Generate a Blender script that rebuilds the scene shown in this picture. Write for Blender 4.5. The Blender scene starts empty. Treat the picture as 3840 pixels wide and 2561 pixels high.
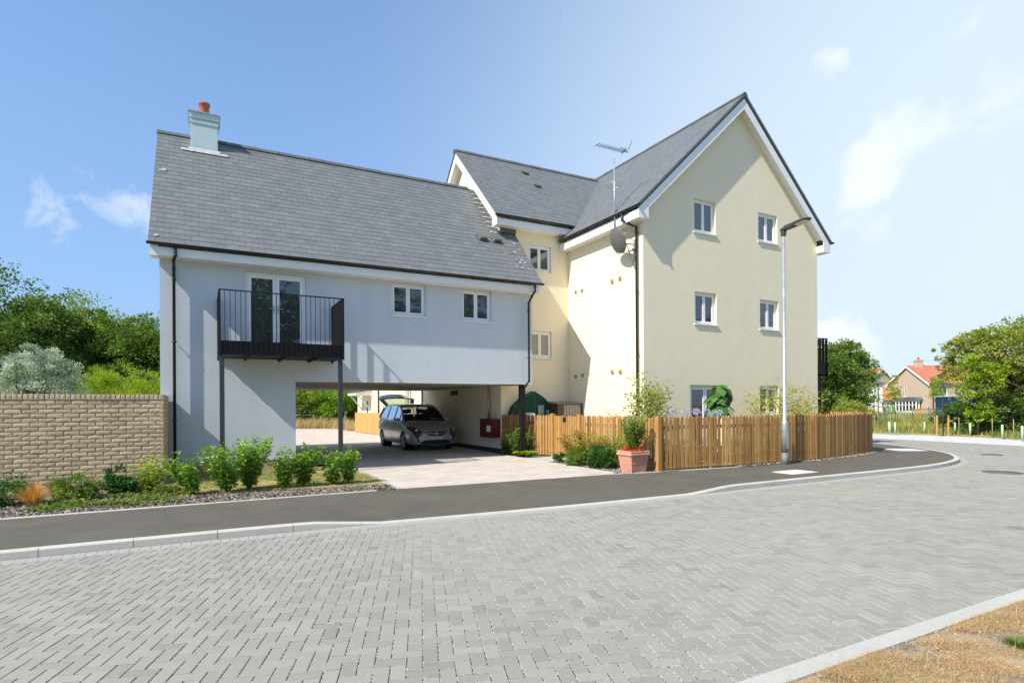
import bpy, bmesh, math, random
import numpy as np
from mathutils import Vector, Matrix
from mathutils.bvhtree import BVHTree

random.seed(11)
rng = np.random.default_rng(11)
S = bpy.context.scene
C = S.collection
rad = math.radians

# ------------------------------------------------------------------ camera
CAM_H = 1.6
cd = bpy.data.cameras.new("camera")
cd.sensor_width = 36.0
cd.lens = 20.405
cd.shift_y = 0.0624
cd.clip_start = 0.1
cd.clip_end = 3000
cam = bpy.data.objects.new("camera", cd)
C.objects.link(cam)
S.camera = cam
YAW = 62.027                      # X axis lies this far right of the view
cam.matrix_world = (Matrix.Translation((0, 0, CAM_H)) @ Matrix.Rotation(rad(YAW - 90), 4, 'Z')
                    @ Matrix.Rotation(rad(90), 4, 'X') @ Matrix.Rotation(rad(-0.359), 4, 'Z'))
FW = Vector((math.cos(rad(YAW)), math.sin(rad(YAW)), 0))
RT = Vector((math.sin(rad(YAW)), -math.cos(rad(YAW)), 0))

def at(px, D):
    """ground point D metres ahead in the direction of photo column px"""
    p = FW * D + RT * (D * (px - 1919.3) / 2176.556)
    return (p.x, p.y)

# ------------------------------------------------------------------ light
SUN_DIR = Vector((4.25, 1.0, -4.35)).normalized()      # direction the light travels
SUN_ELEV = math.asin(-SUN_DIR.z)
SUN_ROT = math.atan2(-SUN_DIR.x, -SUN_DIR.y) % (2 * math.pi)
sd = bpy.data.lights.new("sun", 'SUN')
sd.energy = 4.4
sd.angle = rad(0.53)
sd.color = (1.0, 0.935, 0.80)
so = bpy.data.objects.new("sun", sd)
so.rotation_euler = SUN_DIR.to_track_quat('-Z', 'Y').to_euler()
so.location = (-30, -10, 40)
C.objects.link(so)

w = bpy.data.worlds.new("World")
S.world = w
w.use_nodes = True
nt = w.node_tree
N, L = nt.nodes, nt.links
bg = N['Background']
bg.inputs[1].default_value = 0.125
sky = N.new('ShaderNodeTexSky')
sky.sky_type = 'NISHITA'
sky.sun_disc = False
sky.sun_elevation = SUN_ELEV
sky.sun_rotation = SUN_ROT
sky.altitude = 0
sky.air_density = 1.0
sky.dust_density = 0.25
sky.ozone_density = 2.3
tc = N.new('ShaderNodeTexCoord')

def wmath(op, a, b=None, clamp=False):
    n = N.new('ShaderNodeMath'); n.operation = op; n.use_clamp = clamp
    for i, v in enumerate((a, b)):
        if v is None: continue
        if isinstance(v, (int, float)): n.inputs[i].default_value = v
        else: L.new(v, n.inputs[i])
    return n.outputs[0]

def wlobe(d, r_in, r_out):
    """1 inside r_in degrees of direction d, 0 outside r_out"""
    v = N.new('ShaderNodeVectorMath'); v.operation = 'DOT_PRODUCT'
    L.new(tc.outputs['Generated'], v.inputs[0]); v.inputs[1].default_value = Vector(d).normalized()
    m = N.new('ShaderNodeMapRange'); m.interpolation_type = 'SMOOTHSTEP'
    m.inputs[1].default_value = math.cos(rad(r_out)); m.inputs[2].default_value = math.cos(rad(r_in))
    L.new(v.outputs['Value'], m.inputs[0])
    return m.outputs[0]

cn = N.new('ShaderNodeTexNoise'); cn.inputs['Scale'].default_value = 13.0
cn.inputs['Detail'].default_value = 9; cn.inputs['Roughness'].default_value = 0.62
cn.inputs['Distortion'].default_value = 0.6
L.new(tc.outputs['Generated'], cn.inputs['Vector'])
cl = None
for d, ri, ro, k in (((-0.144, .953, .267), 0, 5.0, .60), ((-0.085, .962, .258), 0, 4.0, .60), ((-0.19, .953, .250), 0, 4, .3),
                     ((.747, .488, .452), 0, 2.2, 1.3), ((.823, .452, .345), 0, 4.6, .95), ((.812, .487, .318), 0, 3.4, .9),
                     ((.84, .50, .27), 0, 4.0, .6), ((.84, .535, .07), 0, 4.6, 1.7), ((.80, .594, .075), 0, 4.6, 1.7),
                     ((.9, .33, .40), 0, 9, .55)):
    o = wmath('MULTIPLY', wlobe(d, ri, ro), k)
    cl = o if cl is None else wmath('ADD', cl, o)
ns = wmath('MULTIPLY', wmath('SUBTRACT', cn.outputs['Fac'], 0.5), 3.4)
cl = wmath('MULTIPLY', wmath('SUBTRACT', wmath('ADD', ns, cl), 0.60, True), .7, True)
# thin high veil of cloud toward the east
veil = wmath('POWER', wlobe((.97, .18, .10), 0, 84), 2.3)
sep = N.new('ShaderNodeSeparateXYZ'); L.new(tc.outputs['Generated'], sep.inputs[0])
hz_v = N.new('ShaderNodeMapRange'); hz_v.inputs[1].default_value = 0.0; hz_v.inputs[2].default_value = 0.62; hz_v.inputs[3].default_value = .90; hz_v.inputs[4].default_value = .30
L.new(sep.outputs['Z'], hz_v.inputs[0])
mxh = N.new('ShaderNodeMix'); mxh.data_type = 'RGBA'; L.new(hz_v.outputs[0], mxh.inputs[0]); mxh.inputs[7].default_value = (1.7, 2.8, 4.75, 1)
mx0 = N.new('ShaderNodeMix'); mx0.data_type = 'RGBA'
skh = N.new('ShaderNodeHueSaturation'); skh.inputs['Saturation'].default_value = 1.12; skh.inputs['Value'].default_value = 1.12; L.new(sky.outputs[0], skh.inputs['Color'])
L.new(skh.outputs[0], mxh.inputs[6]); L.new(veil, mx0.inputs[0]); L.new(mxh.outputs[2], mx0.inputs[6]); mx0.inputs[7].default_value = (4.05, 4.8, 5.45, 1)
mx1 = N.new('ShaderNodeMix'); mx1.data_type = 'RGBA'
L.new(cl, mx1.inputs[0]); L.new(mx0.outputs[2], mx1.inputs[6]); mx1.inputs[7].default_value = (5.5, 5.7, 5.85, 1)
L.new(mx1.outputs[2], bg.inputs[0])

S.view_settings.view_transform = 'Standard'
S.view_settings.look = 'None'
S.view_settings.exposure = 0.60
S.view_settings.gamma = 1.0
S.cycles.max_bounces = 8
S.cycles.transparent_max_bounces = 16
try: S.cycles.use_denoising = True
except Exception: pass

# ------------------------------------------------------------------ helpers
def tag(o, label=None, cat=None, group=None, kind=None):
    if label: o['label'] = label
    if cat: o['category'] = cat
    if group: o['group'] = group
    if kind: o['kind'] = kind
    return o

def empty(name, label, cat, loc=(0, 0, 0), rz=0, group=None):
    o = bpy.data.objects.new(name, None)
    o.empty_display_size = .3
    o.location = loc; o.rotation_euler = (0, 0, rz)
    C.objects.link(o)
    return tag(o, label, cat, group)

class MB:
    def __init__(s, mats, M=None):
        s.v, s.f, s.m, s.uv = [], [], [], []
        s.mats = mats if isinstance(mats, (list, tuple)) else [mats]
        s.M = M; s.cur = 0; s.sm = []; s.smooth = False
    def pt(s, p):
        s.v.append(tuple(p)); return len(s.v) - 1
    def face(s, pts, uv=None):
        i = len(s.v); s.v.extend([tuple(p) for p in pts])
        s.f.append(tuple(range(i, i + len(pts)))); s.m.append(s.cur); s.uv.append(uv); s.sm.append(s.smooth)
    def idx(s, ids, uv=None):
        s.f.append(tuple(ids)); s.m.append(s.cur); s.uv.append(uv); s.sm.append(s.smooth)
    def box(s, x0, x1, y0, y1, z0, z1):
        if x0 > x1: x0, x1 = x1, x0
        if y0 > y1: y0, y1 = y1, y0
        if z0 > z1: z0, z1 = z1, z0
        p = [(x, y, z) for z in (z0, z1) for y in (y0, y1) for x in (x0, x1)]
        for q in ((0, 2, 3, 1), (4, 5, 7, 6), (0, 1, 5, 4), (2, 6, 7, 3), (0, 4, 6, 2), (1, 3, 7, 5)):
            s.face([p[k] for k in q])
    def prism(s, poly, axis, a, b):
        """poly: 2D points; extruded along axis from a to b. axis 'X': poly=(y,z); 'Y': (x,z); 'Z': (x,y)"""
        def mk(u, v, t):
            return {'X': (t, u, v), 'Y': (u, t, v), 'Z': (u, v, t)}[axis]
        A = [mk(u, v, a) for u, v in poly]; B = [mk(u, v, b) for u, v in poly]
        s.face(A[::-1]); s.face(B)
        n = len(poly)
        for i in range(n):
            j = (i + 1) % n
            s.face([A[i], A[j], B[j], B[i]])
    def tube(s, pts, r, n=8, cap=True):
        pts = [Vector(p) for p in pts]
        rs = r if isinstance(r, (list, tuple)) else [r] * len(pts)
        rings = []
        up = Vector((0, 0, 1))
        prev = None
        for i, p in enumerate(pts):
            d = (pts[min(i + 1, len(pts) - 1)] - pts[max(i - 1, 0)])
            if d.length < 1e-9: d = Vector((0, 0, 1))
            d.normalize()
            a = prev if prev is not None else (up if abs(d.z) < .95 else Vector((1, 0, 0)))
            a = (a - d * a.dot(d))
            if a.length < 1e-6: a = d.orthogonal()
            a.normalize(); prev = a
            b = d.cross(a)
            rings.append([s.pt(p + (a * math.cos(t) + b * math.sin(t)) * rs[i]) for t in [2 * math.pi * k / n for k in range(n)]])
        sm = s.smooth; s.smooth = True
        for i in range(len(rings) - 1):
            for k in range(n):
                s.idx((rings[i][k], rings[i][(k + 1) % n], rings[i + 1][(k + 1) % n], rings[i + 1][k]))
        s.smooth = sm
        if cap:
            s.idx(rings[0][::-1]); s.idx(rings[-1])
    def lathe(s, prof, c=(0, 0, 0), n=24, axis='Z'):
        rings = []
        for r, h in prof:
            ring = []
            for k in range(n):
                t = 2 * math.pi * k / n
                u, v = r * math.cos(t), r * math.sin(t)
                q = {'Z': (u, v, h), 'Y': (u, h, v), 'X': (h, u, v)}[axis]
                ring.append(s.pt((c[0] + q[0], c[1] + q[1], c[2] + q[2])))
            rings.append(ring)
        sm = s.smooth; s.smooth = True
        for i in range(len(rings) - 1):
            for k in range(n):
                s.idx((rings[i][k], rings[i][(k + 1) % n], rings[i + 1][(k + 1) % n], rings[i + 1][k]))
        s.smooth = sm
        if prof[0][0] > 1e-4: s.idx(rings[0][::-1])
        if prof[-1][0] > 1e-4: s.idx(rings[-1])
    def build(s, name, parent=None, bevel=0, recalc=True):
        me = bpy.data.meshes.new(name)
        V = s.v
        if s.M is not None: V = [tuple(s.M @ Vector(p)) for p in V]
        me.from_pydata(V, [], s.f)
        for m in s.mats: me.materials.append(m)
        me.polygons.foreach_set('material_index', s.m)
        me.polygons.foreach_set('use_smooth', s.sm)
        if recalc:
            bm = bmesh.new(); bm.from_mesh(me)
            bmesh.ops.remove_doubles(bm, verts=bm.verts, dist=1e-5)
            bmesh.ops.recalc_face_normals(bm, faces=bm.faces)
            bm.to_mesh(me); bm.free()
        ul = me.uv_layers.new(name='UVMap')
        nl = len(me.loops)
        co = np.empty(len(me.vertices) * 3); me.vertices.foreach_get('co', co); co = co.reshape(-1, 3)
        li = np.empty(nl, dtype=np.int32); me.loops.foreach_get('vertex_index', li)
        npoly = len(me.polygons)
        nr = np.empty(npoly * 3); me.polygons.foreach_get('normal', nr); nr = np.abs(nr.reshape(-1, 3))
        ls = np.empty(npoly, dtype=np.int32); me.polygons.foreach_get('loop_total', ls)
        ax = np.repeat(np.argmax(nr, axis=1), ls)
        lc = co[li]
        u = np.where(ax == 0, lc[:, 1], lc[:, 0]); v = np.where(ax == 2, lc[:, 1], lc[:, 2])
        ul.data.foreach_set('uv', np.stack([u, v], 1).ravel())
        me.update()
        o = bpy.data.objects.new(name, me); C.objects.link(o)
        if parent is not None: o.parent = parent
        if bevel:
            b = o.modifiers.new('bevel', 'BEVEL'); b.width = bevel; b.segments = 2; b.limit_method = 'ANGLE'; b.angle_limit = rad(40)
        return o

def np_mesh(name, V, F, mat, parent=None, tone=None, uv=None, smooth=False, loc=None):
    """fast mesh from arrays; F is (n,3) or (n,4)"""
    me = bpy.data.meshes.new(name)
    V = np.asarray(V, dtype=np.float32); F = np.asarray(F, dtype=np.int32)
    k = F.shape[1]
    me.vertices.add(len(V)); me.vertices.foreach_set('co', V.ravel())
    me.loops.add(F.size); me.loops.foreach_set('vertex_index', F.ravel())
    me.polygons.add(len(F)); me.polygons.foreach_set('loop_start', np.arange(0, F.size, k, dtype=np.int32))
    me.polygons.foreach_set('loop_total', np.full(len(F), k, dtype=np.int32))
    me.materials.append(mat)
    me.polygons.foreach_set('use_smooth', np.full(len(F), bool(smooth)))
    me.update(calc_edges=True)
    if tone is not None:
        a = me.attributes.new('tone', 'FLOAT', 'POINT'); a.data.foreach_set('value', np.asarray(tone, dtype=np.float32))
    if uv is not None:
        ul = me.uv_layers.new(name='UVMap'); ul.data.foreach_set('uv', np.asarray(uv, dtype=np.float32).ravel())
    me.validate()
    o = bpy.data.objects.new(name, me); C.objects.link(o)
    if parent is not None: o.parent = parent
    if loc is not None: o.location = loc
    return o

# ------------------------------------------------------------------ materials
def nodes(name):
    m = bpy.data.materials.new(name); m.use_nodes = True
    t = m.node_tree
    return m, t.nodes, t.links, t.nodes['Principled BSDF']

def col4(c): return (c[0], c[1], c[2], 1)

def noise_of(n, l, scale, detail=4, rough=.55, vec=None, dist=0):
    x = n.new('ShaderNodeTexNoise')
    x.inputs['Scale'].default_value = scale; x.inputs['Detail'].default_value = detail
    x.inputs['Roughness'].default_value = rough; x.inputs['Distortion'].default_value = dist
    if vec is not None: l.new(vec, x.inputs['Vector'])
    return x.outputs['Fac']

def mixc(n, l, fac, a, b):
    x = n.new('ShaderNodeMix'); x.data_type = 'RGBA'
    for i, v in ((0, fac), (6, a), (7, b)):
        if isinstance(v, (int, float)): x.inputs[i].default_value = v
        elif isinstance(v, (tuple, list)): x.inputs[i].default_value = col4(v)
        else: l.new(v, x.inputs[i])
    return x.outputs[2]

def ramp(n, l, fac, a, b):
    x = n.new('ShaderNodeMapRange'); x.inputs[1].default_value = a; x.inputs[2].default_value = b
    l.new(fac, x.inputs[0]); return x.outputs[0]

def bump(n, l, bs, h, strength, dist, prev=None):
    b = n.new('ShaderNodeBump'); b.inputs['Strength'].default_value = strength; b.inputs['Distance'].default_value = dist
    l.new(h, b.inputs['Height'])
    if prev is not None: l.new(prev, b.inputs['Normal'])
    l.new(b.outputs[0], bs.inputs['Normal'])
    return b.outputs[0]

def mat(name, c, rough=.7, metal=0, spec=.35, var=None, big=None, bmp=None, stretch=None):
    """var=(scale, amount) fine mottling, big=(scale, colour, amount) large stains, bmp=(scale, dist)"""
    m, n, l, b = nodes(name)
    b.inputs['Roughness'].default_value = rough; b.inputs['Metallic'].default_value = metal
    b.inputs['Specular IOR Level'].default_value = spec
    t = n.new('ShaderNodeTexCoord'); vec = t.outputs['Object']
    if stretch:
        mp = n.new('ShaderNodeMapping'); mp.inputs['Scale'].default_value = stretch; l.new(vec, mp.inputs[0]); vec = mp.outputs[0]
    cur = None
    if var:
        f = noise_of(n, l, var[0], 5, .6, vec)
        lo = tuple(x * (1 - var[1]) for x in c); hi = tuple(min(1, x * (1 + var[1])) for x in c)
        cur = mixc(n, l, ramp(n, l, f, .3, .7), lo, hi)
    if big:
        f = noise_of(n, l, big[0], 4, .6, vec, .4)
        cur = mixc(n, l, wm(n, l, 'MULTIPLY', ramp(n, l, f, .48, .72), big[2]), cur if cur is not None else c, big[1])
    if cur is None: b.inputs['Base Color'].default_value = col4(c)
    else: l.new(cur, b.inputs['Base Color'])
    if bmp:
        bump(n, l, b, noise_of(n, l, bmp[0], 4, .6, vec), .6, bmp[1])
    return m

def wm(n, l, op, a, b=None, clamp=True):
    x = n.new('ShaderNodeMath'); x.operation = op; x.use_clamp = clamp
    for i, v in enumerate((a, b)):
        if v is None: continue
        if isinstance(v, (int, float)): x.inputs[i].default_value = v
        else: l.new(v, x.inputs[i])
    return x.outputs[0]

def render_mat(name, c, stain, amt=.35):
    m, n, l, b = nodes(name)
    b.inputs['Roughness'].default_value = .92; b.inputs['Specular IOR Level'].default_value = .15
    t = n.new('ShaderNodeTexCoord'); vec = t.outputs['Object']
    f1 = noise_of(n, l, .55, 5, .6, vec, .5)
    f2 = noise_of(n, l, 9, 5, .7, vec)
    mp = n.new('ShaderNodeMapping'); mp.inputs['Scale'].default_value = (1.6, 1.6, .12); l.new(vec, mp.inputs[0])
    f3 = noise_of(n, l, 1.5, 5, .65, mp.outputs[0])
    a = mixc(n, l, wm(n, l, 'MULTIPLY', ramp(n, l, f1, .4, .75), amt), c, stain)
    a = mixc(n, l, wm(n, l, 'MULTIPLY', ramp(n, l, f3, .46, .75), amt * .9), a, stain)
    a = mixc(n, l, wm(n, l, 'MULTIPLY', ramp(n, l, f2, .3, .8), .10), a, tuple(x * .8 for x in c))
    l.new(a, b.inputs['Base Color'])
    nb = bump(n, l, b, noise_of(n, l, 160, 3, .6, vec), .5, .003)
    bump(n, l, b, noise_of(n, l, 2.2, 3, .5, vec), .35, .02, nb)
    return m

def brick_mat(name, c1, c2, mortar, bw, rh, ms=.01, offs=.5, rough=.85, bdist=.006, squash=1, var=.25, nscale=6, smooth=.1):
    m, n, l, b = nodes(name)
    b.inputs['Roughness'].default_value = rough; b.inputs['Specular IOR Level'].default_value = .3
    t = n.new('ShaderNodeTexCoord')
    br = n.new('ShaderNodeTexBrick')
    br.offset = offs
    br.inputs['Scale'].default_value = 1; br.inputs['Brick Width'].default_value = bw; br.inputs['Row Height'].default_value = rh
    br.inputs['Mortar Size'].default_value = ms; br.inputs['Mortar Smooth'].default_value = smooth
    br.inputs['Color1'].default_value = col4(c1); br.inputs['Color2'].default_value = col4(c2); br.inputs['Mortar'].default_value = col4(mortar)
    l.new(t.outputs['UV'], br.inputs['Vector'])
    f = noise_of(n, l, nscale, 6, .65, t.outputs['UV'])
    hs = n.new('ShaderNodeHueSaturation'); l.new(br.outputs['Color'], hs.inputs['Color'])
    l.new(ramp2(n, l, f, .3, .7, 1 - var, 1 + var), hs.inputs['Value'])
    l.new(hs.outputs[0], b.inputs['Base Color'])
    inv = wm(n, l, 'SUBTRACT', 1.0, br.outputs['Fac'])
    nb = bump(n, l, b, inv, .8, bdist)
    bump(n, l, b, f, .3, bdist * .6, nb)
    return m

def ramp2(n, l, fac, a, b, c, d):
    x = n.new('ShaderNodeMapRange')
    for i, v in enumerate((a, b, c, d)): x.inputs[i + 1].default_value = v
    l.new(fac, x.inputs[0]); return x.outputs[0]

def tone_mat(name, c1, c2, rough=.75, transl=0, bmp=None, spec=.3, nz=None):
    """colour runs from c1 to c2 by the per-leaf 'tone' attribute"""
    m, n, l, b = nodes(name)
    a = n.new('ShaderNodeAttribute'); a.attribute_name = 'tone'
    col = mixc(n, l, a.outputs['Fac'], c1, c2)
    t = n.new('ShaderNodeTexCoord')
    if nz:
        f = noise_of(n, l, nz[0], 5, .65, t.outputs['Object'])
        hs = n.new('ShaderNodeHueSaturation'); l.new(col, hs.inputs['Color']); l.new(ramp2(n, l, f, .3, .7, 1 - nz[1], 1 + nz[1]), hs.inputs['Value'])
        col = hs.outputs[0]
    l.new(col, b.inputs['Base Color'])
    b.inputs['Roughness'].default_value = rough; b.inputs['Specular IOR Level'].default_value = spec
    if bmp: bump(n, l, b, noise_of(n, l, bmp[0], 4, .6, t.outputs['Object']), .6, bmp[1])
    if transl:
        tr = n.new('ShaderNodeBsdfTranslucent'); mx = n.new('ShaderNodeMixShader')
        hs = n.new('ShaderNodeHueSaturation'); l.new(col, hs.inputs['Color']); hs.inputs['Value'].default_value = 1.5; hs.inputs['Saturation'].default_value = 1.1
        l.new(hs.outputs[0], tr.inputs[0]); mx.inputs[0].default_value = transl
        l.new(b.outputs[0], mx.inputs[1]); l.new(tr.outputs[0], mx.inputs[2])
        l.new(mx.outputs[0], n['Material Output'].inputs[0])
    return m

def glass_mat(name, c=(.012, .014, .016), k=.14):
    m, n, l, b = nodes(name)
    b.inputs['Base Color'].default_value = col4(c); b.inputs['Roughness'].default_value = .3
    g = n.new('ShaderNodeBsdfGlossy'); g.inputs['Roughness'].default_value = .015; g.inputs['Color'].default_value = (1, 1, 1, 1)
    t = n.new('ShaderNodeTexCoord')
    bp = n.new('ShaderNodeBump'); bp.inputs['Strength'].default_value = .12; bp.inputs['Distance'].default_value = .01
    l.new(noise_of(n, l, 2.2, 2, .5, t.outputs['Object']), bp.inputs['Height']); l.new(bp.outputs[0], g.inputs['Normal'])
    fr = n.new('ShaderNodeFresnel'); fr.inputs[0].default_value = 1.5
    mx = n.new('ShaderNodeMixShader')
    l.new(wm(n, l, 'ADD', wm(n, l, 'MULTIPLY', fr.outputs[0], 1.6), k - .05), mx.inputs[0])
    l.new(b.outputs[0], mx.inputs[1]); l.new(g.outputs[0], mx.inputs[2]); l.new(mx.outputs[0], n['Material Output'].inputs[0])
    return m

def clear_glass(name, tint=(.75, .8, .78), k=.1):
    m, n, l, b = nodes(name)
    g = n.new('ShaderNodeBsdfGlossy'); g.inputs['Roughness'].default_value = .01
    tr = n.new('ShaderNodeBsdfTransparent'); tr.inputs[0].default_value = col4(tint)
    fr = n.new('ShaderNodeFresnel'); fr.inputs[0].default_value = 1.5
    mx = n.new('ShaderNodeMixShader'); l.new(wm(n, l, 'ADD', fr.outputs[0], k - .04), mx.inputs[0])
    l.new(tr.outputs[0], mx.inputs[1]); l.new(g.outputs[0], mx.inputs[2]); l.new(mx.outputs[0], n['Material Output'].inputs[0])
    return m

M = {}
M['blue_render'] = render_mat('blue_render', (.605, .655, .70), (.51, .56, .60))
M['chimney_blue'] = mat('chimney_blue', (.53, .66, .685), .8, var=(8, .06))
M['yellow_render'] = render_mat('yellow_render', (.88, .785, .585), (.80, .735, .58), .35)
M['cream_render'] = render_mat('cream_render', (.80, .70, .52), (.72, .64, .5), .3)
M['white_render'] = render_mat('white_render', (.80, .80, .78), (.7, .7, .68), .3)
M['plastic_white'] = mat('white_plastic', (.86, .865, .87), .35, spec=.45, var=(3, .03))
M['paint_white'] = mat('white_paint', (.78, .79, .80), .45, var=(2, .04))
M['black_plastic'] = mat('black_plastic', (.018, .018, .02), .38, spec=.5)
M['black_metal'] = mat('black_metal', (.012, .0115, .0125), .55, spec=.25, var=(30, .2))
M['post_metal'] = mat('grey_post_metal', (.045, .047, .052), .4, spec=.5)
M['slate'] = brick_mat('roof_slate', (.152, .163, .166), (.182, .192, .192), (.07, .074, .076), .29, .2, .0035, rough=.44, bdist=.003, var=.10, nscale=3)
M['ridge'] = mat('ridge_tile', (.115, .122, .126), .6, var=(6, .15))
M['lead'] = mat('lead_sheet', (.42, .43, .44), .55, var=(14, .35), metal=.0)
M['smear'] = mat('mortar_smear', (.50, .51, .51), .9, var=(20, .25))
M['pane'] = glass_mat('window_glass', k=.10)
M['terracotta_pot'] = mat('terracotta', (.56, .27, .19), .75, var=(6, .10), big=(3, (.6, .36, .28), .5), bmp=(40, .002))
M['clay_pot'] = mat('chimney_pot_clay', (.36, .12, .07), .8, var=(9, .15))
M['concrete'] = mat('concrete', (.50, .48, .42), .9, var=(28, .10), big=(1.3, (.36, .35, .31), .6), bmp=(120, .002))
M['kerb_light'] = mat('pale_concrete', (.42, .415, .385), .9, var=(30, .08), big=(1.1, (.48, .48, .45), .5), bmp=(120, .002))
M['galv'] = mat('galvanised_steel', (.42, .46, .49), .42, metal=.55, var=(8, .18), big=(3, (.6, .63, .66), .5))
M['galv_dark'] = mat('grey_bitumen_coat', (.17, .19, .20), .6, var=(9, .12))
M['lamp_dark'] = mat('lantern_body', (.05, .052, .052), .4, spec=.5)
M['lens'] = mat('lantern_lens', (.62, .62, .56), .3)
M['red_box'] = mat('red_cabinet', (.12, .010, .011), .45)
M['bark_dark'] = mat('tree_bark', (.075, .058, .042), .95, var=(12, .3), bmp=(25, .01), stretch=(1, 1, .25))
M['stem'] = mat('green_stem', (.10, .13, .04), .8, var=(12, .2))
M['brick_plinth'] = brick_mat('plinth_brick', (.36, .24, .17), (.42, .30, .2), (.40, .34, .27), .225, .075, .01)
M['buff_brick'] = mat('buff_brick', (.46, .37, .26), .95, var=(9, .12), big=(2.3, (.36, .29, .21), .6), bmp=(30, .006))
M['mortar'] = mat('mortar', (.27, .22, .16), .95, var=(20, .1))
# ================================================================== SETTING
def struct(o, label=None):
    o['kind'] = 'structure'
    if label: o['label'] = label
    return o

def sheet(name, poly, z, m, label=None, thick=0):
    b = MB(m)
    b.face([(x, y, z) for x, y in poly])
    o = b.build(name, recalc=False)
    bm = bmesh.new(); bm.from_mesh(o.data); bmesh.ops.triangulate(bm, faces=bm.faces)
    for f in bm.faces:
        if f.normal.z < 0: f.normal_flip()
    bm.to_mesh(o.data); bm.free()
    return struct(o, label)

def grass_ground(name, a, b_, c_, s1=1.2, s2=26):
    m, n, l, b = nodes(name)
    b.inputs['Roughness'].default_value = .95; b.inputs['Specular IOR Level'].default_value = .1
    t = n.new('ShaderNodeTexCoord')
    f1 = noise_of(n, l, s1, 6, .65, t.outputs['Object'], .4); f2 = noise_of(n, l, s2, 6, .7, t.outputs['Object'])
    c = mixc(n, l, ramp(n, l, f1, .42, .6), a, b_)
    c = mixc(n, l, ramp(n, l, f2, .45, .75), c, c_)
    l.new(c, b.inputs['Base Color'])
    bump(n, l, b, f2, .8, .02)
    return m

M['ground'] = grass_ground('meadow_ground', (.20, .19, .07), (.30, .25, .11), (.12, .15, .04), .25, 8)
M['dry_verge'] = grass_ground('dry_verge_soil', (.40, .30, .18), (.19, .165, .135), (.54, .43, .28), 2.3, 34)
M['lawn'] = grass_ground('lawn_soil', (.30, .28, .11), (.42, .34, .18), (.22, .25, .07), 1.3, 30)
M['soil'] = mat('bed_soil', (.14, .11, .085), .95, var=(18, .35), big=(3, (.26, .21, .16), .7), bmp=(30, .02))
M['tarmac'] = None

def tarmac_mat():
    m, n, l, b = nodes('tarmac')
    t = n.new('ShaderNodeTexCoord'); v = t.outputs['Object']
    vo = n.new('ShaderNodeTexVoronoi'); vo.inputs['Scale'].default_value = 110; l.new(v, vo.inputs['Vector'])
    f = noise_of(n, l, 1.1, 5, .6, v, .6); g = noise_of(n, l, 60, 3, .6, v)
    c = mixc(n, l, ramp(n, l, f, .35, .7), (.096, .088, .072), (.126, .115, .095))
    c = mixc(n, l, wm(n, l, 'MULTIPLY', ramp(n, l, g, .55, .8), .55), c, (.20, .19, .17))
    hs = n.new('ShaderNodeHueSaturation'); l.new(c, hs.inputs['Color']); l.new(ramp2(n, l, vo.outputs['Color'], 0, 1, .75, 1.25), hs.inputs['Value'])
    # pale scuffs and dust
    d = noise_of(n, l, 5.0, 6, .75, v, 1.0)
    c2 = mixc(n, l, wm(n, l, 'MULTIPLY', ramp(n, l, d, .64, .76), .75), hs.outputs[0], (.34, .32, .28))
    l.new(c2, b.inputs['Base Color']); b.inputs['Roughness'].default_value = .85; b.inputs['Specular IOR Level'].default_value = .25
    bump(n, l, b, vo.outputs['Distance'], .7, .004)
    return m
M['tarmac'] = tarmac_mat()

big = MB(M['ground'])
big.face([(-1500, -1500, -.16), (1500, -1500, -.16), (1500, 1500, -.16), (-1500, 1500, -.16)])
struct(big.build('ground', recalc=False), 'flat dry meadow ground reaching to the horizon')

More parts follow.
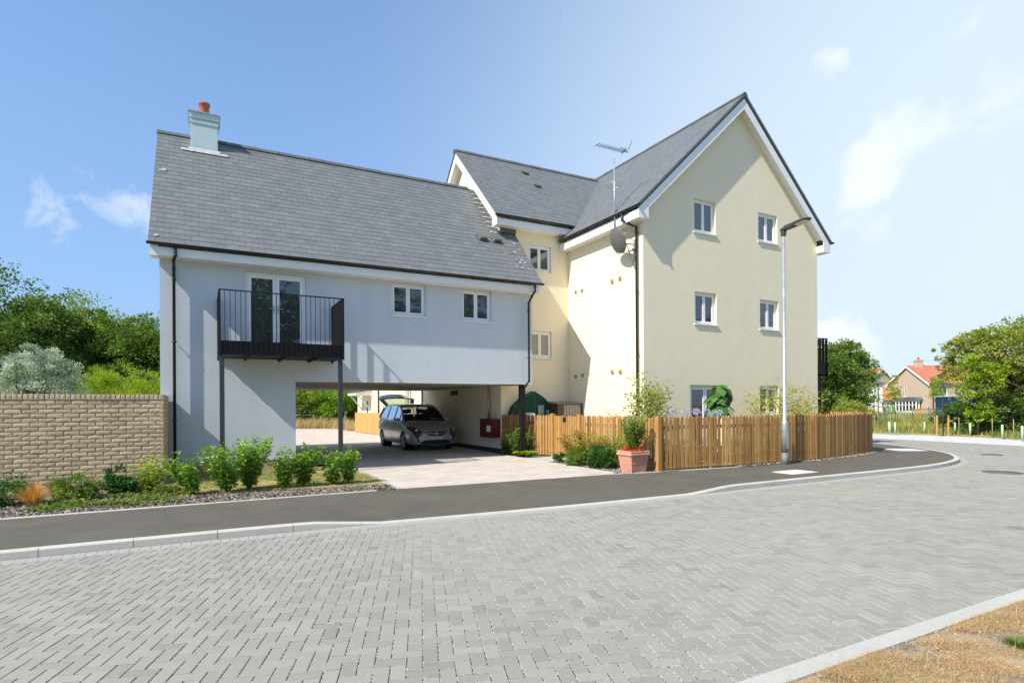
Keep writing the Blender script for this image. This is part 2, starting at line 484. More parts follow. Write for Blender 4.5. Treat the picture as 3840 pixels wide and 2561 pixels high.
# ---- herringbone block road
def herring(poly, ang, W, z, gap=.0055, ch=.0036):
    P_ = np.array(poly); ca, sa = math.cos(ang), math.sin(ang)
    R = np.array([[ca, sa], [-sa, ca]])             # world -> grid
    q = P_ @ R.T / W
    x0, y0 = np.floor(q.min(0)).astype(int) - 2; x1, y1 = np.ceil(q.max(0)).astype(int) + 2
    gx, gy = np.meshgrid(np.arange(x0, x1), np.arange(y0, y1), indexing='ij')
    gx, gy = gx.ravel(), gy.ravel(); t = (gx - gy) % 4
    hsel, vsel = t == 0, t == 3
    X0 = np.concatenate([gx[hsel], gx[vsel]]).astype(float); Y0 = np.concatenate([gy[hsel], gy[vsel]]).astype(float)
    X1 = X0 + np.concatenate([np.full(hsel.sum(), 2.), np.full(vsel.sum(), 1.)])
    Y1 = Y0 + np.concatenate([np.full(hsel.sum(), 1.), np.full(vsel.sum(), 2.)])
    g = gap / 2 / W
    rect = np.stack([X0 + g, Y0 + g, X1 - g, Y1 - g], 1)
    def inside(px, py):
        c = np.zeros(len(px), bool); n = len(q)
        for i in range(n):
            a, b = q[i], q[(i + 1) % n]
            if a[1] == b[1]: continue
            hit = ((a[1] > py) != (b[1] > py)) & (px < (b[0] - a[0]) * (py - a[1]) / (b[1] - a[1]) + a[0])
            c ^= hit
        return c
    keep = np.ones(len(rect), bool); anyin = np.zeros(len(rect), bool)
    for a, b in ((0, 1), (2, 1), (2, 3), (0, 3)):
        wc_ = np.stack([rect[:, a], rect[:, b]], 1) @ (R * W); low_ = wc_[:, 1] < 2.43
        wc_[:, 1] = np.maximum(wc_[:, 1], 2.43); gc_ = wc_ @ R.T / W
        keep &= inside(gc_[:, 0], gc_[:, 1]); anyin |= ~low_
    rect = rect[keep & anyin]
    # drop what the lens never sees (behind the left and right frame edges), with a wide margin
    n = len(rect)
    c = ch / W
    def corners(i):
        return np.stack([np.stack([rect[:, 0] + i, rect[:, 1] + i], 1), np.stack([rect[:, 2] - i, rect[:, 1] + i], 1),
                         np.stack([rect[:, 2] - i, rect[:, 3] - i], 1), np.stack([rect[:, 0] + i, rect[:, 3] - i], 1)], 1)
    top, low = corners(c), corners(0)
    inv = R * W                                       # grid -> world (R orthonormal: inverse = transpose)
    tw = top.reshape(-1, 2) @ inv; lw = low.reshape(-1, 2) @ inv
    tw[:, 1] = np.maximum(tw[:, 1], 2.44); lw[:, 1] = np.maximum(lw[:, 1], 2.436)      # blocks cut along the edging
    tz = z + rng.normal(0, .0007, (n, 1)) + rng.normal(0, .0005, (n, 4))
    lz = tz - .0034; bz = tz - .022
    V = np.concatenate([np.c_[tw, tz.ravel()].reshape(n, 4, 3), np.c_[lw, lz.ravel()].reshape(n, 4, 3), np.c_[lw, bz.ravel()].reshape(n, 4, 3)], 1).reshape(-1, 3)
    base = (np.arange(n) * 12)[:, None]
    fs = [[0, 1, 2, 3]]
    for k in range(4):
        j = (k + 1) % 4
        fs.append([4 + k, 4 + j, j, k]); fs.append([8 + k, 8 + j, 4 + j, 4 + k])
    F = np.concatenate([base + np.array(f)[None] for f in fs], 0)
    cen = (rect[:, :2] + rect[:, 2:]) / 2 @ inv
    drift = .5 + .22 * np.sin(cen[:, 0] * .9 + 1.3 * np.sin(cen[:, 1] * .8)) * np.cos(cen[:, 1] * .7 + .5)
    tone = np.clip(rng.beta(2.2, 2.2, n) * .75 + drift * .25 + (rng.random(n) < .035) * .35 - (rng.random(n) < .05) * .35, 0, 1)
    return V, F, np.repeat(tone, 12)

NK = [(-9, 8.45), (-6, 8.42), (-2.01, 8.40), (.05, 8.38), (1.3, 8.36), (2.25, 8.30), (3.5, 8.2), (5.46, 8.08), (8.1, 8.03), (9.3, 8.05), (12.16, 8.06), (13.8, 8.05),
      (15.3, 8.06), (16.7, 8.11), (17.9, 8.30), (19.05, 8.62), (19.75, 8.98), (20.65, 9.5), (21.5, 10.2), (22.35, 11.2), (23.1, 12.3), (23.8, 13.6),
      (24.3, 15), (24.5, 17), (24.3, 20), (23.6, 26), (22.6, 34)]
FAR = [(26.4, 2.42), (27.3, 7), (27.85, 10.4), (28.15, 12.7), (28.45, 15.0), (28.5, 19), (28.1, 25), (27.2, 34)]
road_poly = [(-9, 2.42)] + FAR + NK[::-1]
V, F, tone = herring(road_poly, rad(70.9 - 90), .1052, -.10)

def paver_mat():
    m, n, l, b = nodes('grey_block_paver')
    a = n.new('ShaderNodeAttribute'); a.attribute_name = 'tone'
    t = n.new('ShaderNodeTexCoord'); v = t.outputs['Object']
    c = mixc(n, l, a.outputs['Fac'], (.205, .203, .184), (.325, .316, .276))
    f = noise_of(n, l, 55, 5, .75, v); g = noise_of(n, l, .42, 5, .6, v, .5); h = noise_of(n, l, 7, 5, .7, v, .8)
    c = mixc(n, l, wm(n, l, 'MULTIPLY', ramp(n, l, f, .4, .72), .45), c, (.37, .36, .32))
    c = mixc(n, l, wm(n, l, 'MULTIPLY', ramp(n, l, h, .55, .85), .45), c, (.18, .184, .184))
    c = mixc(n, l, wm(n, l, 'MULTIPLY', ramp(n, l, g, .45, .7), .55), c, (.31, .30, .262))
    # sparse oil spots
    o = noise_of(n, l, 1.7, 3, .5, v, .2)
    c = mixc(n, l, wm(n, l, 'MULTIPLY', ramp(n, l, o, .70, .76), .5), c, (.12, .115, .105))
    l.new(c, b.inputs['Base Color']); b.inputs['Roughness'].default_value = .88; b.inputs['Specular IOR Level'].default_value = .25
    bump(n, l, b, f, .5, .003)
    return m
struct(np_mesh('road', V, F, paver_mat(), tone=tone), 'grey herringbone block paved road')

def sand_mat():
    m, n, l, b = nodes('jointing_sand')
    t = n.new('ShaderNodeTexCoord'); v = t.outputs['Object']
    f = noise_of(n, l, 30, 4, .75, v); g = noise_of(n, l, .5, 3, .5, v)
    sp = n.new('ShaderNodeSeparateXYZ'); l.new(v, sp.inputs[0])
    side = ramp2(n, l, sp.outputs['X'], -1, 7, -.16, .10)
    k = wm(n, l, 'ADD', wm(n, l, 'ADD', f, side, False), wm(n, l, 'MULTIPLY', g, .12, False), False)
    c = mixc(n, l, ramp(n, l, k, .47, .55), (.03, .028, .024), (.50, .49, .44))
    l.new(c, b.inputs['Base Color']); b.inputs['Roughness'].default_value = 1
    return m
sand = MB(sand_mat())
sand.face([(x, y, -.1036) for x, y in road_poly])
o = sand.build('road_bed', recalc=False)
bm = bmesh.new(); bm.from_mesh(o.data); bmesh.ops.triangulate(bm, faces=bm.faces)
for f in bm.faces:
    if f.normal.z < 0: f.normal_flip()
bm.to_mesh(o.data); bm.free(); struct(o, 'pale jointing sand under the road blocks')

# ---- path utilities
def resample(P_, step):
    P_ = [Vector((p[0], p[1])) for p in P_]
    out = [P_[0].copy()]; acc = 0.0
    for i in range(len(P_) - 1):
        a, b = P_[i], P_[i + 1]; L_ = (b - a).length; pos = 0.0
        while acc + (L_ - pos) >= step:
            pos += step - acc; acc = 0.0
            out.append(a.lerp(b, pos / L_))
        acc += L_ - pos
    return out
def smooth_path(P_, it=2):
    P_ = [Vector((p[0], p[1])) for p in P_]
    for _ in range(it):
        Q = [P_[0]]
        for a, b in zip(P_[:-1], P_[1:]): Q += [a.lerp(b, .25), a.lerp(b, .75)]
        Q.append(P_[-1]); P_ = Q
    return P_
def offset(P_, d):
    out = []
    for i, p in enumerate(P_):
        t = (P_[min(i + 1, len(P_) - 1)] - P_[max(i - 1, 0)]).normalized()
        out.append(p + Vector((-t.y, t.x)) * d)
    return out

def ktop(x, y=0):
    if y > 12: return 0.0
    if x < 1.30: return 0.0
    if x < 2.25: return -.085 * (x - 1.30) / .95
    if x < 8.15: return -.085
    if x < 9.15: return -.085 * (1 - (x - 8.15) / 1.0)
    return 0.0

nk = smooth_path(NK, 2)
nk_in = offset(nk, .125)
def kerb(name, path, top, width, m, stone=.915, zb=-.2, gap=.007, bev=.014, label=None, sub=3):
    b = MB(m)
    fine = resample(path, stone / sub)
    i = 0
    while i + sub < len(fine):
        seg = fine[i:i + sub + 1]
        t0 = (seg[1] - seg[0]).normalized(); t1 = (seg[-1] - seg[-2]).normalized()
        seg = [seg[0] + t0 * gap / 2] + seg[1:-1] + [seg[-1] - t1 * gap / 2]
        inn = offset(seg, width); bv = offset(seg, bev)
        rings = []
        for k, p in enumerate(seg):
            z = top(p.x, p.y)
            q, r = inn[k], bv[k]
            e = bev * .6
            rings.append([b.pt((p.x, p.y, zb)), b.pt((p.x, p.y, z - bev)), b.pt((r.x, r.y, z)), b.pt((q.x, q.y, z)), b.pt((q.x, q.y, zb))])
        for k in range(len(rings) - 1):
            for j in range(4): b.idx((rings[k][j], rings[k + 1][j], rings[k + 1][j + 1], rings[k][j + 1]))
        b.idx(rings[0][::-1]); b.idx(rings[-1])
        i += sub
    return struct(b.build(name), label)
kerb('kerb', nk, ktop, .125, M['concrete'], label='raised concrete kerb along the pavement, dropped at the driveway')
# flush channel course laid against the kerb
kerb('kerb_channel', offset(nk, -.212), lambda x, y: -.0965, .205, mat('channel_block', (.33, .33, .315), .9, var=(20, .12)), stone=.108, sub=1, gap=.005, bev=.004, zb=-.15, label='flush channel course of pale blocks')
vg = [Vector((40, 2.42)), Vector((6.5, 2.43)), Vector((4.2, 2.40)), Vector((2.9, 2.48)), Vector((1.8, 2.62)), Vector((-9, 3.2))]
vg = [Vector((-9, 2.36)), Vector((2.4, 2.36)), Vector((40, 2.36))]
kerb('verge_kerb', [p + Vector((0, .12)) for p in vg], lambda x, y: -.092, -.14, M['kerb_light'], gap=.006, bev=.004, zb=-.2, label='flush pale concrete edging beside the dry verge')

# ---- tarmac pavement
back = [(-9, 10.85), (-2.6, 10.86), (.5, 10.9), (3.38, 10.93), (3.42, 10.95), (8.45, 10.72), (8.8, 10.62), (9.5, 10.52), (12.2, 10.33), (15.2, 10.33), (17.1, 10.55), (18.8, 10.93), (20.15, 11.5), (20.75, 12.4),
        (20.9, 13.6), (20.9, 20), (20.9, 34)]
def lerp_path(P_, n):
    P_ = [Vector((p[0], p[1])) for p in P_]; L_ = [0]
    for a, b in zip(P_[:-1], P_[1:]): L_.append(L_[-1] + (b - a).length)
    out = []; k = 0
    for i in range(n):
        s = L_[-1] * i / (n - 1)
        while k < len(P_) - 2 and L_[k + 1] < s: k += 1
        out.append(P_[k].lerp(P_[k + 1], (s - L_[k]) / max(1e-9, L_[k + 1] - L_[k])))
    return out
# match stations: x-matched on the straight, arc-matched round the bend
A, B = [], []
def interp_y(path, x):
    for a, b in zip(path[:-1], path[1:]):
        if a[0] <= x <= b[0] and b[0] > a[0]: return a[1] + (b[1] - a[1]) * (x - a[0]) / (b[0] - a[0])
    return path[-1][1]
xs = [-8.9 + .45 * i for i in range(56)]
xs = [x for x in xs if x < 16]
kin = [(p.x, p.y) for p in nk_in]
for x in xs: A.append(Vector((x, interp_y(kin, x)))); B.append(Vector((x, interp_y(back, x))))
ka = [p for p in nk_in if p.x > 16 or p.y > 12]; kb = [Vector(p) for p in back if p[0] > 16 or p[1] > 12]
kb = [Vector((16, interp_y(back, 16)))] + kb; ka = [Vector((16, interp_y(kin, 16)))] + ka
A += lerp_path(ka, 40); B += lerp_path(kb, 40)
pv = MB(M['tarmac']); rows = 6; grid = []
for a, b in zip(A, B):
    zt = ktop(a.x, a.y) - .004
    grid.append([pv.pt((*a.lerp(b, t / rows), zt + (.0 - zt) * min(1, t / rows * 1.15))) for t in range(rows + 1)])
for i in range(len(grid) - 1):
    for t in range(rows): pv.idx((grid[i][t], grid[i + 1][t], grid[i + 1][t + 1], grid[i][t + 1]))
o = pv.build('pavement')
struct(o, 'dark tarmac footway between the kerb and the houses')

# ---- driveway and court behind
M['drive'] = brick_mat('driveway_blocks', (.50, .435, .385), (.56, .50, .45), (.40, .36, .31), .21, .105, .006, rough=.9, bdist=.003, var=.14, nscale=1.6)
sheet('driveway', [(3.40, 10.93), (8.45, 10.70), (8.45, 17.4), (8.77, 17.4), (9.3, 24.2), (9.3, 42.5), (5.9, 44.6), (-8, 45), (-8, 24.3), (2.1, 24.3), (2.1, 17), (3.40, 16.5)], .004, M['drive'],
      'pinkish block paved driveway running under the house')
edging = [Vector((3.40, 10.93)), Vector((3.44, 16.6))]
kerb('driveway_edging', edging, lambda x, y: .012, .11, M['kerb_light'], zb=-.1, label='pale concrete edging on the left of the driveway')
kerb('driveway_edging', [Vector((8.46, 17.3)), Vector((8.46, 10.78))], lambda x, y: .012, .10, M['kerb_light'], zb=-.1, label='pale concrete edging on the right of the driveway')
kerb('pavement_edging', [Vector((-9, 10.87)), Vector((3.38, 10.94))], lambda x, y: .008, .05, M['concrete'], zb=-.1, label='thin concrete edging behind the pavement')
kerb('pavement_edging', [Vector((8.46, 10.73)), Vector((9.5, 10.54)), Vector((12.2, 10.35))], lambda x, y: .008, .05, M['kerb_light'], zb=-.1, label='thin pale edging in front of the picket fence')
gp = MB(M['kerb_light'])
for i in range(3): gp.box(8.57 + i * .34, 8.57 + i * .34 + .334, 13.95, 15.25, -.05, .02)
struct(gp.build('garden_path', bevel=.004), 'short path of pale slabs up to the garden gate')

# beds, lawn
sheet('planting_bed', [(-9, 10.9), (3.40, 10.97), (3.40, 11.75), (1, 11.95), (-.6, 12.1), (-.72, 13.95), (-9, 13.95)], .003, M['soil'], 'bark covered bed in front of the brick wall')
sheet('planting_bed', [(8.57, 10.7), (9.75, 10.55), (9.75, 13.9), (8.57, 13.9)], .0, M['soil'], 'soil bed along the side of the picket fence')
sheet('planting_bed', [(8.57, 15.3), (9.6, 15.3), (9.6, 16.2), (8.77, 17.4), (8.57, 17.4)], .0, M['soil'], 'shaded soil bed beside the passage wall')
sheet('lawn', [(-.72, 12.1), (1, 11.95), (3.40, 11.75), (3.42, 16), (-.72, 16)], .008, M['lawn'], 'small parched lawn in front of the blue house')
sheet('garden', [(9.6, 10.5), (15.2, 10.5), (17.1, 10.7), (18.8, 11.05), (20.1, 11.6), (20.7, 12.5), (20.8, 24), (11.5, 24), (11.5, 17.4), (8.8, 17.4), (9.6, 16)], .012, M['dry_verge'], 'garden soil inside the picket fence')

# near dry verge with gentle relief
nx, ny = 90, 34
gx = np.linspace(1.0, 12, nx); gy = np.linspace(2.338, -2.2, ny)
VX, VY = np.meshgrid(gx, gy, indexing='ij')
VE = np.clip((2.33 - VY) / .4, 0, 1)
VZ = -.108 + .045 * VE + VE * (.012 * np.sin(VX * 5 + VY * 3) * np.cos(VY * 7 - VX) + rng.normal(0, .005, VX.shape))
V = np.stack([VX, VY, VZ], -1).reshape(-1, 3)
ii = np.arange(nx * ny).reshape(nx, ny)
F = np.stack([ii[:-1, :-1], ii[:-1, 1:], ii[1:, 1:], ii[1:, :-1]], -1).reshape(-1, 4)
struct(np_mesh('verge', V, F, M['dry_verge'], smooth=True), 'parched roadside verge nearest the viewer')

# far footway beyond the bend, far verge and grassed mound
M['pale_paving'] = brick_mat('pale_footway_blocks', (.52, .52, .50), (.58, .575, .55), (.42, .41, .38), .21, .105, .006, rough=.9, bdist=.002, var=.08, nscale=1.2)
fa = [Vector(p) for p in FAR]
fo = [Vector(p) for p in [(29.6, 2.42), (30.2, 6), (31.3, 10.4), (32.6, 12.4), (33.3, 14.0), (33.7, 16.6), (32.8, 19), (32.0, 25), (31, 34)]]
sheet('footway', [tuple(p) for p in fa] + [tuple(p) for p in fo[::-1]], -.094, M['pale_paving'], 'pale paved footway on the far side of the bend')

def height(x, y):
    """grassed mound rising behind the far verge"""
    d = math.hypot((x - 46) / 13.0, (y - 28) / 9.0)
    h = .75 * max(0, 1 - d * d) ** 1.3 if d < 1 else 0
    e = max(0, min(1, (x - 33) / 4))
    return -.05 + h * e
nx, ny = 70, 80
gx = np.linspace(29, 75, nx); gy = np.linspace(-2, 62, ny)
V = []
foo = [(p.x, p.y) for p in fo]
def edge_x(y):
    for a, b in zip(foo[:-1], foo[1:]):
        if a[1] <= y <= b[1]: return a[0] + (b[0] - a[0]) * (y - a[1]) / (b[1] - a[1])
    return foo[0][0] if y < 2.42 else foo[-1][0]
for j in range(ny):
    ex = edge_x(gy[j])
    for i in range(nx):
        x = ex + (78 - ex) * (i / (nx - 1)) ** 1.5
        V.append((x, gy[j], height(x, gy[j]) + (random.uniform(-.02, .02) if i else -.03)))
ii = np.arange(nx * ny).reshape(ny, nx)
F = np.stack([ii[:-1, :-1], ii[:-1, 1:], ii[1:, 1:], ii[1:, :-1]], -1).reshape(-1, 4)
M['far_grass'] = grass_ground('far_verge_grass', (.26, .25, .08), (.38, .31, .13), (.16, .20, .05), .8, 12)
struct(np_mesh('grass_verge', V, F, M['far_grass'], smooth=True), 'grass verge and low mound beyond the bend')
sheet('grass_strip', [(-12, 44.2), (5.9, 44.7), (8.3, 43.4), (8.3, 38.2), (9.3, 37), (9.3, 43), (30, 52), (30, 120), (-70, 120), (-70, 40)], .016, M['far_grass'], 'strip of dry long grass behind the court')
# ================================================================== BUILDINGS
def loc3(axis, const, u, d, z):
    return (u, const + d, z) if axis == 'Y' else (const + d, u, z)

def wall_panel(b, axis, const, u0, u1, z0, top, holes, reveal=.09, breaks=()):
    """wall skin facing the negative axis with window holes; top may be a number or f(u)"""
    tf = top if callable(top) else (lambda u: top)
    us = sorted(set([u0, u1] + list(breaks) + [h[k] for h in holes for k in (0, 1)]))
    for a, c in zip(us[:-1], us[1:]):
        hs = sorted([h for h in holes if h[0] <= a + 1e-6 and h[1] >= c - 1e-6], key=lambda h: h[2])
        z = z0
        for h in hs:
            if h[2] > z + 1e-6: b.face([loc3(axis, const, u, 0, zz) for u, zz in ((a, z), (c, z), (c, h[2]), (a, h[2]))])
            z = h[3]
        b.face([loc3(axis, const, u, 0, zz) for u, zz in ((a, z), (c, z), (c, tf(c)), (a, tf(a)))])
    for h in holes:
        q = [(h[0], h[2]), (h[1], h[2]), (h[1], h[3]), (h[0], h[3])]
        for i in range(4):
            p, r = q[i], q[(i + 1) % 4]
            b.face([loc3(axis, const, p[0], 0, p[1]), loc3(axis, const, r[0], 0, r[1]), loc3(axis, const, r[0], reveal + .08, r[1]), loc3(axis, const, p[0], reveal + .08, p[1])])

def abox(b, axis, const, u0, u1, d0, d1, z0, z1):
    if axis == 'Y': b.box(u0, u1, const + d0, const + d1, z0, z1)
    else: b.box(const + d0, const + d1, u0, u1, z0, z1)

def window(parent, axis, const, u0, u1, z0, z1, d=.09, sill=True, name='window', casements=2, door=False, M_=None, label=None, fw=.052, blind=0):
    """white frame with its panes, sill and fittings; returns the frame"""
    f = MB(M['plastic_white'], M_); e = .004
    a0, a1, b0, b1 = u0 + e, u1 - e, z0 + e, z1 - e
    abox(f, axis, const, a0, a1, d - .01, d + .06, b0, b0 + fw); abox(f, axis, const, a0, a1, d - .01, d + .06, b1 - fw, b1)
    abox(f, axis, const, a0, a0 + fw, d - .01, d + .06, b0 + fw, b1 - fw); abox(f, axis, const, a1 - fw, a1, d - .01, d + .06, b0 + fw, b1 - fw)
    n = casements; cw = .052 if not door else .075
    w_ = (a1 - a0 - 2 * fw) / n
    g = MB(M['pane'], M_)
    for k in range(n):
        x0 = a0 + fw + k * w_ + .004; x1 = x0 + w_ - .008; y0, y1 = b0 + fw + .004, b1 - fw - .004
        abox(f, axis, const, x0, x1, d - .022, d + .03, y0, y0 + cw * (1.5 if door else 1)); abox(f, axis, const, x0, x1, d - .022, d + .03, y1 - cw, y1)
        abox(f, axis, const, x0, x0 + cw, d - .022, d + .03, y0 + cw, y1 - cw); abox(f, axis, const, x1 - cw, x1, d - .022, d + .03, y0 + cw, y1 - cw)
        abox(g, axis, const, x0 + cw - .005, x1 - cw + .005, d + .004, d + .016, y0 + cw * .9, y1 - cw + .005)
    o = f.build(name, parent, bevel=.004)
    if label: o['label'] = label
    g.build('pane', o)
    if sill:
        s = MB(M['paint_white'], M_)
        abox(s, axis, const, u0 - .035, u1 + .035, -.045, d - .011, z0 - .032, z0 + .002)
        s.build('sill', o, bevel=.004)
    if door:
        h = MB(M['galv'], M_); mid = (a0 + a1) / 2
        for sgn in (-1, 1):
            x = mid + sgn * .05
            abox(h, axis, const, x - .014, x + .014, d - .03, d - .022, z0 + .92, z0 + 1.14)
            abox(h, axis, const, min(x, x + sgn * .11), max(x, x + sgn * .11), d - .07, d - .05, z0 + 1.03, z0 + 1.05)
        h.build('handle', o)
    return o

def slate_roof(name, parent, e0, e1, r0, r1, gauge=.2, th=.0065, mat_=None, thick=.06):
    """stepped courses between eave e0-e1 and ridge r0-r1 (3D points)"""
    e0, e1, r0, r1 = map(Vector, (e0, e1, r0, r1))
    Ls = ((r0 + r1) / 2 - (e0 + e1) / 2).length
    n = max(1, int(round(Ls / gauge)))
    nrm = (e1 - e0).cross(r0 - e0).normalized()
    if nrm.z < 0: nrm = -nrm
    m = MB(mat_ or M['slate']); uvs = []
    du = (e1 - e0).normalized()
    V, F, UV = [], [], []
    def add(pts, uv):
        i = len(V); V.extend(pts); F.append((i, i + 1, i + 2, i + 3)); UV.extend(uv)
    for i in range(n):
        a, c = i / n, (i + 1) / n
        p0, p1 = e0.lerp(r0, a), e1.lerp(r1, a); q0, q1 = e0.lerp(r0, c), e1.lerp(r1, c)
        u = lambda p: (p - e0).dot(du)
        va, vc = i * .2, (i + 1) * .2 - .0001
        top0, top1 = p0 + nrm * (th + thick), p1 + nrm * (th + thick); u0, u1 = q0 + nrm * thick, q1 + nrm * thick
        add([top0, top1, u1, u0], [(u(p0), va + .004), (u(p1), va + .004), (u(q1), vc), (u(q0), vc)])
        b0, b1 = p0 + nrm * (thick if i else 0), p1 + nrm * (thick if i else 0)
        add([b0, b1, top1, top0], [(u(p0), va + .004)] * 4)
    # underside and ends
    add([e0, r0, r1, e1], [(0, .1)] * 4)
    add([e0, e0 + nrm * thick, r0 + nrm * thick, r0], [(.1, .1)] * 4)
    add([e1, r1, r1 + nrm * thick, e1 + nrm * thick], [(.1, .1)] * 4)
    me = bpy.data.meshes.new(name); me.from_pydata([tuple(p) for p in V], [], F)
    ul = me.uv_layers.new(name='UVMap')
    ul.data.foreach_set('uv', np.array(UV, dtype=np.float32).ravel()); me.materials.append(mat_ or M['slate'])
    me.update()
    o = bpy.data.objects.new(name, me); C.objects.link(o); o.parent = parent
    return o

def ridge_tiles(parent, p, q, r=.10, step=.45, m=None, name='ridge_tiles'):
    p, q = Vector(p), Vector(q); n = int((q - p).length / step); d = (q - p).normalized()
    s = Vector((-d.y, d.x, 0)).normalized()
    b = MB(m or M['ridge'])
    for i in range(n):
        a = p + d * (i * (q - p).length / n); c = p + d * ((i + 1) * (q - p).length / n - .012)
        dz = .006 * (i % 2) + random.uniform(0, .003)
        prof = [(-.135, -.10), (-.07, -.01), (-.03, .018), (.03, .018), (.07, -.01), (.135, -.10), (.115, -.115), (0, -.02), (-.115, -.115)]
        A_ = [a + s * u * 1.0 + Vector((0, 0, v + .085 + dz)) for u, v in prof]; B_ = [c + s * u + Vector((0, 0, v + .085 + dz)) for u, v in prof]
        b.face(A_[::-1]); b.face(B_)
        for k in range(len(prof)):
            j = (k + 1) % len(prof); b.face([A_[k], A_[j], B_[j], B_[k]])
    return b.build(name, parent)

def gutter(parent, axis, c, u0, u1, z, out=-1, name='gutter', m=None, fascia=None, brackets=True):
    """half round gutter along u at coordinate c of the other axis"""
    b = MB(m or M['black_plastic']); r = .058
    prof = [(r * math.cos(t), -r * math.sin(t)) for t in np.linspace(0, math.pi, 9)] + [((r - .008) * math.cos(t), -(r - .008) * math.sin(t)) for t in np.linspace(math.pi, 0, 9)]
    pts = [(c + a, z + v) for a, v in prof]
    if axis == 'Y': b.prism([(p[0], p[1]) for p in pts], 'X', u0, u1)
    else: b.prism([(p[0], p[1]) for p in pts], 'Y', u0, u1)
    cap = [(c + r * math.cos(t), z - r * math.sin(t)) for t in np.linspace(0, math.pi, 9)]
    for a in ((u0, u0 + .012), (u1 - .012, u1)): b.prism(cap, 'X' if axis == 'Y' else 'Y', *a)
    if brackets:
        n = int(abs(u1 - u0) / .95)
        for i in range(n):
            u = u0 + (i + .5) * (u1 - u0) / n
            pr = [(c + (r + .006) * math.cos(t), z - (r + .006) * math.sin(t)) for t in np.linspace(0, math.pi, 9)]
            b.prism(pr, 'X' if axis == 'Y' else 'Y', u - .012, u + .012)
            if axis == 'Y': b.box(u - .010, u + .010, c - .02, c + .03, z - r - .035, z - r)
            else: b.box(c - .02, c + .03, u - .010, u + .010, z - r - .035, z - r)
    return b.build(name, parent)

def downpipe(parent, pts, r=.034, clips=(), wall=None, name='downpipe', m=None):
    b = MB(m or M['black_plastic']); b.tube(pts, r, 12)
    for (x, y, z) in clips:
        b.tube([(x, y, z - .02), (x, y, z + .02)], r + .007, 12)
        if wall == 'Y': b.box(x - .05, x + .05, y + .0, y + .035, z - .012, z + .012); b.box(x - .008, x + .008, y, y + .09, z - .008, z + .008)
        else: b.box(x + .0, x + .035, y - .05, y + .05, z - .012, z + .012); b.box(x, x + .09, y - .008, y + .008, z - .008, z + .008)
    for i in range(1, len(pts) - 1): b.tube([Vector(pts[i]) + Vector((0, 0, .03)), Vector(pts[i]) - Vector((0, 0, .03))], r + .006, 12)
    return b.build(name, parent)

# ------------------------------------------------------------------ BLUE HOUSE
YB, XL, XR, YR = 15.9, -.90, 9.17, 24.3
blue = empty('blue_house', 'pale blue rendered house with slate roof built over a drive through, balcony on its front', 'house', (4.1, 20, 0))
blue_inv = Matrix.Translation((-4.1, -20, 0))
def BP(o):                                           # keep world coordinates under the parent
    return o
blue.location = (0, 0, 0)
SLB = (9.30 - 5.30) / (19.15 - 15.5)                 # front pitch
def zroof_b(y): return 5.30 + (y - 15.5) * SLB
wb = MB(M['blue_render'])
w1 = (4.64, 5.66, 4.15, 5.06); w2 = (6.76, 7.76, 4.13, 5.06); dr = (.93, 2.37, 3.06, 4.99)
wall_panel(wb, 'Y', YB, XL, XR, 2.257, 5.16, [dr, w1, w2], .09)
wb.face([(XL, YB, .26), (2.1, YB, .26), (2.1, YB, 2.257), (XL, YB, 2.257)])
wb.face([(2.1, YB, .26), (2.1, YR, .26), (2.1, YR, 2.257), (2.1, YB, 2.257)])
wb.face([(XL, YB, .26), (XL, YR, .26), (XL, YR, 3.6), (XL, 19.15, 9.25), (XL, YB, 5.7)])
wb.face([(XR, YB, 2.257), (XR, 17.27, 2.257), (XR, 17.27, 7.2), (XR, YB, 5.7)])
wb.face([(XL, YR, .26), (2.1, YR, .26), (2.1, YR, 2.257), (XL, YR, 2.257)])
wb.face([(XL, YR, 2.257), (XR, YR, 2.257), (XR, YR, 3.7), (XL, YR, 3.7)])
wb.build('wall', blue, recalc=False)
pl = MB(M['brick_plinth'])
pl.box(XL + .012, 2.1 - .012, YB + .012, YR - .012, -.1, .26); pl.build('plinth', blue)
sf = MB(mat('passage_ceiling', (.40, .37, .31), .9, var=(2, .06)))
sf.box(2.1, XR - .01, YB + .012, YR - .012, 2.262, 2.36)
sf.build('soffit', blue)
bd = MB(M['paint_white']); bd.box(2.1, XR - .002, YB - .002, YB + .011, 2.2575, 2.275); bd.build('render_bead', blue)
jb = MB(mat('movement_bead', (.72, .76, .8), .6)); jb.box(3.645, 3.657, YB - .004, YB + .004, 2.28, 5.09); jb.build('movement_joint', blue)
# small plugged fixing marks in the render
PLG = mat('render_plug', (.36, .42, .47), .9)
for i in range(8): fm = MB(PLG); fm.box(4.05 + .55 * i, 4.075 + .55 * i, YB - .003, YB + .002, 2.79, 2.812); fm.build('fixing_mark', blue)
# roof
fr = slate_roof('roof', blue, (-1.10, 15.5, 5.33), (9.33, 15.5, 5.33), (-1.10, 19.15, 9.33), (9.33, 19.15, 9.33), gauge=.207)
br_ = slate_roof('rear_roof', blue, (9.33, 24.7, 3.3), (-1.10, 24.7, 3.3), (9.33, 19.15, 9.33), (-1.10, 19.15, 9.33), gauge=.3)
ridge_tiles(blue, (-1.12, 19.15, 9.34), (8.42, 19.15, 9.34))
fs = MB(M['plastic_white'])
fs.prism([(15.56, 5.30), (15.56, 5.10), (15.9, 5.10), (15.9, 5.44)], 'X', -1.02, 9.27)
fs.build('fascia', blue, bevel=.004)
bg_ = MB(M['plastic_white'])                        # thin verge board up the left slope
bg_.prism([(15.56, 5.28), (15.56, 5.10), (15.9, 5.10), (19.15, 8.98), (19.15, 9.28)], 'X', -1.05, -.905)
bg_.prism([(24.6, 3.25), (24.6, 3.05), (24.3, 3.05), (19.151, 8.98), (19.151, 9.28)], 'X', -1.05, -.905)
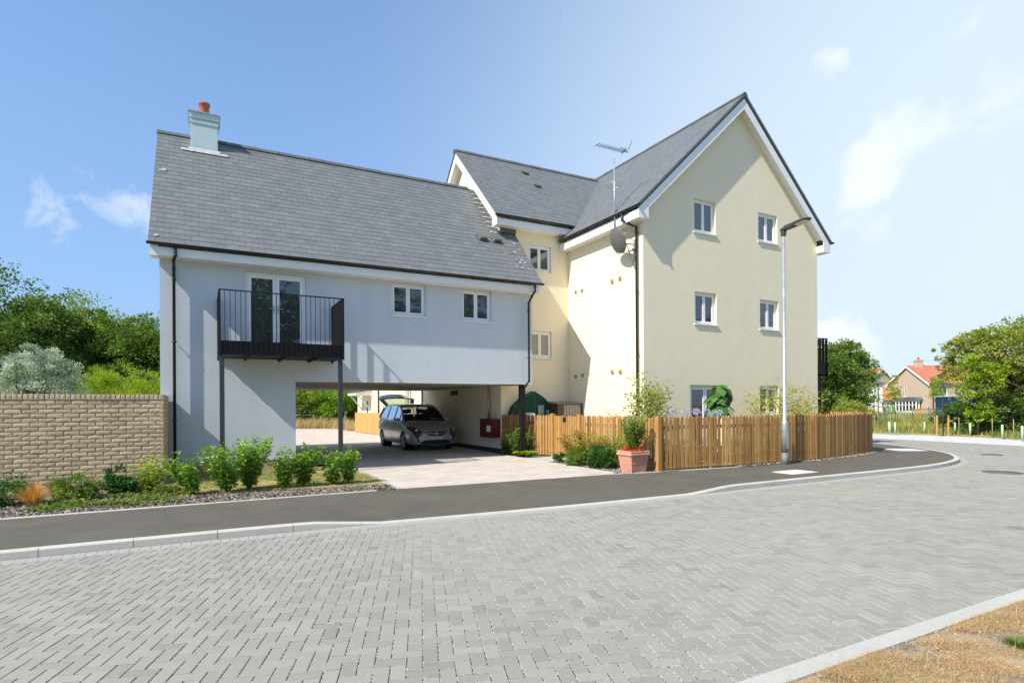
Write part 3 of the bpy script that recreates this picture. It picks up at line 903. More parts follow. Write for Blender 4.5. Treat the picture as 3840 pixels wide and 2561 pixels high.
bg_.box(-1.062, -.906, 15.552, 15.93, 5.092, 5.335); bg_.build('verge_board', blue)
gutter(blue, 'Y', 15.485, -1.13, 9.36, 5.375)
downpipe(blue, [(-.56, 15.49, 5.33), (-.56, 15.49, 5.12), (-.60, 15.60, 5.02), (-.605, 15.79, 4.86), (-.605, 15.79, .02)], clips=[(-.605, 15.79, 4.62), (-.605, 15.79, 3.15), (-.605, 15.79, 1.3)], wall='Y')
downpipe(blue, [(9.06, 15.49, 5.33), (9.06, 15.49, 5.12), (9.02, 15.62, 4.98), (9.0, 15.79, 4.80), (9.0, 15.79, 2.36), (8.93, 15.9, 2.20), (8.90, 15.96, 2.14)], clips=[(9.0, 15.79, 4.55), (9.0, 15.79, 3.1)], wall='Y')
pc = MB(M['black_metal']); pc.box(8.78, 8.94, 15.93, 16.09, 0, 2.262); pc.box(8.72, 9.0, 15.915, 16.15, 2.235, 2.26); pc.box(8.1, 8.72, 15.93, 16.02, 2.235, 2.26)
pc.build('support_post', blue, bevel=.004)
window(blue, 'Y', YB, *w1); window(blue, 'Y', YB, *w2)
door = window(blue, 'Y', YB, *dr, sill=False, name='french_doors', door=True, d=.05, fw=.06)
# chimney
ch = MB(M['chimney_blue'])
ch.box(-.28, .40, 18.72, 19.5, 8.6, 9.93)
ch.box(-.30, .42, 18.70, 19.52, 9.66, 9.74); ch.box(-.32, .44, 18.68, 19.54, 9.80, 9.95)
cho = ch.build('chimney', blue, bevel=.006)
cp = MB(M['lead']); cp.box(-.35, .47, 18.65, 19.57, 9.951, 9.985); cp.build('chimney_cap', cho)
pt = MB(M['clay_pot']); pt.lathe([(.10, 9.98), (.135, 9.99), (.128, 10.12), (.132, 10.33), (.155, 10.35), (.155, 10.40), (.125, 10.40), (.11, 10.2)], (.06, 19.05, 0), 24); pt.build('chimney_pot', cho)
fl = MB(M['lead'])
def roofpt(x, s, lift=.075):
    y = 15.5 + s * (19.15 - 15.5); return Vector((x, y, 5.33 + s * 4.0)) + Vector((0, -.739, .674)) * lift
def patch(b, x0, x1, s0, s1, lift=.085, jit=.0):
    j = lambda: random.uniform(-jit, jit)
    b.face([roofpt(x0 + j(), s0, lift), roofpt(x1 + j(), s0, lift), roofpt(x1 + j(), s1, lift), roofpt(x0 + j(), s1, lift)])
patch(fl, -.52, .66, .845, .868, .088); patch(fl, -.34, .46, .868, .89, .09)
fl.build('chimney_flashing', blue)
sm = MB(M['smear'])
patch(sm, -1.0, -.86, .60, .607, .088, .02); patch(sm, -.93, -.82, .612, .618, .088, .02)
patch(sm, -.98, -.92, .04, .05, .088, .01)
for i in range(9):
    s = .485 + i * .055
    x1 = 8.75
    for k in range(4): 
        a = x1 - .36 + .08 * k + random.uniform(-.03, .03)
        patch(sm, a, a + random.uniform(.05, .12), s + random.uniform(-.006, .0), s + random.uniform(.003, .010), .0885, .01)
for i in range(15):
    x = random.uniform(8.45, 9.2); s = random.uniform(.06, .46)
    if random.random() < .45: x = random.uniform(8.75, 9.2)
    patch(sm, x, x + random.uniform(.03, .10), s, s + random.uniform(.004, .013), .0885, .02)
sm.build('mortar_smear', blue)['kind'] = 'stuff'
ff = MB(M['lead'])
ff.box(8.74, 8.768, 17.28, 19.3, 7.2, 7.25)
b2 = MB(M['ridge']); b2.box(8.775, 9.33, 17.20, 17.27, 7.36, 7.56); b2.build('abutment_flashing', blue)
for x in (7.93, 8.43):
    vb = MB(M['ridge'])
    pA = roofpt(x, .375, .085)
    prof = [(0, 0), (.30, .02), (.28, .10), (.06, .085)]
    up = Vector((0, .674, .739)); nr_ = Vector((0, -.739, .674))
    def vp(u, s_, h): return pA + Vector((u, 0, 0)) + up * s_ + nr_ * h
    vb.face([vp(-.13, 0, .0), vp(.13, 0, .0), vp(.11, 0, .10), vp(-.11, 0, .10)])
    vb.face([vp(-.11, 0, .10), vp(.11, 0, .10), vp(.09, .28, .02), vp(-.09, .28, .02)])
    vb.face([vp(-.13, 0, 0), vp(-.11, 0, .10), vp(-.09, .28, .02)]); vb.face([vp(.13, 0, 0), vp(.09, .28, .02), vp(.11, 0, .10)])
    vb.face([vp(-.2, -.03, .004), vp(.2, -.03, .004), vp(.2, .33, .004), vp(-.2, .33, .004)])
    vb.build('roof_vent', blue)

# balcony
BX0, BX1, BY = .32, 3.03, 14.5
bal = MB(M['black_metal'])
bal.box(BX0, BX1, BY + .012, BY + .03, 2.79, 3.10)
bal.box(BX0 + .002, BX0 + .018, BY + .031, YB - .002, 2.79, 3.08); bal.box(BX1 - .018, BX1 - .002, BY + .031, YB - .002, 2.79, 3.08)
bal.box(BX0 + .02, BX1 - .02, BY + .031, YB - .002, 2.80, 2.82)
for x in (.9, 1.68, 2.4): bal.box(x, x + .04, BY + .04, YB - .01, 2.745, 2.798)
bo = bal.build('balcony', blue)
dk = MB(mat('deck_board', (.06, .052, .048), .7, var=(20, .2)))
for i in range(9): dk.box(BX0 + .03, BX1 - .03, BY + .04 + i * .149, BY + .04 + i * .149 + .142, 3.03, 3.055)
dk.build('balcony_deck', bo)
rl = MB(M['black_metal'])
zt = 4.245
rl.box(BX0 - .02, BX1 + .02, BY - .025, BY + .02, zt - .022, zt)
for x in (BX0 + .0, BX1 - .0): rl.box(x - .02, x + .02, BY + .02, YB - .004, zt - .022, zt)
for x in (BX0, BX1):
    for y in (BY, YB - .03): rl.box(x - .022, x + .022, y - .022, y + .022, 2.74, zt - .022)
n = 25
for i in range(1, n): 
    x = BX0 + (BX1 - BX0) * i / n; rl.box(x - .006, x + .006, BY - .008, BY + .008, 2.78, zt - .022)
n = 13
for i in range(1, n):
    y = BY + (YB - .03 - BY) * i / n
    for x in (BX0, BX1): rl.box(x - .008, x + .008, y - .02, y + .02, 2.78, zt - .022)
rl.build('railing', bo)
for x in (BX0 + .045, BX1 - .06):
    q = MB(M['post_metal']); q.box(x - .05, x + .05, BY + .04, BY + .14, 0, 2.78); q.box(x - .08, x + .08, BY + .01, BY + .17, 0, .012); q.build('support_post', bo, bevel=.004)

# ------------------------------------------------------------------ YELLOW APARTMENTS
yel = empty('yellow_apartment_block', 'three storey pale yellow rendered apartment block with tall gable and slate roofs', 'building')
YG, XG, XE, YW, XW = 13.3, 11.474, 19.54, 17.28, 8.77
SLG = (11.55 - 7.33) / (15.50 - 11.074)
def zg(x): return 7.33 + (15.5 - 11.074 - abs(x - 15.5)) * SLG - .03
g3 = [(13.51, 14.46, 6.98, 8.03), (16.45, 17.41, 7.05, 8.03)]
g2 = [(13.54, 14.48, 4.11, 5.12), (16.51, 17.44, 4.11, 5.11)]
g1 = [(13.32, 14.74, .10, 2.203), (16.49, 17.43, 1.22, 2.203)]
yb = MB(M['yellow_render'])
wall_panel(yb, 'Y', YG, XG, XE, -.1, zg, g3 + g2 + g1, .10, breaks=(15.5,))
wall_panel(yb, 'X', XG, YG, YW, -.1, lambda u: 7.7, [], .1)
SLW = (11.17 - 7.8) / (20.335 - 16.877)
wf = [(9.84, 10.76, 6.21, 7.12), (9.84, 10.76, 3.23, 4.16)]
wall_panel(yb, 'Y', YW, XW, XG, -.1, lambda u: 8.15, wf, .09)
def zw(y): return 7.8 + (20.335 - 16.877 - abs(y - 20.335)) * SLW - .03
wall_panel(yb, 'X', XW, YW, 25.0, -.1, lambda u: max(zw(u), 3.5), [], .1, breaks=(20.335, 23.6))
yb.face([(XE, YG, -.1), (XE, 26, -.1), (XE, 26, 7.7), (XE, YG, 7.7)])
yb.face([(XG, 26, -.1), (XE, 26, -.1), (XE, 26, 7.7), (15.5, 26, 11.5), (XG, 26, 7.7)])
yb.build('wall', yel, recalc=False)
for h in g3 + g2: window(yel, 'Y', YG, *h, d=.10)
window(yel, 'Y', YG, *g1[0], d=.10, sill=False, name='patio_doors', door=True, fw=.06)
window(yel, 'Y', YG, *g1[1], d=.10, sill=False)
for h in wf: window(yel, 'Y', YW, *h, d=.07)
# roofs
slate_roof('roof', yel, (11.074, 26.2, 7.33), (11.074, 12.99, 7.33), (15.5, 26.2, 11.55), (15.5, 12.99, 11.55), gauge=.207)
slate_roof('roof', yel, (19.926, 12.99, 7.33), (19.926, 26.2, 7.33), (15.5, 12.99, 11.55), (15.5, 26.2, 11.55), gauge=.207)
slate_roof('wing_roof', yel, (8.425, 16.877, 7.8), (15.3, 16.877, 7.8), (8.425, 20.335, 11.17), (15.3, 20.335, 11.17), gauge=.207)
slate_roof('wing_roof', yel, (15.3, 23.79, 7.8), (8.425, 23.79, 7.8), (15.3, 20.335, 11.17), (8.425, 20.335, 11.17), gauge=.3)
ridge_tiles(yel, (15.5, 12.99, 11.56), (15.5, 26, 11.56)); ridge_tiles(yel, (8.40, 20.335, 11.18), (15.0, 20.335, 11.18))
# bargeboards with soffit under the overhang
bb = MB(M['plastic_white'])
for s in (-1, 1):
    xe = 15.5 + s * 4.41; za = 11.50; ze = 7.30
    def zz(x, o): return za - abs(x - 15.5) * SLG - o
    bb.prism([(15.5, za - .02), (xe, zz(xe, .02)), (xe, zz(xe, .02) - .28), (xe - s * .38, zz(xe, .02) - .28), (xe - s * .38, zz(xe - s * .38, .33)), (15.5, za - .37)], 'Y', 13.03, 13.055)
    bb.prism([(15.5, za - .20), (xe - s * .38, zz(xe - s * .38, .20)), (xe - s * .38, zz(xe - s * .38, .225)), (15.5, za - .225)], 'Y', 13.055, 13.3)
    bb.box(xe - s * .37, xe + s * .0, 13.056, 13.5, 7.0, 7.24)
bb.build('bargeboard', yel, bevel=.003)
wv = MB(M['plastic_white'])
for s in (-1, 1):
    ye = 20.335 + s * 3.44; za = 11.12
    wv.prism([(20.335, za - .02), (ye, 7.76), (ye, 7.50), (ye - s * .34, 7.50), (ye - s * .34, za - 3.1 * SLW - .30), (20.335, za - .33)], 'X', 8.45, 8.475)
    wv.prism([(20.335, za - .20), (ye - s * .36, 7.9), (ye - s * .36, 7.87), (20.335, za - .23)], 'X', 8.475, 8.77)
wv.build('wing_bargeboard', yel, bevel=.003)
ef = MB(M['plastic_white'])
ef.box(11.12, 11.474, 13.5, 17.27, 7.01, 7.26); ef.build('fascia', yel, bevel=.004)
ef = MB(M['plastic_white']); ef.box(8.48, 11.5, 16.93, 17.28, 7.52, 7.74); ef.build('fascia', yel, bevel=.004)
gutter(yel, 'X', 11.055, 12.93, 17.1, 7.36); gutter(yel, 'Y', 16.86, 8.40, 11.30, 7.83)
gutter(yel, 'X', 19.95, 12.93, 26, 7.36)
downpipe(yel, [(11.055, 13.75, 7.32), (11.055, 13.75, 7.10), (11.2, 13.62, 6.98), (11.39, 13.50, 6.88), (11.39, 13.50, .02)], clips=[(11.39, 13.5, 6.72), (11.39, 13.5, 4.95), (11.39, 13.5, 3.1), (11.39, 13.5, 1.4)], wall='X')
# lower dark porch roof and gutter poking out beyond the far corner
pr = MB(M['ridge']); pr.prism([(19.6, 8.15), (20.35, 7.99), (20.35, 7.90), (19.6, 8.0)], 'Y', 14.6, 17); pr.build('dormer_eave', yel)
# air vents on the bright side wall
for y, z, k in ((14.744, 5.512, 1), (14.349, 5.535, 1), (14.769, 2.654, 1), (14.359, 2.64, 1), (16.805, 5.528, 0), (16.416, 5.509, 0), (16.837, 2.6, 0), (16.422, 2.608, 0)):
    s = .085 if k else .062
    v = MB(mat('vent_plastic', (.62, .50, .22) if k else (.42, .34, .2), .5)); v.box(XG - .018, XG + .002, y - s, y + s, z - s, z + s)
    if k: v.lathe([(.06, XG - .045), (.066, XG - .03), (.066, XG - .018)], (0, y, z), 16, 'X')
    o = v.build('air_vent', yel)
    q = MB(M['galv_dark'])
    if k: q.lathe([(.05, XG - .052), (.05, XG - .046)], (0, y, z), 16, 'X')
    else:
        for i in range(3): q.box(XG - .026, XG - .018, y - s + .012, y + s - .012, z - .035 + i * .03, z - .02 + i * .03)
    q.build('vent_grille', o)
# vents on wing roof
for (x, s) in ((10.95, .80), (11.05, .58)):
    y = 16.877 + s * 3.458; z = 7.8 + s * 3.37
    v = MB(M['ridge']); nx_ = Vector((0, -.698, .716)); up = Vector((0, .716, .698)); p = Vector((x, y, z)) + nx_ * .075
    v.face([p, p + Vector((.26, 0, 0)), p + Vector((.24, 0, 0)) + nx_ * .07, p + Vector((.02, 0, 0)) + nx_ * .07])
    v.face([p + Vector((.02, 0, 0)) + nx_ * .07, p + Vector((.24, 0, 0)) + nx_ * .07, p + Vector((.26, 0, 0)) + up * .25, p + up * .25])
    v.build('roof_vent', yel)
# far side balcony past the right hand corner
rb = MB(M['black_metal'])
X0, X1, Y0, Y1 = 19.56, 21.12, 14.0, 16.6
rb.box(X0, X1, Y0, Y1, 2.66, 2.70); rb.box(X0, X1, Y0, Y0 + .02, 2.66, 3.12); rb.box(X1 - .02, X1, Y0 + .02, Y1, 2.66, 3.12)
rbo = rb.build('balcony', yel)
r2 = MB(M['black_metal']); r2.box(X0, X1 + .06, Y0 - .02, Y0 + .03, 4.06, 4.09); r2.box(X1 - .03, X1 + .02, Y0 + .03, Y1, 4.06, 4.09)
for i in range(8): x = X0 + .10 + i * .20; r2.box(x - .035, x + .035, Y0 - .006, Y0 + .006, 2.7, 4.06)
for i in range(20): y = Y0 + i * .13; r2.box(X1 - .006, X1 + .006, y - .03, y + .03, 2.7, 4.06)
r2.build('railing', rbo)
q = MB(M['black_metal']); q.box(20.62, 20.86, 14.05, 14.25, 0, 2.66); q.build('support_post', rbo)
q = MB(M['black_metal']); q.box(20.62, 20.86, 16.2, 16.4, 0, 2.66); q.build('support_post', rbo)
# plinth line inside passage
pp = MB(mat('dark_plinth', (.06, .055, .05), .9)); pp.box(XW - .012, XW + .01, 17.28, 25.02, -.05, .16); pp.build('plinth', yel)

# ------------------------------------------------------------------ REAR CREAM HOUSE seen through the passage
rear = empty('cream_house', 'cream rendered house seen through the passage with a white porch canopy', 'house')
rw = MB(M['cream_render'])
wall_panel(rw, 'X', 9.32, 25.2, 40.1, -.1, lambda u: 5.4, [(28.5, 29.5, 1.2, 2.5)], .08)
rw.face([(9.32, 40.1, -.1), (16, 40.1, -.1), (16, 40.1, 5.4), (9.32, 40.1, 5.4)]); rw.face([(9.32, 25.2, -.1), (16, 25.2, -.1), (16, 25.2, 5.4), (9.32, 25.2, 5.4)])
rw.build('wall', rear, recalc=False)
slate_roof('roof', rear, (8.95, 40.4, 5.3), (8.95, 25, 5.3), (13, 40.4, 8.6), (13, 25, 8.6), gauge=.3)
slate_roof('roof', rear, (17, 25, 5.3), (17, 40.4, 5.3), (13, 25, 8.6), (13, 40.4, 8.6), gauge=.3)
window(rear, 'X', 9.32, 28.5, 29.5, 1.2, 2.5)
for y in (34.5, 26.6): downpipe(rear, [(9.25, y, 5.3), (9.25, y, .05)], r=.045)
cn_ = MB(M['paint_white'])
cn_.prism([(8.35, 2.30), (9.32, 2.30), (9.32, 2.62), (8.35, 2.46)], 'Y', 36.3, 38.7)
cn_.tube([(8.5, 36.45, 2.3), (9.28, 36.45, 1.35)], .04, 6); cn_.tube([(8.5, 38.55, 2.3), (9.28, 38.55, 1.35)], .04, 6)
co_ = cn_.build('porch_canopy', rear)
cr = MB(M['ridge']); cr.prism([(8.30, 2.47), (9.32, 2.635), (9.32, 2.70), (8.30, 2.51)], 'Y', 36.25, 38.75); cr.build('canopy_roof', co_)
dd = MB(M['plastic_white']); dd.box(9.29, 9.33, 37.0, 38.0, 0, 2.1); dd.build('front_door', rear)
dg = MB(M['pane']); dg.box(9.275, 9.291, 37.15, 37.45, .9, 1.95); dg.build('door_glass', rear)

# ------------------------------------------------------------------ BRICK GARDEN WALL
def brick_boxes(rects, axis, front, depth, tone_rng=(.1, .9), jit=.004):
    """rects: (u0,u1,z0,z1); real bricks proud of the mortar, front face made of 3x2 quads with dents"""
    V, F, T = [], [], []
    nu, nz = 5, 3
    for (u0, u1, z0, z1) in rects:
        o = random.uniform(-jit, jit); t = random.gauss(.5, .25)
        base = len(V); c = .0035
        for j in range(nz + 1):
            for i in range(nu + 1):
                u = u0 + (u1 - u0) * i / nu; z = z0 + (z1 - z0) * j / nz
                edge = i in (0, nu) or j in (0, nz)
                d = front + o + (c if edge else random.uniform(-.0018, .0016))
                if edge: u += random.uniform(-.002, .002); z += random.uniform(-.0018, .0018)
                V.append((u, d, z) if axis == 'Y' else (d, u, z)); T.append(t + random.uniform(-.12, .12))
        for j in range(nz):
            for i in range(nu):
                a = base + j * (nu + 1) + i
                F.append((a, a + 1, a + nu + 2, a + nu + 1) if axis == 'Y' else (a + 1, a, a + nu + 1, a + nu + 2))
        # sides
        ring = [base + i for i in range(nu + 1)] + [base + j * (nu + 1) + nu for j in range(1, nz + 1)] + [base + nz * (nu + 1) + i for i in range(nu - 1, -1, -1)] + [base + j * (nu + 1) for j in range(nz - 1, 0, -1)]
        b2_ = len(V)
        for r_ in ring:
            p = V[r_]; V.append((p[0], front + depth, p[2]) if axis == 'Y' else (front + depth * (1 if depth else 1), p[1], p[2])); T.append(t)
        n_ = len(ring)
        for k in range(n_):
            j = (k + 1) % n_
            q = (ring[j], ring[k], b2_ + k, b2_ + j)
            F.append(q if axis == 'Y' else q[::-1])
    return V, F, np.clip(T, 0, 1)
def buff_mat():
    m = tone_mat('buff_brick_faces', (.52, .39, .24), (.72, .56, .37), .92, nz=(11, .12), spec=.15)
    t = m.node_tree; n, l, b = t.nodes, t.links, t.nodes['Principled BSDF']
    tcx = n.new('ShaderNodeTexCoord'); mp = n.new('ShaderNodeMapping'); mp.inputs['Scale'].default_value = (6, 6, 22); l.new(tcx.outputs['Object'], mp.inputs[0])
    f = noise_of(n, l, 1.6, 5, .7, mp.outputs[0], 2.2)
    bump(n, l, b, f, .7, .016)
    # grey bloom patches
    old = b.inputs['Base Color'].links[0].from_socket
    g = noise_of(n, l, 3.2, 4, .7, tcx.outputs['Object'], .6)
    l.new(mixc(n, l, wm(n, l, 'MULTIPLY', ramp(n, l, g, .58, .72), .55), old, (.46, .41, .34)), b.inputs['Base Color'])
    return m
gw = empty('brick_garden_wall', 'buff brick garden wall with brick on edge coping beside the blue house', 'wall')
BW, RH, GX = .253, .0845, .013
rects = []; r = 0; z = -.02
while z + RH <= 1.775:
    off = 0 if r % 2 == 0 else BW / 2
    x = -.74
    first = BW / 2 if r % 2 else BW
    x1 = x; x0 = x - first
    while x1 > -7.5:
        rects.append((x0 + GX / 2, x1 - GX / 2 if x1 < -.741 else x1, z + GX / 2, z + RH - GX / 2)); x1 = x0; x0 -= BW
    r += 1; z += RH
ztop = z
fm_ = buff_mat()
V, F, T = brick_boxes(rects, 'Y', 13.885, .05)
np_mesh('brickwork', V, F, fm_, gw, tone=T)
rects = []; r = 0; z = -.02
while z + RH <= 1.775:
    y = 13.885; y0 = y; y1 = y + (BW / 2 if r % 2 == 0 else BW)
    while y0 < 15.88:
        rects.append((y0 + (GX / 2 if y0 > 13.886 else .0), min(y1, 15.885) - GX / 2, z + GX / 2, z + RH - GX / 2)); y0 = y1; y1 += BW
    r += 1; z += RH
V, F, T = brick_boxes(rects, 'X', -.735, -.05)
V = [(-.735 + (-.735 - x) if abs(x + .735) < .03 else x, y, z) for x, y, z in V]
np_mesh('brickwork', V, F, fm_, gw, tone=T)
cor = MB(M['mortar'])
cor.box(-7.5, -.745, 13.899, 14.10, -.1, ztop + .004); cor.box(-.95, -.743, 14.1, 15.885, -.1, ztop + .004); cor.build('mortar_core', gw)
V, F, T = [], [], []
rects = []; x = -.735
while x > -7.5: rects.append((x - .0745, x - .001 if x == -.735 else x - .006, ztop + .008, ztop + .118)); x -= .0805
V, F, T = brick_boxes(rects, 'Y', 13.875, .225, jit=.003)
# close the tops
def close_tops(rects, V, F, T, axis, a, b_):
    for (u0, u1, z0, z1) in rects:
        i = len(V); z_ = z1 + random.uniform(-.001, .003)
        q = [(u0 - .001, a + .006, z_), (u1 + .001, a + .006, z_), (u1 + .001, b_, z_), (u0 - .001, b_, z_)]
        V += [p if axis == 'Y' else (p[1], p[0], p[2]) for p in q]; F.append((i, i + 1, i + 2, i + 3) if axis == 'Y' else (i + 3, i + 2, i + 1, i)); T = np.append(T, [random.random()] * 4)
    return V, F, T
V, F, T = close_tops(rects, V, F, T, 'Y', 13.875, 14.10)
np_mesh('coping', V, F, fm_, gw, tone=T)
rects = []; y = 14.11
while y < 15.80: rects.append((y, y + .0745, ztop + .008, ztop + .118)); y += .0805
rects = [(13.876, 13.95, ztop + .008, ztop + .118)] + [(14.105 + .0805 * i, 14.105 + .0805 * i + .0745, ztop + .008, ztop + .118) for i in range(22)]
V, F, T = brick_boxes(rects[1:], 'X', -.730, -.22, jit=.002)
V = [(-.730 - (x + .730) if abs(x + .730) < .02 else x, y, z) for x, y, z in V]
V, F, T = close_tops(rects[1:], V, F, T, 'X', -.955, -.735)
np_mesh('coping', V, F, fm_, gw, tone=T)
cm = MB(M['mortar']); cm.box(-7.4, -.745, 13.885, 14.09, ztop, ztop + .112); cm.box(-.945, -.745, 14.09, 15.87, ztop, ztop + .112); cm.build('mortar_core', gw)
# ================================================================== PICKET FENCE
def wood_mat(name, c1, c2, nz=.2):
    m, n, l, b = nodes(name)
    a = n.new('ShaderNodeAttribute'); a.attribute_name = 'tone'
    t = n.new('ShaderNodeTexCoord'); mp = n.new('ShaderNodeMapping'); mp.inputs['Scale'].default_value = (1, 1, .06); l.new(t.outputs['Object'], mp.inputs[0])
    f = noise_of(n, l, 42, 5, .65, mp.outputs[0], .6); g = noise_of(n, l, 3.0, 4, .6, t.outputs['Object'])
    c = mixc(n, l, a.outputs['Fac'], c1, c2)
    c = mixc(n, l, wm(n, l, 'MULTIPLY', ramp(n, l, f, .42, .7), .5), c, tuple(x * .55 for x in c1))
    c = mixc(n, l, wm(n, l, 'MULTIPLY', ramp(n, l, g, .5, .8), .4), c, (.30, .26, .15))
    k = n.new('ShaderNodeTexVoronoi'); k.inputs['Scale'].default_value = 9; mp2 = n.new('ShaderNodeMapping'); mp2.inputs['Scale'].default_value = (1, 1, .35)
    l.new(t.outputs['Object'], mp2.inputs[0]); l.new(mp2.outputs[0], k.inputs['Vector'])
    c = mixc(n, l, ramp2(n, l, k.outputs['Distance'], .09, .17, .9, 0), c, (.14, .07, .03))
    l.new(c, b.inputs['Base Color']); b.inputs['Roughness'].default_value = .75; b.inputs['Specular IOR Level'].default_value = .2
    bump(n, l, b, f, .4, .003)
    return m
M['picket'] = wood_mat('picket_wood', (.27, .125, .038), (.62, .355, .13))
M['picket_post'] = wood_mat('post_wood', (.44, .21, .06), (.56, .31, .11))
M['board'] = wood_mat('orange_board', (.60, .30, .10), (.66, .37, .14))

def pickets(path, spacing=.118, w=.082, th=.02, h=1.30, z0=.05, hj=.010, thick_in=1):
    pts = resample(path, spacing); V, F, T = [], [], []
    for i, p in enumerate(pts):
        t = (pts[min(i + 1, len(pts) - 1)] - pts[max(i - 1, 0)]).normalized(); nrm = Vector((-t.y, t.x))
        hh = h + random.gauss(0, hj) ; hw = w / 2 * random.uniform(.93, 1.06)
        prof = [(-hw, z0), (hw, z0), (hw, hh - .055), (hw * .78, hh - .022), (hw * .3, hh), (-hw * .3, hh), (-hw * .78, hh - .022), (-hw, hh - .055)]
        lean = random.gauss(0, .006)
        off = random.uniform(-.003, .003)
        b = len(V); tn = min(1, max(0, random.gauss(.5, .27)))
        n = len(prof)
        for d in (0, th):
            for u, z in prof:
                q = p + t * (u + lean * z) + nrm * (d + off); V.append((q.x, q.y, z)); T.append(tn)
        F.append(tuple(b + k for k in range(n))); F.append(tuple(b + n + k for k in range(n - 1, -1, -1)))
        for k in range(n):
            j = (k + 1) % n; F.append((b + k, b + n + k, b + n + j, b + j))
    return V, F, T, pts

def poly_obj(name, V, F, T, m, parent):
    me = bpy.data.meshes.new(name); me.from_pydata(V, [], F); me.materials.append(m)
    a = me.attributes.new('tone', 'FLOAT', 'POINT'); a.data.foreach_set('value', np.asarray(T, dtype=np.float32))
    me.update(); o = bpy.data.objects.new(name, me); C.objects.link(o); o.parent = parent
    return o

def rail(path, z0, z1, d0, d1, parent, m, name='rail', tone=.4):
    pts = resample(path, .25) + [Vector(path[-1])]
    a, b = offset(pts, d0), offset(pts, d1); V, F = [], []
    for p, q in zip(a, b): V += [(p.x, p.y, z0), (p.x, p.y, z1), (q.x, q.y, z1), (q.x, q.y, z0)]
    for i in range(len(pts) - 1):
        for k in range(4):
            j = (k + 1) % 4; F.append((4 * i + k, 4 * i + j, 4 * i + 4 + j, 4 * i + 4 + k))
    F.append((0, 3, 2, 1)); e = 4 * (len(pts) - 1); F.append((e, e + 1, e + 2, e + 3))
    return poly_obj(name, V, F, [tone] * len(V), m, parent)

def post(parent, x, y, s=.10, h=1.30, name='post', m=None, rz=0, z0=-.1):
    b = MB(m or M['picket_post'], Matrix.Translation((x, y, 0)) @ Matrix.Rotation(rz, 4, 'Z'))
    b.box(-s / 2, s / 2, -s / 2, s / 2, z0, h)
    b.v = b.v
    o = b.build(name, parent, bevel=.006)
    a = o.data.attributes.new('tone', 'FLOAT', 'POINT'); a.data.foreach_set('value', np.full(len(o.data.vertices), random.uniform(.3, .8), dtype=np.float32))
    return o

fence = empty('picket_fence', 'golden timber picket fence with pointed pales curving round the apartment garden', 'fence')
front = [Vector(p) for p in [(9.72, 10.60), (12.2, 10.42), (15.2, 10.42)]]
bend = smooth_path([(15.26, 10.42), (17.1, 10.66), (18.75, 11.02), (19.95, 11.55), (20.5, 12.3), (20.68, 13.4), (20.7, 15.2)], 2)
side1 = [Vector((9.60, 13.86)), Vector((9.60, 10.70))]
side2 = [Vector((8.80, 17.25)), Vector((9.18, 16.34)), Vector((9.56, 15.43))]
runs = [('front', front, .118), ('bend', bend, .118), ('side', side1, .112), ('back', side2, .112)]
for nm, pth, sp in runs:
    V, F, T, pts = pickets(pth, sp)
    poly_obj('picket_panel', V, F, T, M['picket'], fence)
    rail(pth, 1.00, 1.09, .024, .06, fence, M['picket']); rail(pth, .20, .29, .024, .06, fence, M['picket'])
post(fence, 9.60, 10.62, .115, 1.32)
for x in (11.2, 12.75, 14.3): post(fence, x, 10.42 + .115, .09, 1.22)
for i, p in enumerate(resample(bend, 1.55)):
    q = offset(resample(bend, 1.55), .11)[i]; post(fence, q.x, q.y, .09, 1.22 if i else 1.3)
for y in (12.2,): post(fence, 9.72, y, .09, 1.22)
post(fence, 8.95, 17.2, .09, 1.25)

gate = empty('picket_gate', 'timber picket gate between two square posts with a small black plaque', 'gate')
V, F, T, pts = pickets([Vector((9.60, 15.26)), Vector((9.60, 13.98))], .112, h=1.28)
poly_obj('picket_panel', V, F, T, M['picket'], gate)
rail([Vector((9.60, 15.30)), Vector((9.60, 13.96))], 1.00, 1.09, .024, .055, gate, M['picket']); rail([Vector((9.60, 15.30)), Vector((9.60, 13.96))], .20, .29, .024, .055, gate, M['picket'])
post(gate, 9.60, 15.37, .11, 1.34, 'gate_post'); post(gate, 9.60, 13.90, .11, 1.33, 'gate_post')
tag(MB(M['black_plastic']).build('x'), None) if False else None
pq = MB(M['black_plastic']); pq.box(9.565, 9.597, 14.62, 14.76, 1.10, 1.24); pq.box(9.555, 9.565, 14.64, 14.74, 1.12, 1.22)
tag(pq.build('gate_plaque', bevel=.005), 'small square black plaque fixed to the pickets of the gate', 'plaque')

def text_obj(name, body, size, loc, rot, m, parent=None, depth=.004):
    cu = bpy.data.curves.new(name, 'FONT'); cu.body = body; cu.size = size; cu.extrude = depth; cu.align_x = 'CENTER'; cu.align_y = 'CENTER'
    o = bpy.data.objects.new(name, cu); C.objects.link(o); o.location = loc; o.rotation_euler = rot
    bpy.context.view_layer.update()
    me = bpy.data.meshes.new_from_object(o.evaluated_get(bpy.context.evaluated_depsgraph_get()))
    mw = o.matrix_world.copy(); bpy.data.objects.remove(o); me.transform(mw)
    me.materials.clear(); me.materials.append(m)
    q = bpy.data.objects.new(name, me); C.objects.link(q); q.parent = parent
    return q
hn = MB(mat('number_plate_wood', (.62, .50, .36), .7)); hn.box(9.578, 9.598, 11.62, 11.80, 1.0, 1.17)
hno = hn.build('house_number', bevel=.003); tag(hno, 'small pale house number plate on the pickets beside the planter', 'house number')
text_obj('digits', '51', .15, (9.574, 11.71, 1.085), (rad(90), 0, rad(-90)), M['black_plastic'], hno)

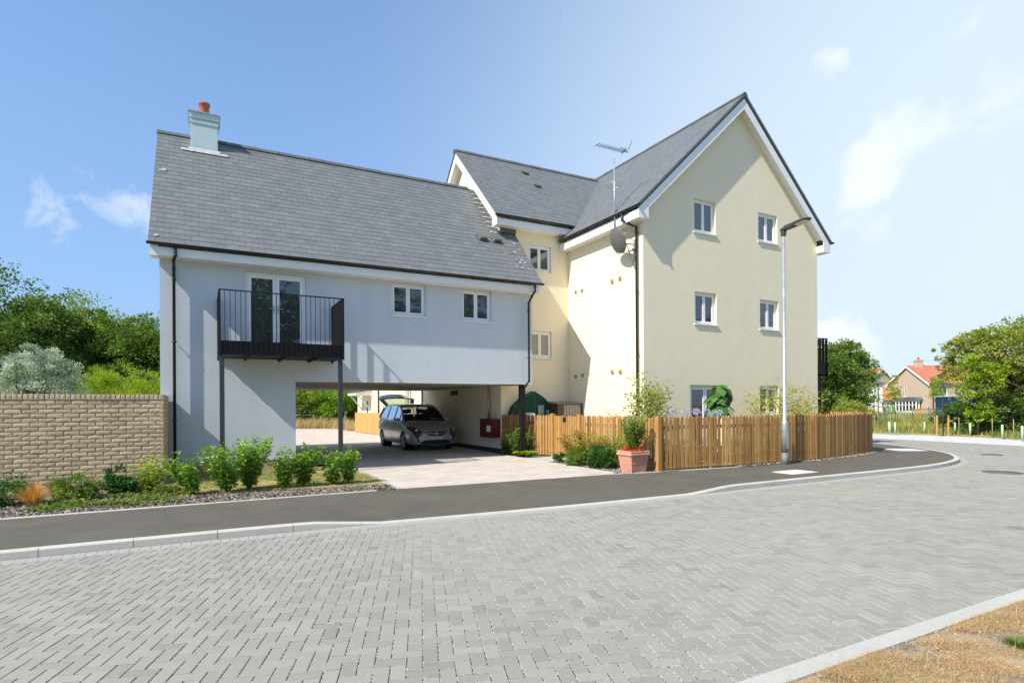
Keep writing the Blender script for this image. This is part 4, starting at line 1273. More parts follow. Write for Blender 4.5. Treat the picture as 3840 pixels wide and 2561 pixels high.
# ================================================================== STREET LAMP
lamp = empty('street_lamp', 'tall galvanised street lamp with flat dark lantern standing by the picket fence', 'street lamp', (13.6, 10.2, 0))
p = MB(M['galv']); p.lathe([(.085, .30), (.085, 1.09), (.075, 1.125), (.050, 1.15), (.044, 6.12)], (0, 0, 0), 20); p.build('pole', lamp)
p = MB(M['galv_dark']); p.lathe([(.0865, -.06), (.0865, .305)], (0, 0, 0), 20); p.build('base_coating', lamp)
p = MB(M['galv']); p.box(-.05, .05, -.0905, -.083, .42, .95); p.build('service_door', lamp, bevel=.004)
p = MB(M['lamp_dark']); p.lathe([(.058, 6.04), (.068, 6.08), (.075, 6.20), (.07, 6.22)], (0, 0, 0), 16)
hd = p.build('bracket', lamp, bevel=.003)
LM = Matrix.Translation((0, 0, 6.20)) @ Matrix.Rotation(rad(-7), 4, 'X')
p = MB(M['lamp_dark'], LM)
# lantern reaches toward the road (-Y)
secs = [(.07, .055, -.02, .045), (-.02, .085, -.03, .06), (-.28, .10, -.035, .07), (-.36, .135, -.02, .065), (-.55, .150, -.012, .055), (-.70, .135, -.008, .045), (-.77, .07, .0, .03)]
rings = []
for y, hw, zb, zt_ in secs:
    rings.append([p.pt(q) for q in ((-hw, y, zb + .012), (-hw * .8, y, zb), (hw * .8, y, zb), (hw, y, zb + .012), (hw * .9, y, zt_ - .01), (hw * .5, y, zt_), (-hw * .5, y, zt_), (-hw * .9, y, zt_ - .01))])
for a, b in zip(rings[:-1], rings[1:]):
    for k in range(8): p.idx((a[k], a[(k + 1) % 8], b[(k + 1) % 8], b[k]))
p.idx(rings[0]); p.idx(rings[-1][::-1])
for y in (-.08, -.13, -.18, -.23): p.box(-.07, .07, y - .008, y + .008, .06, .085)
lo = p.build('lantern', lamp, bevel=.003)
p = MB(M['lens'], LM); p.face([(-.11, -.38, -.026), (.11, -.38, -.026), (.135, -.46, -.024), (.13, -.60, -.022), (.10, -.70, -.018), (-.10, -.70, -.018), (-.13, -.60, -.022), (-.135, -.46, -.024)])
p.build('lens', lo)

# ================================================================== COVERS IN THE GROUND
def cover(name, label, x, y, w_, d_, z, m, rz=0, round_=False, frame=None):
    e = empty(name, label, 'cover', (x, y, z), rz)
    a = MB(frame or m)
    if round_: a.lathe([(w_ / 2, -.03), (w_ / 2, .003), (w_ / 2 - .03, .003), (w_ / 2 - .03, -.02)], n=32); 
    else:
        for q in ((-w_ / 2, w_ / 2, -d_ / 2, -d_ / 2 + .03), (-w_ / 2, w_ / 2, d_ / 2 - .03, d_ / 2), (-w_ / 2, -w_ / 2 + .03, -d_ / 2 + .03, d_ / 2 - .03), (w_ / 2 - .03, w_ / 2, -d_ / 2 + .03, d_ / 2 - .03)): a.box(*q, -.03, .004)
    a.build('frame', e)
    b = MB(m)
    if round_: b.lathe([(w_ / 2 - .036, -.02), (w_ / 2 - .036, .004), (0, .004)], n=32)
    else: b.box(-w_ / 2 + .034, -.002, -d_ / 2 + .034, d_ / 2 - .034, -.03, .006); b.box(.002, w_ / 2 - .034, -d_ / 2 + .034, d_ / 2 - .034, -.03, .006)
    b.build('lid', e)
    return e
M['iron'] = mat('cast_iron', (.13, .13, .135), .6, metal=.3, var=(30, .2), bmp=(90, .003))
M['pale_cover'] = mat('pale_cover', (.66, .66, .64), .7, var=(20, .06))
cover('utility_cover', 'pale rectangular service cover in the tarmac footway near the street lamp', 12.25, 8.95, .95, .62, -.006, M['pale_cover'])
cover('utility_cover', 'pale rectangular service cover in the tarmac on the bend beyond the fence', 21.2, 11.25, .95, .95, .0, M['pale_cover'], rad(60))
cover('manhole_cover', 'round dark manhole cover in the block road near the bend', 17.08, 6.85, .80, .8, -.094, M['iron'], round_=True)
cover('manhole_cover', 'thin dark manhole cover in the road at the apex of the bend', 22.6, 9.35, .62, .62, -.094, M['iron'], round_=True)

# ================================================================== SATELLITE DISH, AERIAL
dish = empty('satellite_dish', 'grey satellite dish on a wall bracket beside the black downpipe', 'satellite dish', (10.98, 13.86, 6.50))
dn = Vector((math.cos(rad(-8)) * .93, math.sin(rad(-8)) * .93, .36)).normalized()
DM = dn.to_track_quat('Z', 'Y').to_matrix().to_4x4()
d_ = MB(mat('dish_metal', (.16, .16, .15), .55, metal=.2, var=(4, .1)), DM)
d_.lathe([(0, -.085), (.12, -.079), (.24, -.056), (.34, -.022), (.395, .004), (.405, .012), (.395, .012), (.33, -.012), (.22, -.05), (.1, -.07), (0, -.076)], n=40)
d_.build('reflector', dish)
a = MB(M['galv']); low = DM @ Vector((0, 0, 0))
bot = Vector((.0, 0, -.40)); lnb = Vector((.42, -.28, -.30)) 
a.tube([(-.03, .0, -.40), (.22, -.12, -.36), (.43, -.25, -.27)], .012, 6); a.tube([(-.02, .18, -.34), (.42, -.22, -.27)], .008, 6)
a.build('feed_arm', dish)
a = MB(M['galv_dark']); a.tube([(.40, -.24, -.27), (.50, -.30, -.21)], .035, 10); a.tube([(.36, -.215, -.25), (.40, -.24, -.27)], .045, 10); a.build('receiver', dish)
a = MB(M['galv']); a.tube([(.02, .02, -.05), (.22, -.18, -.10), (.45, -.22, -.10)], .02, 8); a.tube([(.20, -.16, -.10), (.45, -.22, -.75)], .014, 6); a.box(.45, .492, -.26, -.18, -.80, .05)
a.tube([(.05, .02, .20), (.47, -.22, .30)], .010, 6); a.build('wall_bracket', dish)

aer = empty('television_aerial', 'tall silver mast with comb shaped television aerial above the eaves gutter', 'aerial', (11.06, 14.10, 0))
a = MB(M['galv']); a.tube([(0, 0, 6.85), (0, 0, 8.86)], .022, 10); a.tube([(0, 0, 8.86), (0, 0, 9.36)], .008, 6); a.box(.0, .10, -.03, .03, 7.5, 7.6); a.build('mast', aer)
a = MB(mat('dark_aerial_metal', (.02, .03, .045), .5))
a.tube([(-.62, 0, 9.36), (.56, 0, 9.36)], .006, 6)
for i in range(12): x = -.62 + .95 * (i / 11) ** .9; a.tube([(x, -.11, 9.37), (x, .11, 9.37)], .012, 4)
a.tube([(.36, -.13, 9.36), (.40, .13, 9.36), (.40, .13, 9.41), (.36, -.13, 9.41)], .016, 4)
a.tube([(.50, .0, 9.36), (.48, .26, 9.62)], .009, 4); a.tube([(.50, .0, 9.36), (.48, -.26, 9.62)], .009, 4)
a.build('aerial_elements', aer)
a = MB(M['galv'])
a.tube([(.25 * math.cos(t), .25 * math.sin(t), 8.28) for t in np.linspace(0, 2 * math.pi, 33)], .008, 6, cap=False); a.tube([(-.25, 0, 8.28), (.25, 0, 8.28)], .007, 6)
a.build('ring_dipole', aer)

# ================================================================== SMALL THINGS
rbx = MB(M['red_box']); rbx.box(8.45, 8.757, 17.33, 18.30, .52, 1.15)
r_ = rbx.build('fire_main_cabinet', bevel=.01); tag(r_, 'dark red wall cabinet at the mouth of the shaded passage', 'cabinet')
q = MB(M['plastic_white']); q.box(8.443, 8.449, 17.45, 17.75, .72, .93); q.build('notice', r_)
q = MB(M['galv']); q.lathe([(.02, 8.44), (.02, 8.449)], (0, 17.92, .85), 12, 'X'); q.build('lock', r_)
pi = MB(M['galv']); pi.tube([(8.67, 18.05, 1.152), (8.67, 18.05, 2.26)], .035, 10); pi.box(8.64, 8.76, 18.0, 18.1, 1.7, 1.73)
tag(pi.build('riser_pipe'), 'grey vertical pipe rising from the red cabinet to the passage ceiling', 'pipe')
vb = MB(mat('dark_louvre', (.10, .07, .045), .7)); vb.box(8.745, 8.769, 21.0, 21.75, 2.03, 2.2)
for i in range(4): vb.box(8.735, 8.745, 21.03, 21.72, 2.045 + i * .038, 2.062 + i * .038)
tag(vb.build('wall_vent'), 'small dark louvred vent high on the passage wall', 'vent')

tent = empty('garden_shelter', 'green mesh garden shelter with peaked roof behind the picket fence', 'shelter', (9.90, 17.12, 0))
gm = tone_mat('green_mesh_fabric', (.008, .075, .045), (.02, .125, .075), .7, transl=.3, nz=(3, .25)); 
g = MB(gm)
prof = [(-.95, 0), (-.95, 1.15), (-.80, 1.55), (-.45, 1.85), (0, 2.07), (.38, 1.85), (.68, 1.55), (.74, 1.15), (.74, 0)]
for y0, y1 in ((-.12, -.0), (0, .12)):
    for (a_, b_), (c_, d2) in zip(prof[:-1], prof[1:]): g.face([(a_, y0, b_), (c_, y0, d2), (c_, y1, d2), (a_, y1, b_)])
for y in (-.12, .12):
    g.face([(-.95, y, 0), (0, y, 0), (0, y, 2.07), (-.45, y, 1.85), (-.80, y, 1.55), (-.95, y, 1.15)]); g.face([(0, y, 0), (.74, y, 0), (.74, y, 1.15), (.68, y, 1.55), (.38, y, 1.85), (0, y, 2.07)])
go = g.build('cover_fabric', tent); 
at_ = go.data.attributes.new('tone', 'FLOAT', 'POINT'); at_.data.foreach_set('value', rng.random(len(go.data.vertices)).astype(np.float32))
for y in (-.13, .13): g = MB(M['galv_dark']); g.tube([(a_, y, b_) for a_, b_ in prof], .009, 6); g.tube([(0, y, 0), (0, y, 2.07)], .009, 6); g.build('pole_frame', tent)
g = MB(mat('clear_window_plastic', (.30, .42, .36), .25)); g.box(.12, .36, -.14, -.128, 1.0, 1.6); g.box(.44, .58, -.14, -.128, .9, 1.45); g.build('window_panel', tent)
bx = empty('storage_cabinet', 'brown and grey garden storage cabinet standing behind the picket fence', 'cabinet', (11.0, 16.85, 0))
g = MB(mat('cabinet_slats', (.36, .33, .28), .6, var=(10, .1)))
for i in range(6): g.box(-.28 + i * .115, -.28 + i * .115 + .09, -.40, -.38, .05, 1.60)
g.box(-.5, .48, -.37, .4, .02, 1.62); g.build('body', bx)
g = MB(mat('cabinet_dark', (.085, .065, .05), .6)); g.box(-.54, -.30, -.41, .42, 0, 1.64); g.box(.42, .52, -.41, .42, 0, 1.64); g.build('frame', bx)
g = MB(mat('cabinet_roof', (.22, .20, .17), .5)); g.prism([(-.45, 1.64), (.45, 1.64), (.45, 1.74), (-.45, 1.66)], 'X', -.56, .54); g.build('lid', bx)
wc = MB(M['plastic_white']); wc.lathe([(0, 1.36), (.12, 1.355), (.17, 1.33), (.18, 1.28), (.16, 1.0), (.12, .4), (.14, 0)], (9.42, 16.5, 0), 20)
tag(wc.build('water_butt'), 'small white rounded lid showing just above the fence in front of the green shelter', 'water butt')

# planter
pot = empty('square_planter', 'square terracotta coloured planter at the corner of the picket fence', 'planter', (9.03, 10.86, 0))
p = MB(M['terracotta_pot'])
def sq(b, prof, inner=False):
    rings = []
    for s, z in prof: rings.append([b.pt(q) for q in ((-s, -s * .95, z), (s, -s * .95, z), (s, s * .95, z), (-s, s * .95, z))])
    for a, c in zip(rings[:-1], rings[1:]):
        for k in range(4): b.idx((a[k], a[(k + 1) % 4], c[(k + 1) % 4], c[k]))
    b.idx(rings[0][::-1]); return rings
sq(p, [(.205, 0), (.232, .20), (.238, .205), (.238, .222), (.235, .225), (.262, .40), (.285, .405), (.290, .43), (.285, .45), (.272, .46), (.280, .47), (.285, .49), (.275, .51), (.245, .51), (.235, .45)])
pb = p.build('pot', pot, bevel=.006)
so_ = MB(M['soil']); so_.box(-.235, .235, -.22, .22, .42, .465); so_.build('soil', pot)
# ================================================================== CAR
car = empty('parked_car', 'grey people carrier parked under the house with its tailgate raised', 'car', (7.28, 19.44, 0), rad(-90))
# local: +x forward (toward the viewer), nose at x=0, tail at x=-4.66
PAINT = mat('grey_car_paint', (.42, .43, .44), .27, metal=.25, spec=.6)
PAINT.node_tree.nodes['Principled BSDF'].inputs['Coat Weight'].default_value = .8
BLK = mat('car_black_trim', (.012, .012, .013), .35, spec=.5)
RUB = mat('tyre_rubber', (.018, .018, .018), .8)
ALY = mat('alloy_rim', (.42, .43, .45), .3, metal=.85)
CHR = mat('chrome_trim', (.75, .76, .78), .12, metal=1)
GLS = clear_glass('car_glass', (.24, .29, .27), .09)
HL = mat('headlamp_glass', (.10, .10, .105), .08, metal=.3, spec=.8)
INT = mat('car_interior', (.02, .02, .021), .8)

def loft_body():
    # x, half width at belt, half width at waist, top z, crown, bottom z
    st = [(-.015, .50, .60, .60, .010, .30), (-.04, .60, .70, .67, .015, .25), (-.12, .66, .80, .735, .02, .22), (-.25, .70, .87, .80, .03, .205), (-.45, .745, .905, .875, .035, .20),
          (-.70, .775, .925, .945, .035, .20), (-.95, .80, .935, 1.0, .03, .20), (-1.15, .835, .938, 1.045, .02, .20), (-1.4, .865, .94, 1.06, .01, .20), (-2.0, .87, .94, 1.075, .0, .20), (-2.7, .87, .942, 1.10, 0, .20),
          (-3.3, .865, .942, 1.125, 0, .20), (-3.9, .85, .94, 1.15, 0, .21), (-4.3, .82, .915, 1.16, 0, .24), (-4.52, .77, .86, 1.14, 0, .28), (-4.62, .68, .76, 1.02, 0, .34)]
    b = MB(PAINT); rings = []
    for x, wt, wm_, zt, cr, zb in st:
        h = zt - zb
        half = [(0, zb), (wm_ * .80, zb), (wm_ * .93, zb + .03), (wm_ * .985, zb + .12), (wm_ * 1.0, zb + h * .42), (wm_ * .995, zb + h * .62), (wm_ * .975, zb + h * .80), (wt * 1.03, zt - .05), (wt, zt - .012), (wt * .86, zt + cr * .5), (wt * .45, zt + cr), (0, zt + cr * 1.15)]
        ring = [(x, y, z) for y, z in half] + [(x, -y, z) for y, z in half[-2:0:-1]]
        rings.append([b.pt(q) for q in ring])
    b.smooth = True
    for a, c in zip(rings[:-1], rings[1:]):
        n = len(a)
        for k in range(n): b.idx((a[k], c[k], c[(k + 1) % n], a[(k + 1) % n]))
    b.idx(rings[0]); b.idx(rings[-1][::-1])
    return b.build('body', car)
body = loft_body()
sub = body.modifiers.new('s', 'SUBSURF'); sub.levels = 2; sub.render_levels = 2
cuts = []
for x in (-.96, -3.72):
    for s in (-1, 1):
        cb = MB(BLK); cb.lathe([(.365, s * .60), (.365, s * 1.1)] if s > 0 else [(.365, -1.1), (.365, -.60)], (x, 0, .335), 40, 'Y')
        co = cb.build('cut'); cuts.append(co)
        md = body.modifiers.new('b', 'BOOLEAN'); md.operation = 'DIFFERENCE'; md.object = co; md.solver = 'EXACT'
# cabin is open: remove the top cap region under the greenhouse
cb = MB(BLK); cb.box(-4.35, -1.22, -.80, .80, .55, 1.4); co = cb.build('cut'); cuts.append(co)
md = body.modifiers.new('b', 'BOOLEAN'); md.operation = 'DIFFERENCE'; md.object = co; md.solver = 'EXACT'
for c_ in cuts: c_.parent = car
bpy.context.view_layer.update()
dg_ = bpy.context.evaluated_depsgraph_get()
me = bpy.data.meshes.new_from_object(body.evaluated_get(dg_))
body.modifiers.clear(); body.data = me
for c_ in cuts: bpy.data.objects.remove(c_)
for p_ in me.polygons: p_.use_smooth = True
try:
    me.set_sharp_from_angle(angle=rad(38))
except Exception: pass
bvh = BVHTree.FromPolygons([v.co[:] for v in me.vertices], [p_.vertices[:] for p_ in me.polygons])

def pip(p, poly):
    c = False; n = len(poly)
    for i in range(n):
        a, b = poly[i], poly[(i + 1) % n]
        if (a[1] > p[1]) != (b[1] > p[1]) and p[0] < (b[0] - a[0]) * (p[1] - a[1]) / (b[1] - a[1]) + a[0]: c = not c
    return c
def decal(name, poly, m, parent, dirn='front', lift=.006, step=.02, side=1, th=.0):
    """thin part that follows the body; poly in (y,z) seen from the front or (x,z) from the side"""
    us = [p[0] for p in poly]; zs = [p[1] for p in poly]
    V, F, idx = [], [], {}
    nu = int((max(us) - min(us)) / step) + 1; nz = int((max(zs) - min(zs)) / step) + 1
    def hit(u, z):
        if dirn == 'front': o, d = Vector((1, u, z)), Vector((-1, 0, 0))
        else: o, d = Vector((u, side * 1.6, z)), Vector((0, -side, 0))
        r = bvh.ray_cast(o, d)
        return None if r[0] is None else r[0] + (r[1] if r[1].dot(d) < 0 else -r[1]) * lift
    for i in range(nu):
        for j in range(nz):
            u, z = min(us) + i * step, min(zs) + j * step
            if not pip((u + step / 2, z + step / 2), poly): continue
            ids = []
            for (a, c) in ((0, 0), (1, 0), (1, 1), (0, 1)):
                k = (i + a, j + c)
                if k not in idx:
                    h = hit(min(us) + k[0] * step, min(zs) + k[1] * step)
                    idx[k] = -1 if h is None else len(V)
                    if h is not None: V.append(tuple(h))
                ids.append(idx[k])
            if -1 in ids: continue
            F.append(tuple(ids))
    me_ = bpy.data.meshes.new(name); me_.from_pydata(V, [], F); me_.materials.append(m)
    for p_ in me_.polygons: p_.use_smooth = True
    me_.update()
    o = bpy.data.objects.new(name, me_); C.objects.link(o); o.parent = parent
    so2 = o.modifiers.new('t', 'SOLIDIFY'); so2.thickness = .006; so2.offset = 0
    return o
for s in (1, -1):
    f = lambda P_: [(s * a, c) for a, c in P_]
    hl = decal('headlight', f([(.50, .66), (.60, .80), (.70, .86), (.86, .865), (.88, .78), (.80, .68), (.66, .58), (.56, .58)]), HL, car, step=.012)
    decal('headlight_surround', f([(.50, .60), (.62, .57), (.80, .66), (.72, .48), (.66, .36), (.56, .34), (.66, .48), (.58, .55)]), BLK, car, step=.012)
    lp = MB(CHR); lp.lathe([(.0, -.10), (.045, -.10), (.05, -.085), (.03, -.082)], (0, s * .70, .755), 16, 'X'); lp.build('lamp_bowl', hl)
grl = decal('grille', [(-.44, .70), (-.38, .62), (-.20, .545), (.20, .545), (.38, .62), (.44, .70), (.2, .655), (-.2, .655)][:6] + [(.25, .69), (-.25, .69)], BLK, car, step=.012, lift=.004)
decal('grille_bar', [(-.40, .672), (-.1, .625), (.1, .625), (.40, .672), (.38, .645), (.1, .598), (-.1, .598), (-.38, .645)], CHR, car, step=.009, lift=.014)
bd_ = MB(CHR); bd_.lathe([(.055, .012), (.055, .03), (.042, .034), (.042, .03)], (-.0, 0, .628), 24, 'X'); bd_.box(.014, .034, -.035, .035, .622, .634); bd_.prism([(-.03, .655), (.035, .628), (-.035, .626), (.03, .6)], 'X', .028, .036); bd_.build('badge', car)
decal('lower_intake', [(-.60, .27), (-.50, .36), (-.42, .40), (.42, .40), (.50, .36), (.60, .27)], BLK, car, step=.012)
npm = MB(mat('number_plate', (.62, .62, .60), .4)); npm.box(.010, .022, -.26, .26, .41, .52); npm.build('number_plate', car, bevel=.003)
decal('bumper_lip', [(-.72, .20), (-.70, .235), (.70, .235), (.72, .20)], BLK, car, step=.012)

def wheel(x, s):
    w_ = MB(RUB); y0, y1 = s * .70, s * .915
    pr = [(.215, y1 - s * .02), (.30, y1), (.325, y1 - s * .03), (.332, y1 - s * .08), (.325, y0 + s * .03), (.30, y0), (.2, y0)]
    w_.lathe(pr if s < 0 else pr[::-1], (x, 0, .332), 36, 'Y'); o = w_.build('wheel', car)
    r = MB(ALY)
    r.lathe([(.235, y1 - s * .03), (.238, y1 - s * .008), (.212, y1 - s * .012), (.205, y1 - s * .09)], (x, 0, .332), 36, 'Y')
    for k in range(5):
        for dk in (-.16, .16):
            t = 2 * math.pi * k / 5 + dk
            r.tube([(x + .03 * math.cos(t), y1 - s * .03, .332 + .03 * math.sin(t)), (x + .22 * math.cos(t), y1 - s * .012, .332 + .22 * math.sin(t))], [.024, .017], 6)
    r.lathe([(0, y1 - s * .01), (.045, y1 - s * .012), (.05, y1 - s * .05)], (x, 0, .332), 16, 'Y')
    r.build('rim', o)
    b = MB(BLK); b.lathe([(.20, y1 - s * .10), (.0, y1 - s * .10)], (x, 0, .332), 24, 'Y'); b.build('brake', o)
    a = MB(BLK); a.lathe([(.362, s * .62), (.362, s * .86), (.37, s * .60)], (x, 0, .335), 36, 'Y'); a.lathe([(.36, s * .62), (0, s * .62)], (x, 0, .335), 36, 'Y'); a.build('arch_liner', car)
for x in (-.96, -3.72):
    for s in (-1, 1): wheel(x, s)

# greenhouse: keyed by side profile; belt line and roof line
def gy(z):                                    # half width by height
    return .865 - (z - 1.08) * .36
roofz = [(-1.98, 1.56), (-2.25, 1.625), (-2.7, 1.66), (-3.2, 1.665), (-3.7, 1.64), (-4.12, 1.58)]
rf = MB(PAINT); rf.smooth = True; rings = []
for x, z in roofz:
    hw = gy(z) - .0
    rings.append([rf.pt((x, y * hw, z + .035 * (1 - y * y) - (.03 if abs(y) == 1 else 0))) for y in (-1, -.93, -.7, -.35, 0, .35, .7, .93, 1)])
for a, c in zip(rings[:-1], rings[1:]):
    for k in range(8): rf.idx((a[k], a[k + 1], c[k + 1], c[k]))
ro_ = rf.build('roof', car); mm = ro_.modifiers.new('t', 'SOLIDIFY'); mm.thickness = .03; mm.offset = -1
# windscreen
ws = MB(GLS); ws.smooth = True; R1, R2 = [], []
for y in np.linspace(-1, 1, 9):
    R1.append(ws.pt((-1.02 - .16 * y * y, y * .80, 1.035 - .0 * y * y))); R2.append(ws.pt((-1.97 - .05 * y * y, y * .665, 1.575 - .02 * y * y)))
for k in range(8): ws.idx((R1[k], R1[k + 1], R2[k + 1], R2[k]))
ws.build('windscreen', car, recalc=False)
for s in (-1, 1):
    def sp(x, z, o=0): return (x, s * (gy(z) + o), z)
    pil = MB(PAINT)
    pil.tube([sp(-1.14, 1.04, -.03), sp(-1.55, 1.33, -.035), sp(-2.0, 1.57, -.02), sp(-2.5, 1.645, -.01), sp(-3.2, 1.655, -.01), sp(-3.8, 1.61, -.01), sp(-4.2, 1.50, -.01)], [.035, .036, .034, .03, .03, .032, .035], 8)
    pil.tube([sp(-4.2, 1.50, -.01), sp(-4.42, 1.15, -.02)], [.045, .06], 8)
    pil.build('roof_pillar', car)
    bp = MB(BLK)
    for x in (-2.32, -3.28): bp.prism([(x - .045, 1.06), (x + .045, 1.06), (x + .03, 1.63), (x - .03, 1.63)], 'Y', s * .80 if s > 0 else -.865, .862 if s > 0 else -.80) if False else bp.face([sp(x - .05, 1.06, .0), sp(x + .05, 1.06, .0), sp(x + .035, 1.62, 0), sp(x - .035, 1.62, 0)])
    bp.tube([sp(-1.58, 1.06, .0), sp(-1.66, 1.37, -.01)], .014, 6)
    bp.build('door_pillar', car)
    g = MB(GLS); q = [sp(-1.20, 1.07, -.012), sp(-4.3, 1.15, -.012), sp(-4.16, 1.46, -.012), sp(-3.7, 1.59, -.012), sp(-2.9, 1.635, -.012), sp(-2.1, 1.585, -.012), sp(-1.7, 1.385, -.012)]
    g.face(q); g.build('side_window', car, recalc=False)
    c_ = MB(CHR); c_.tube([sp(-1.2, 1.062, .008), sp(-2.7, 1.092, .008), sp(-4.2, 1.15, .006), sp(-4.33, 1.22, .0)], .009, 6); c_.build('window_trim', car)
    mr = MB(PAINT); 
    rg = []
    for x, r1 in ((-1.34, .02), (-1.36, .07), (-1.44, .085), (-1.52, .07)):
        rg.append([mr.pt((x, s * (.99 + r1 * 1.2 * math.cos(t)), 1.10 + r1 * .85 * math.sin(t))) for t in np.linspace(0, 2 * math.pi, 12, endpoint=False)])
    for a, c in zip(rg[:-1], rg[1:]):
        for k in range(12): mr.idx((a[k], a[(k + 1) % 12], c[(k + 1) % 12], c[k]))
    mr.idx(rg[0]); mr.idx(rg[-1][::-1]); mr.tube([(-1.45, s * .86, 1.05), (-1.45, s * .95, 1.07)], .025, 6); mr.build('door_mirror', car)
    for x in (-2.15, -3.15):
        h = MB(PAINT); 
        hit_ = bvh.ray_cast(Vector((x, s * 1.6, .93)), Vector((0, -s, 0)))[0]
        if hit_: h.tube([(x - .09, hit_.y + s * .004, .935), (x - .05, hit_.y + s * .03, .94), (x + .05, hit_.y + s * .03, .94), (x + .09, hit_.y + s * .004, .935)], .013, 6); h.build('door_handle', car)
    for x, zs in ((-1.42, (.30, 1.02)), (-2.32, (.30, 1.05)), (-3.30, (.62, 1.08))):
        dl = MB(BLK); pts = []
        for z in np.linspace(*zs, 10):
            hh = bvh.ray_cast(Vector((x, s * 1.6, z)), Vector((0, -s, 0)))[0]
            if hh: pts.append((x, hh.y + s * .0005, z))
        if len(pts) > 2: dl.tube(pts, .004, 4); dl.build('door_gap', car)
    decal('side_skirt', [(-1.35, .20), (-1.35, .25), (-3.35, .25), (-3.35, .20)], BLK, car, 'side', side=s, step=.02)
# interior
it = MB(INT)
it.box(-4.3, -1.25, -.79, .79, .54, .60)
it.prism([(-1.05, .9), (-1.05, 1.02), (-1.45, 1.08), (-1.6, 1.0), (-1.6, .6), (-1.3, .6)], 'Y', -.78, .78)
it.build('cabin_floor', car)
for x, ys in ((-2.2, (-.38, .38)), (-3.05, (-.5, 0, .5))):
    for y in ys:
        se = MB(INT); se.prism([(x - .02, .6), (x + .5, .6), (x + .5, .72), (x + .08, .72), (x - .10, 1.28), (x - .24, 1.28), (x - .12, .7)], 'Y', y - .22, y + .22)
        se.box(x - .20, x - .12, y - .11, y + .11, 1.31, 1.47); se.build('seat', car, bevel=.03)
im = MB(BLK); im.tube([(-1.9, -.1, 1.46), (-1.9, .1, 1.46)], .03, 8); im.build('rear_view_mirror', car)
# tailgate raised above the roof line
TM = Matrix.Translation((-4.14, 0, 1.60)) @ Matrix.Rotation(rad(34), 4, "Y")
tg = MB([PAINT, BLK], TM)
out = [(-.03, .56), (-.30, .68), (-.62, .76), (-.80, .74), (-1.02, .60)]
def edge(o_, k): return [(x, w_ * k) for x, w_ in o_]
def hz(x): return .02 - .04 * x + .26 * max(0, -x - .55) * (-1)
th_ = .05
pn = [(x, y) for x, y in out]
def ring2(pts_, z): return [(x, y, hz(x) + z) for x, y in pts_]
up = [(x, w_) for x, w_ in out]
def strip(b, xa, xb, ya, yb):
    pass
xs_ = [-.03, -.10, -.60, -.72, -.86, -1.02]
def wid(x):
    for (a, b) in zip(out[:-1], out[1:]):
        if b[0] <= x <= a[0]: return a[1] + (b[1] - a[1]) * (x - a[0]) / (b[0] - a[0])
    return out[-1][1]
COLS = [-1, -.80, -.45, 0, .45, .80, 1]
def tz(x, k): return hz(x) - .085 * k * k
for i in range(len(xs_) - 1):
    xa, xb = xs_[i], xs_[i + 1]
    cells = [(COLS[j], COLS[j + 1]) for j in range(6) if not (i == 1 and 0 < j < 5)]
    for sa, sb in cells:
        for z in (0, -th_):
            tg.cur = 1 if z else 0
            tg.face([(xa, sa * wid(xa), tz(xa, sa) + z), (xa, sb * wid(xa), tz(xa, sb) + z), (xb, sb * wid(xb), tz(xb, sb) + z), (xb, sa * wid(xb), tz(xb, sa) + z)])
        for sd_ in (sa, sb):
            if abs(sd_) == 1 or (i == 1 and abs(sd_) == .8): tg.face([(xa, sd_ * wid(xa), tz(xa, sd_)), (xb, sd_ * wid(xb), tz(xb, sd_)), (xb, sd_ * wid(xb), tz(xb, sd_) - th_), (xa, sd_ * wid(xa), tz(xa, sd_) - th_)])
for j in range(6): tg.face([(-1.02, COLS[j] * .60, tz(-1.02, COLS[j])), (-1.02, COLS[j + 1] * .60, tz(-1.02, COLS[j + 1])), (-1.02, COLS[j + 1] * .60, tz(-1.02, COLS[j + 1]) - th_), (-1.02, COLS[j] * .60, tz(-1.02, COLS[j]) - th_)])
to = tg.build('tailgate', car)
tw = MB(clear_glass('hatch_glass', (.50, .68, .54), .10), TM)
for j in range(1, 5): tw.face([(-.10, COLS[j] * wid(-.1), tz(-.1, COLS[j]) - .02), (-.10, COLS[j + 1] * wid(-.1), tz(-.1, COLS[j + 1]) - .02), (-.60, COLS[j + 1] * wid(-.60), tz(-.60, COLS[j + 1]) - .02), (-.60, COLS[j] * wid(-.60), tz(-.60, COLS[j]) - .02)])
tw.build('rear_window', to, recalc=False)
st_ = MB(BLK)
for s in (-1, 1): st_.tube([(-4.28, s * .62, 1.25), (-4.62, s * .64, 1.66)], .012, 6)
st_.build('gas_strut', car)
# ================================================================== VEGETATION
def norm_(a): return a / np.maximum(1e-9, np.linalg.norm(a, axis=-1, keepdims=True))

def leaves_from(P_, A_, size, aspect=.45, tone=None, droop=.25, cup=.0):
    """kite shaped leaves at points P_ pointing along A_"""
    n = len(P_)
    A_ = norm_(A_ + np.array([0, 0, -droop]) + rng.normal(0, .25, (n, 3)))
    Bv = norm_(np.cross(A_, rng.normal(0, 1, (n, 3)) + np.array([0, 0, 1.2])))
    s = (size * rng.uniform(.65, 1.3, n))[:, None]
    wv = s * aspect * .5
    v0 = P_; v1 = P_ + A_ * s * .45 + Bv * wv; v2 = P_ + A_ * s; v3 = P_ + A_ * s * .45 - Bv * wv
    V = np.stack([v0, v1, v2, v3], 1).reshape(-1, 3)
    F = np.arange(n * 4).reshape(n, 4)
    return V, F, np.repeat(tone if tone is not None else rng.random(n), 4)

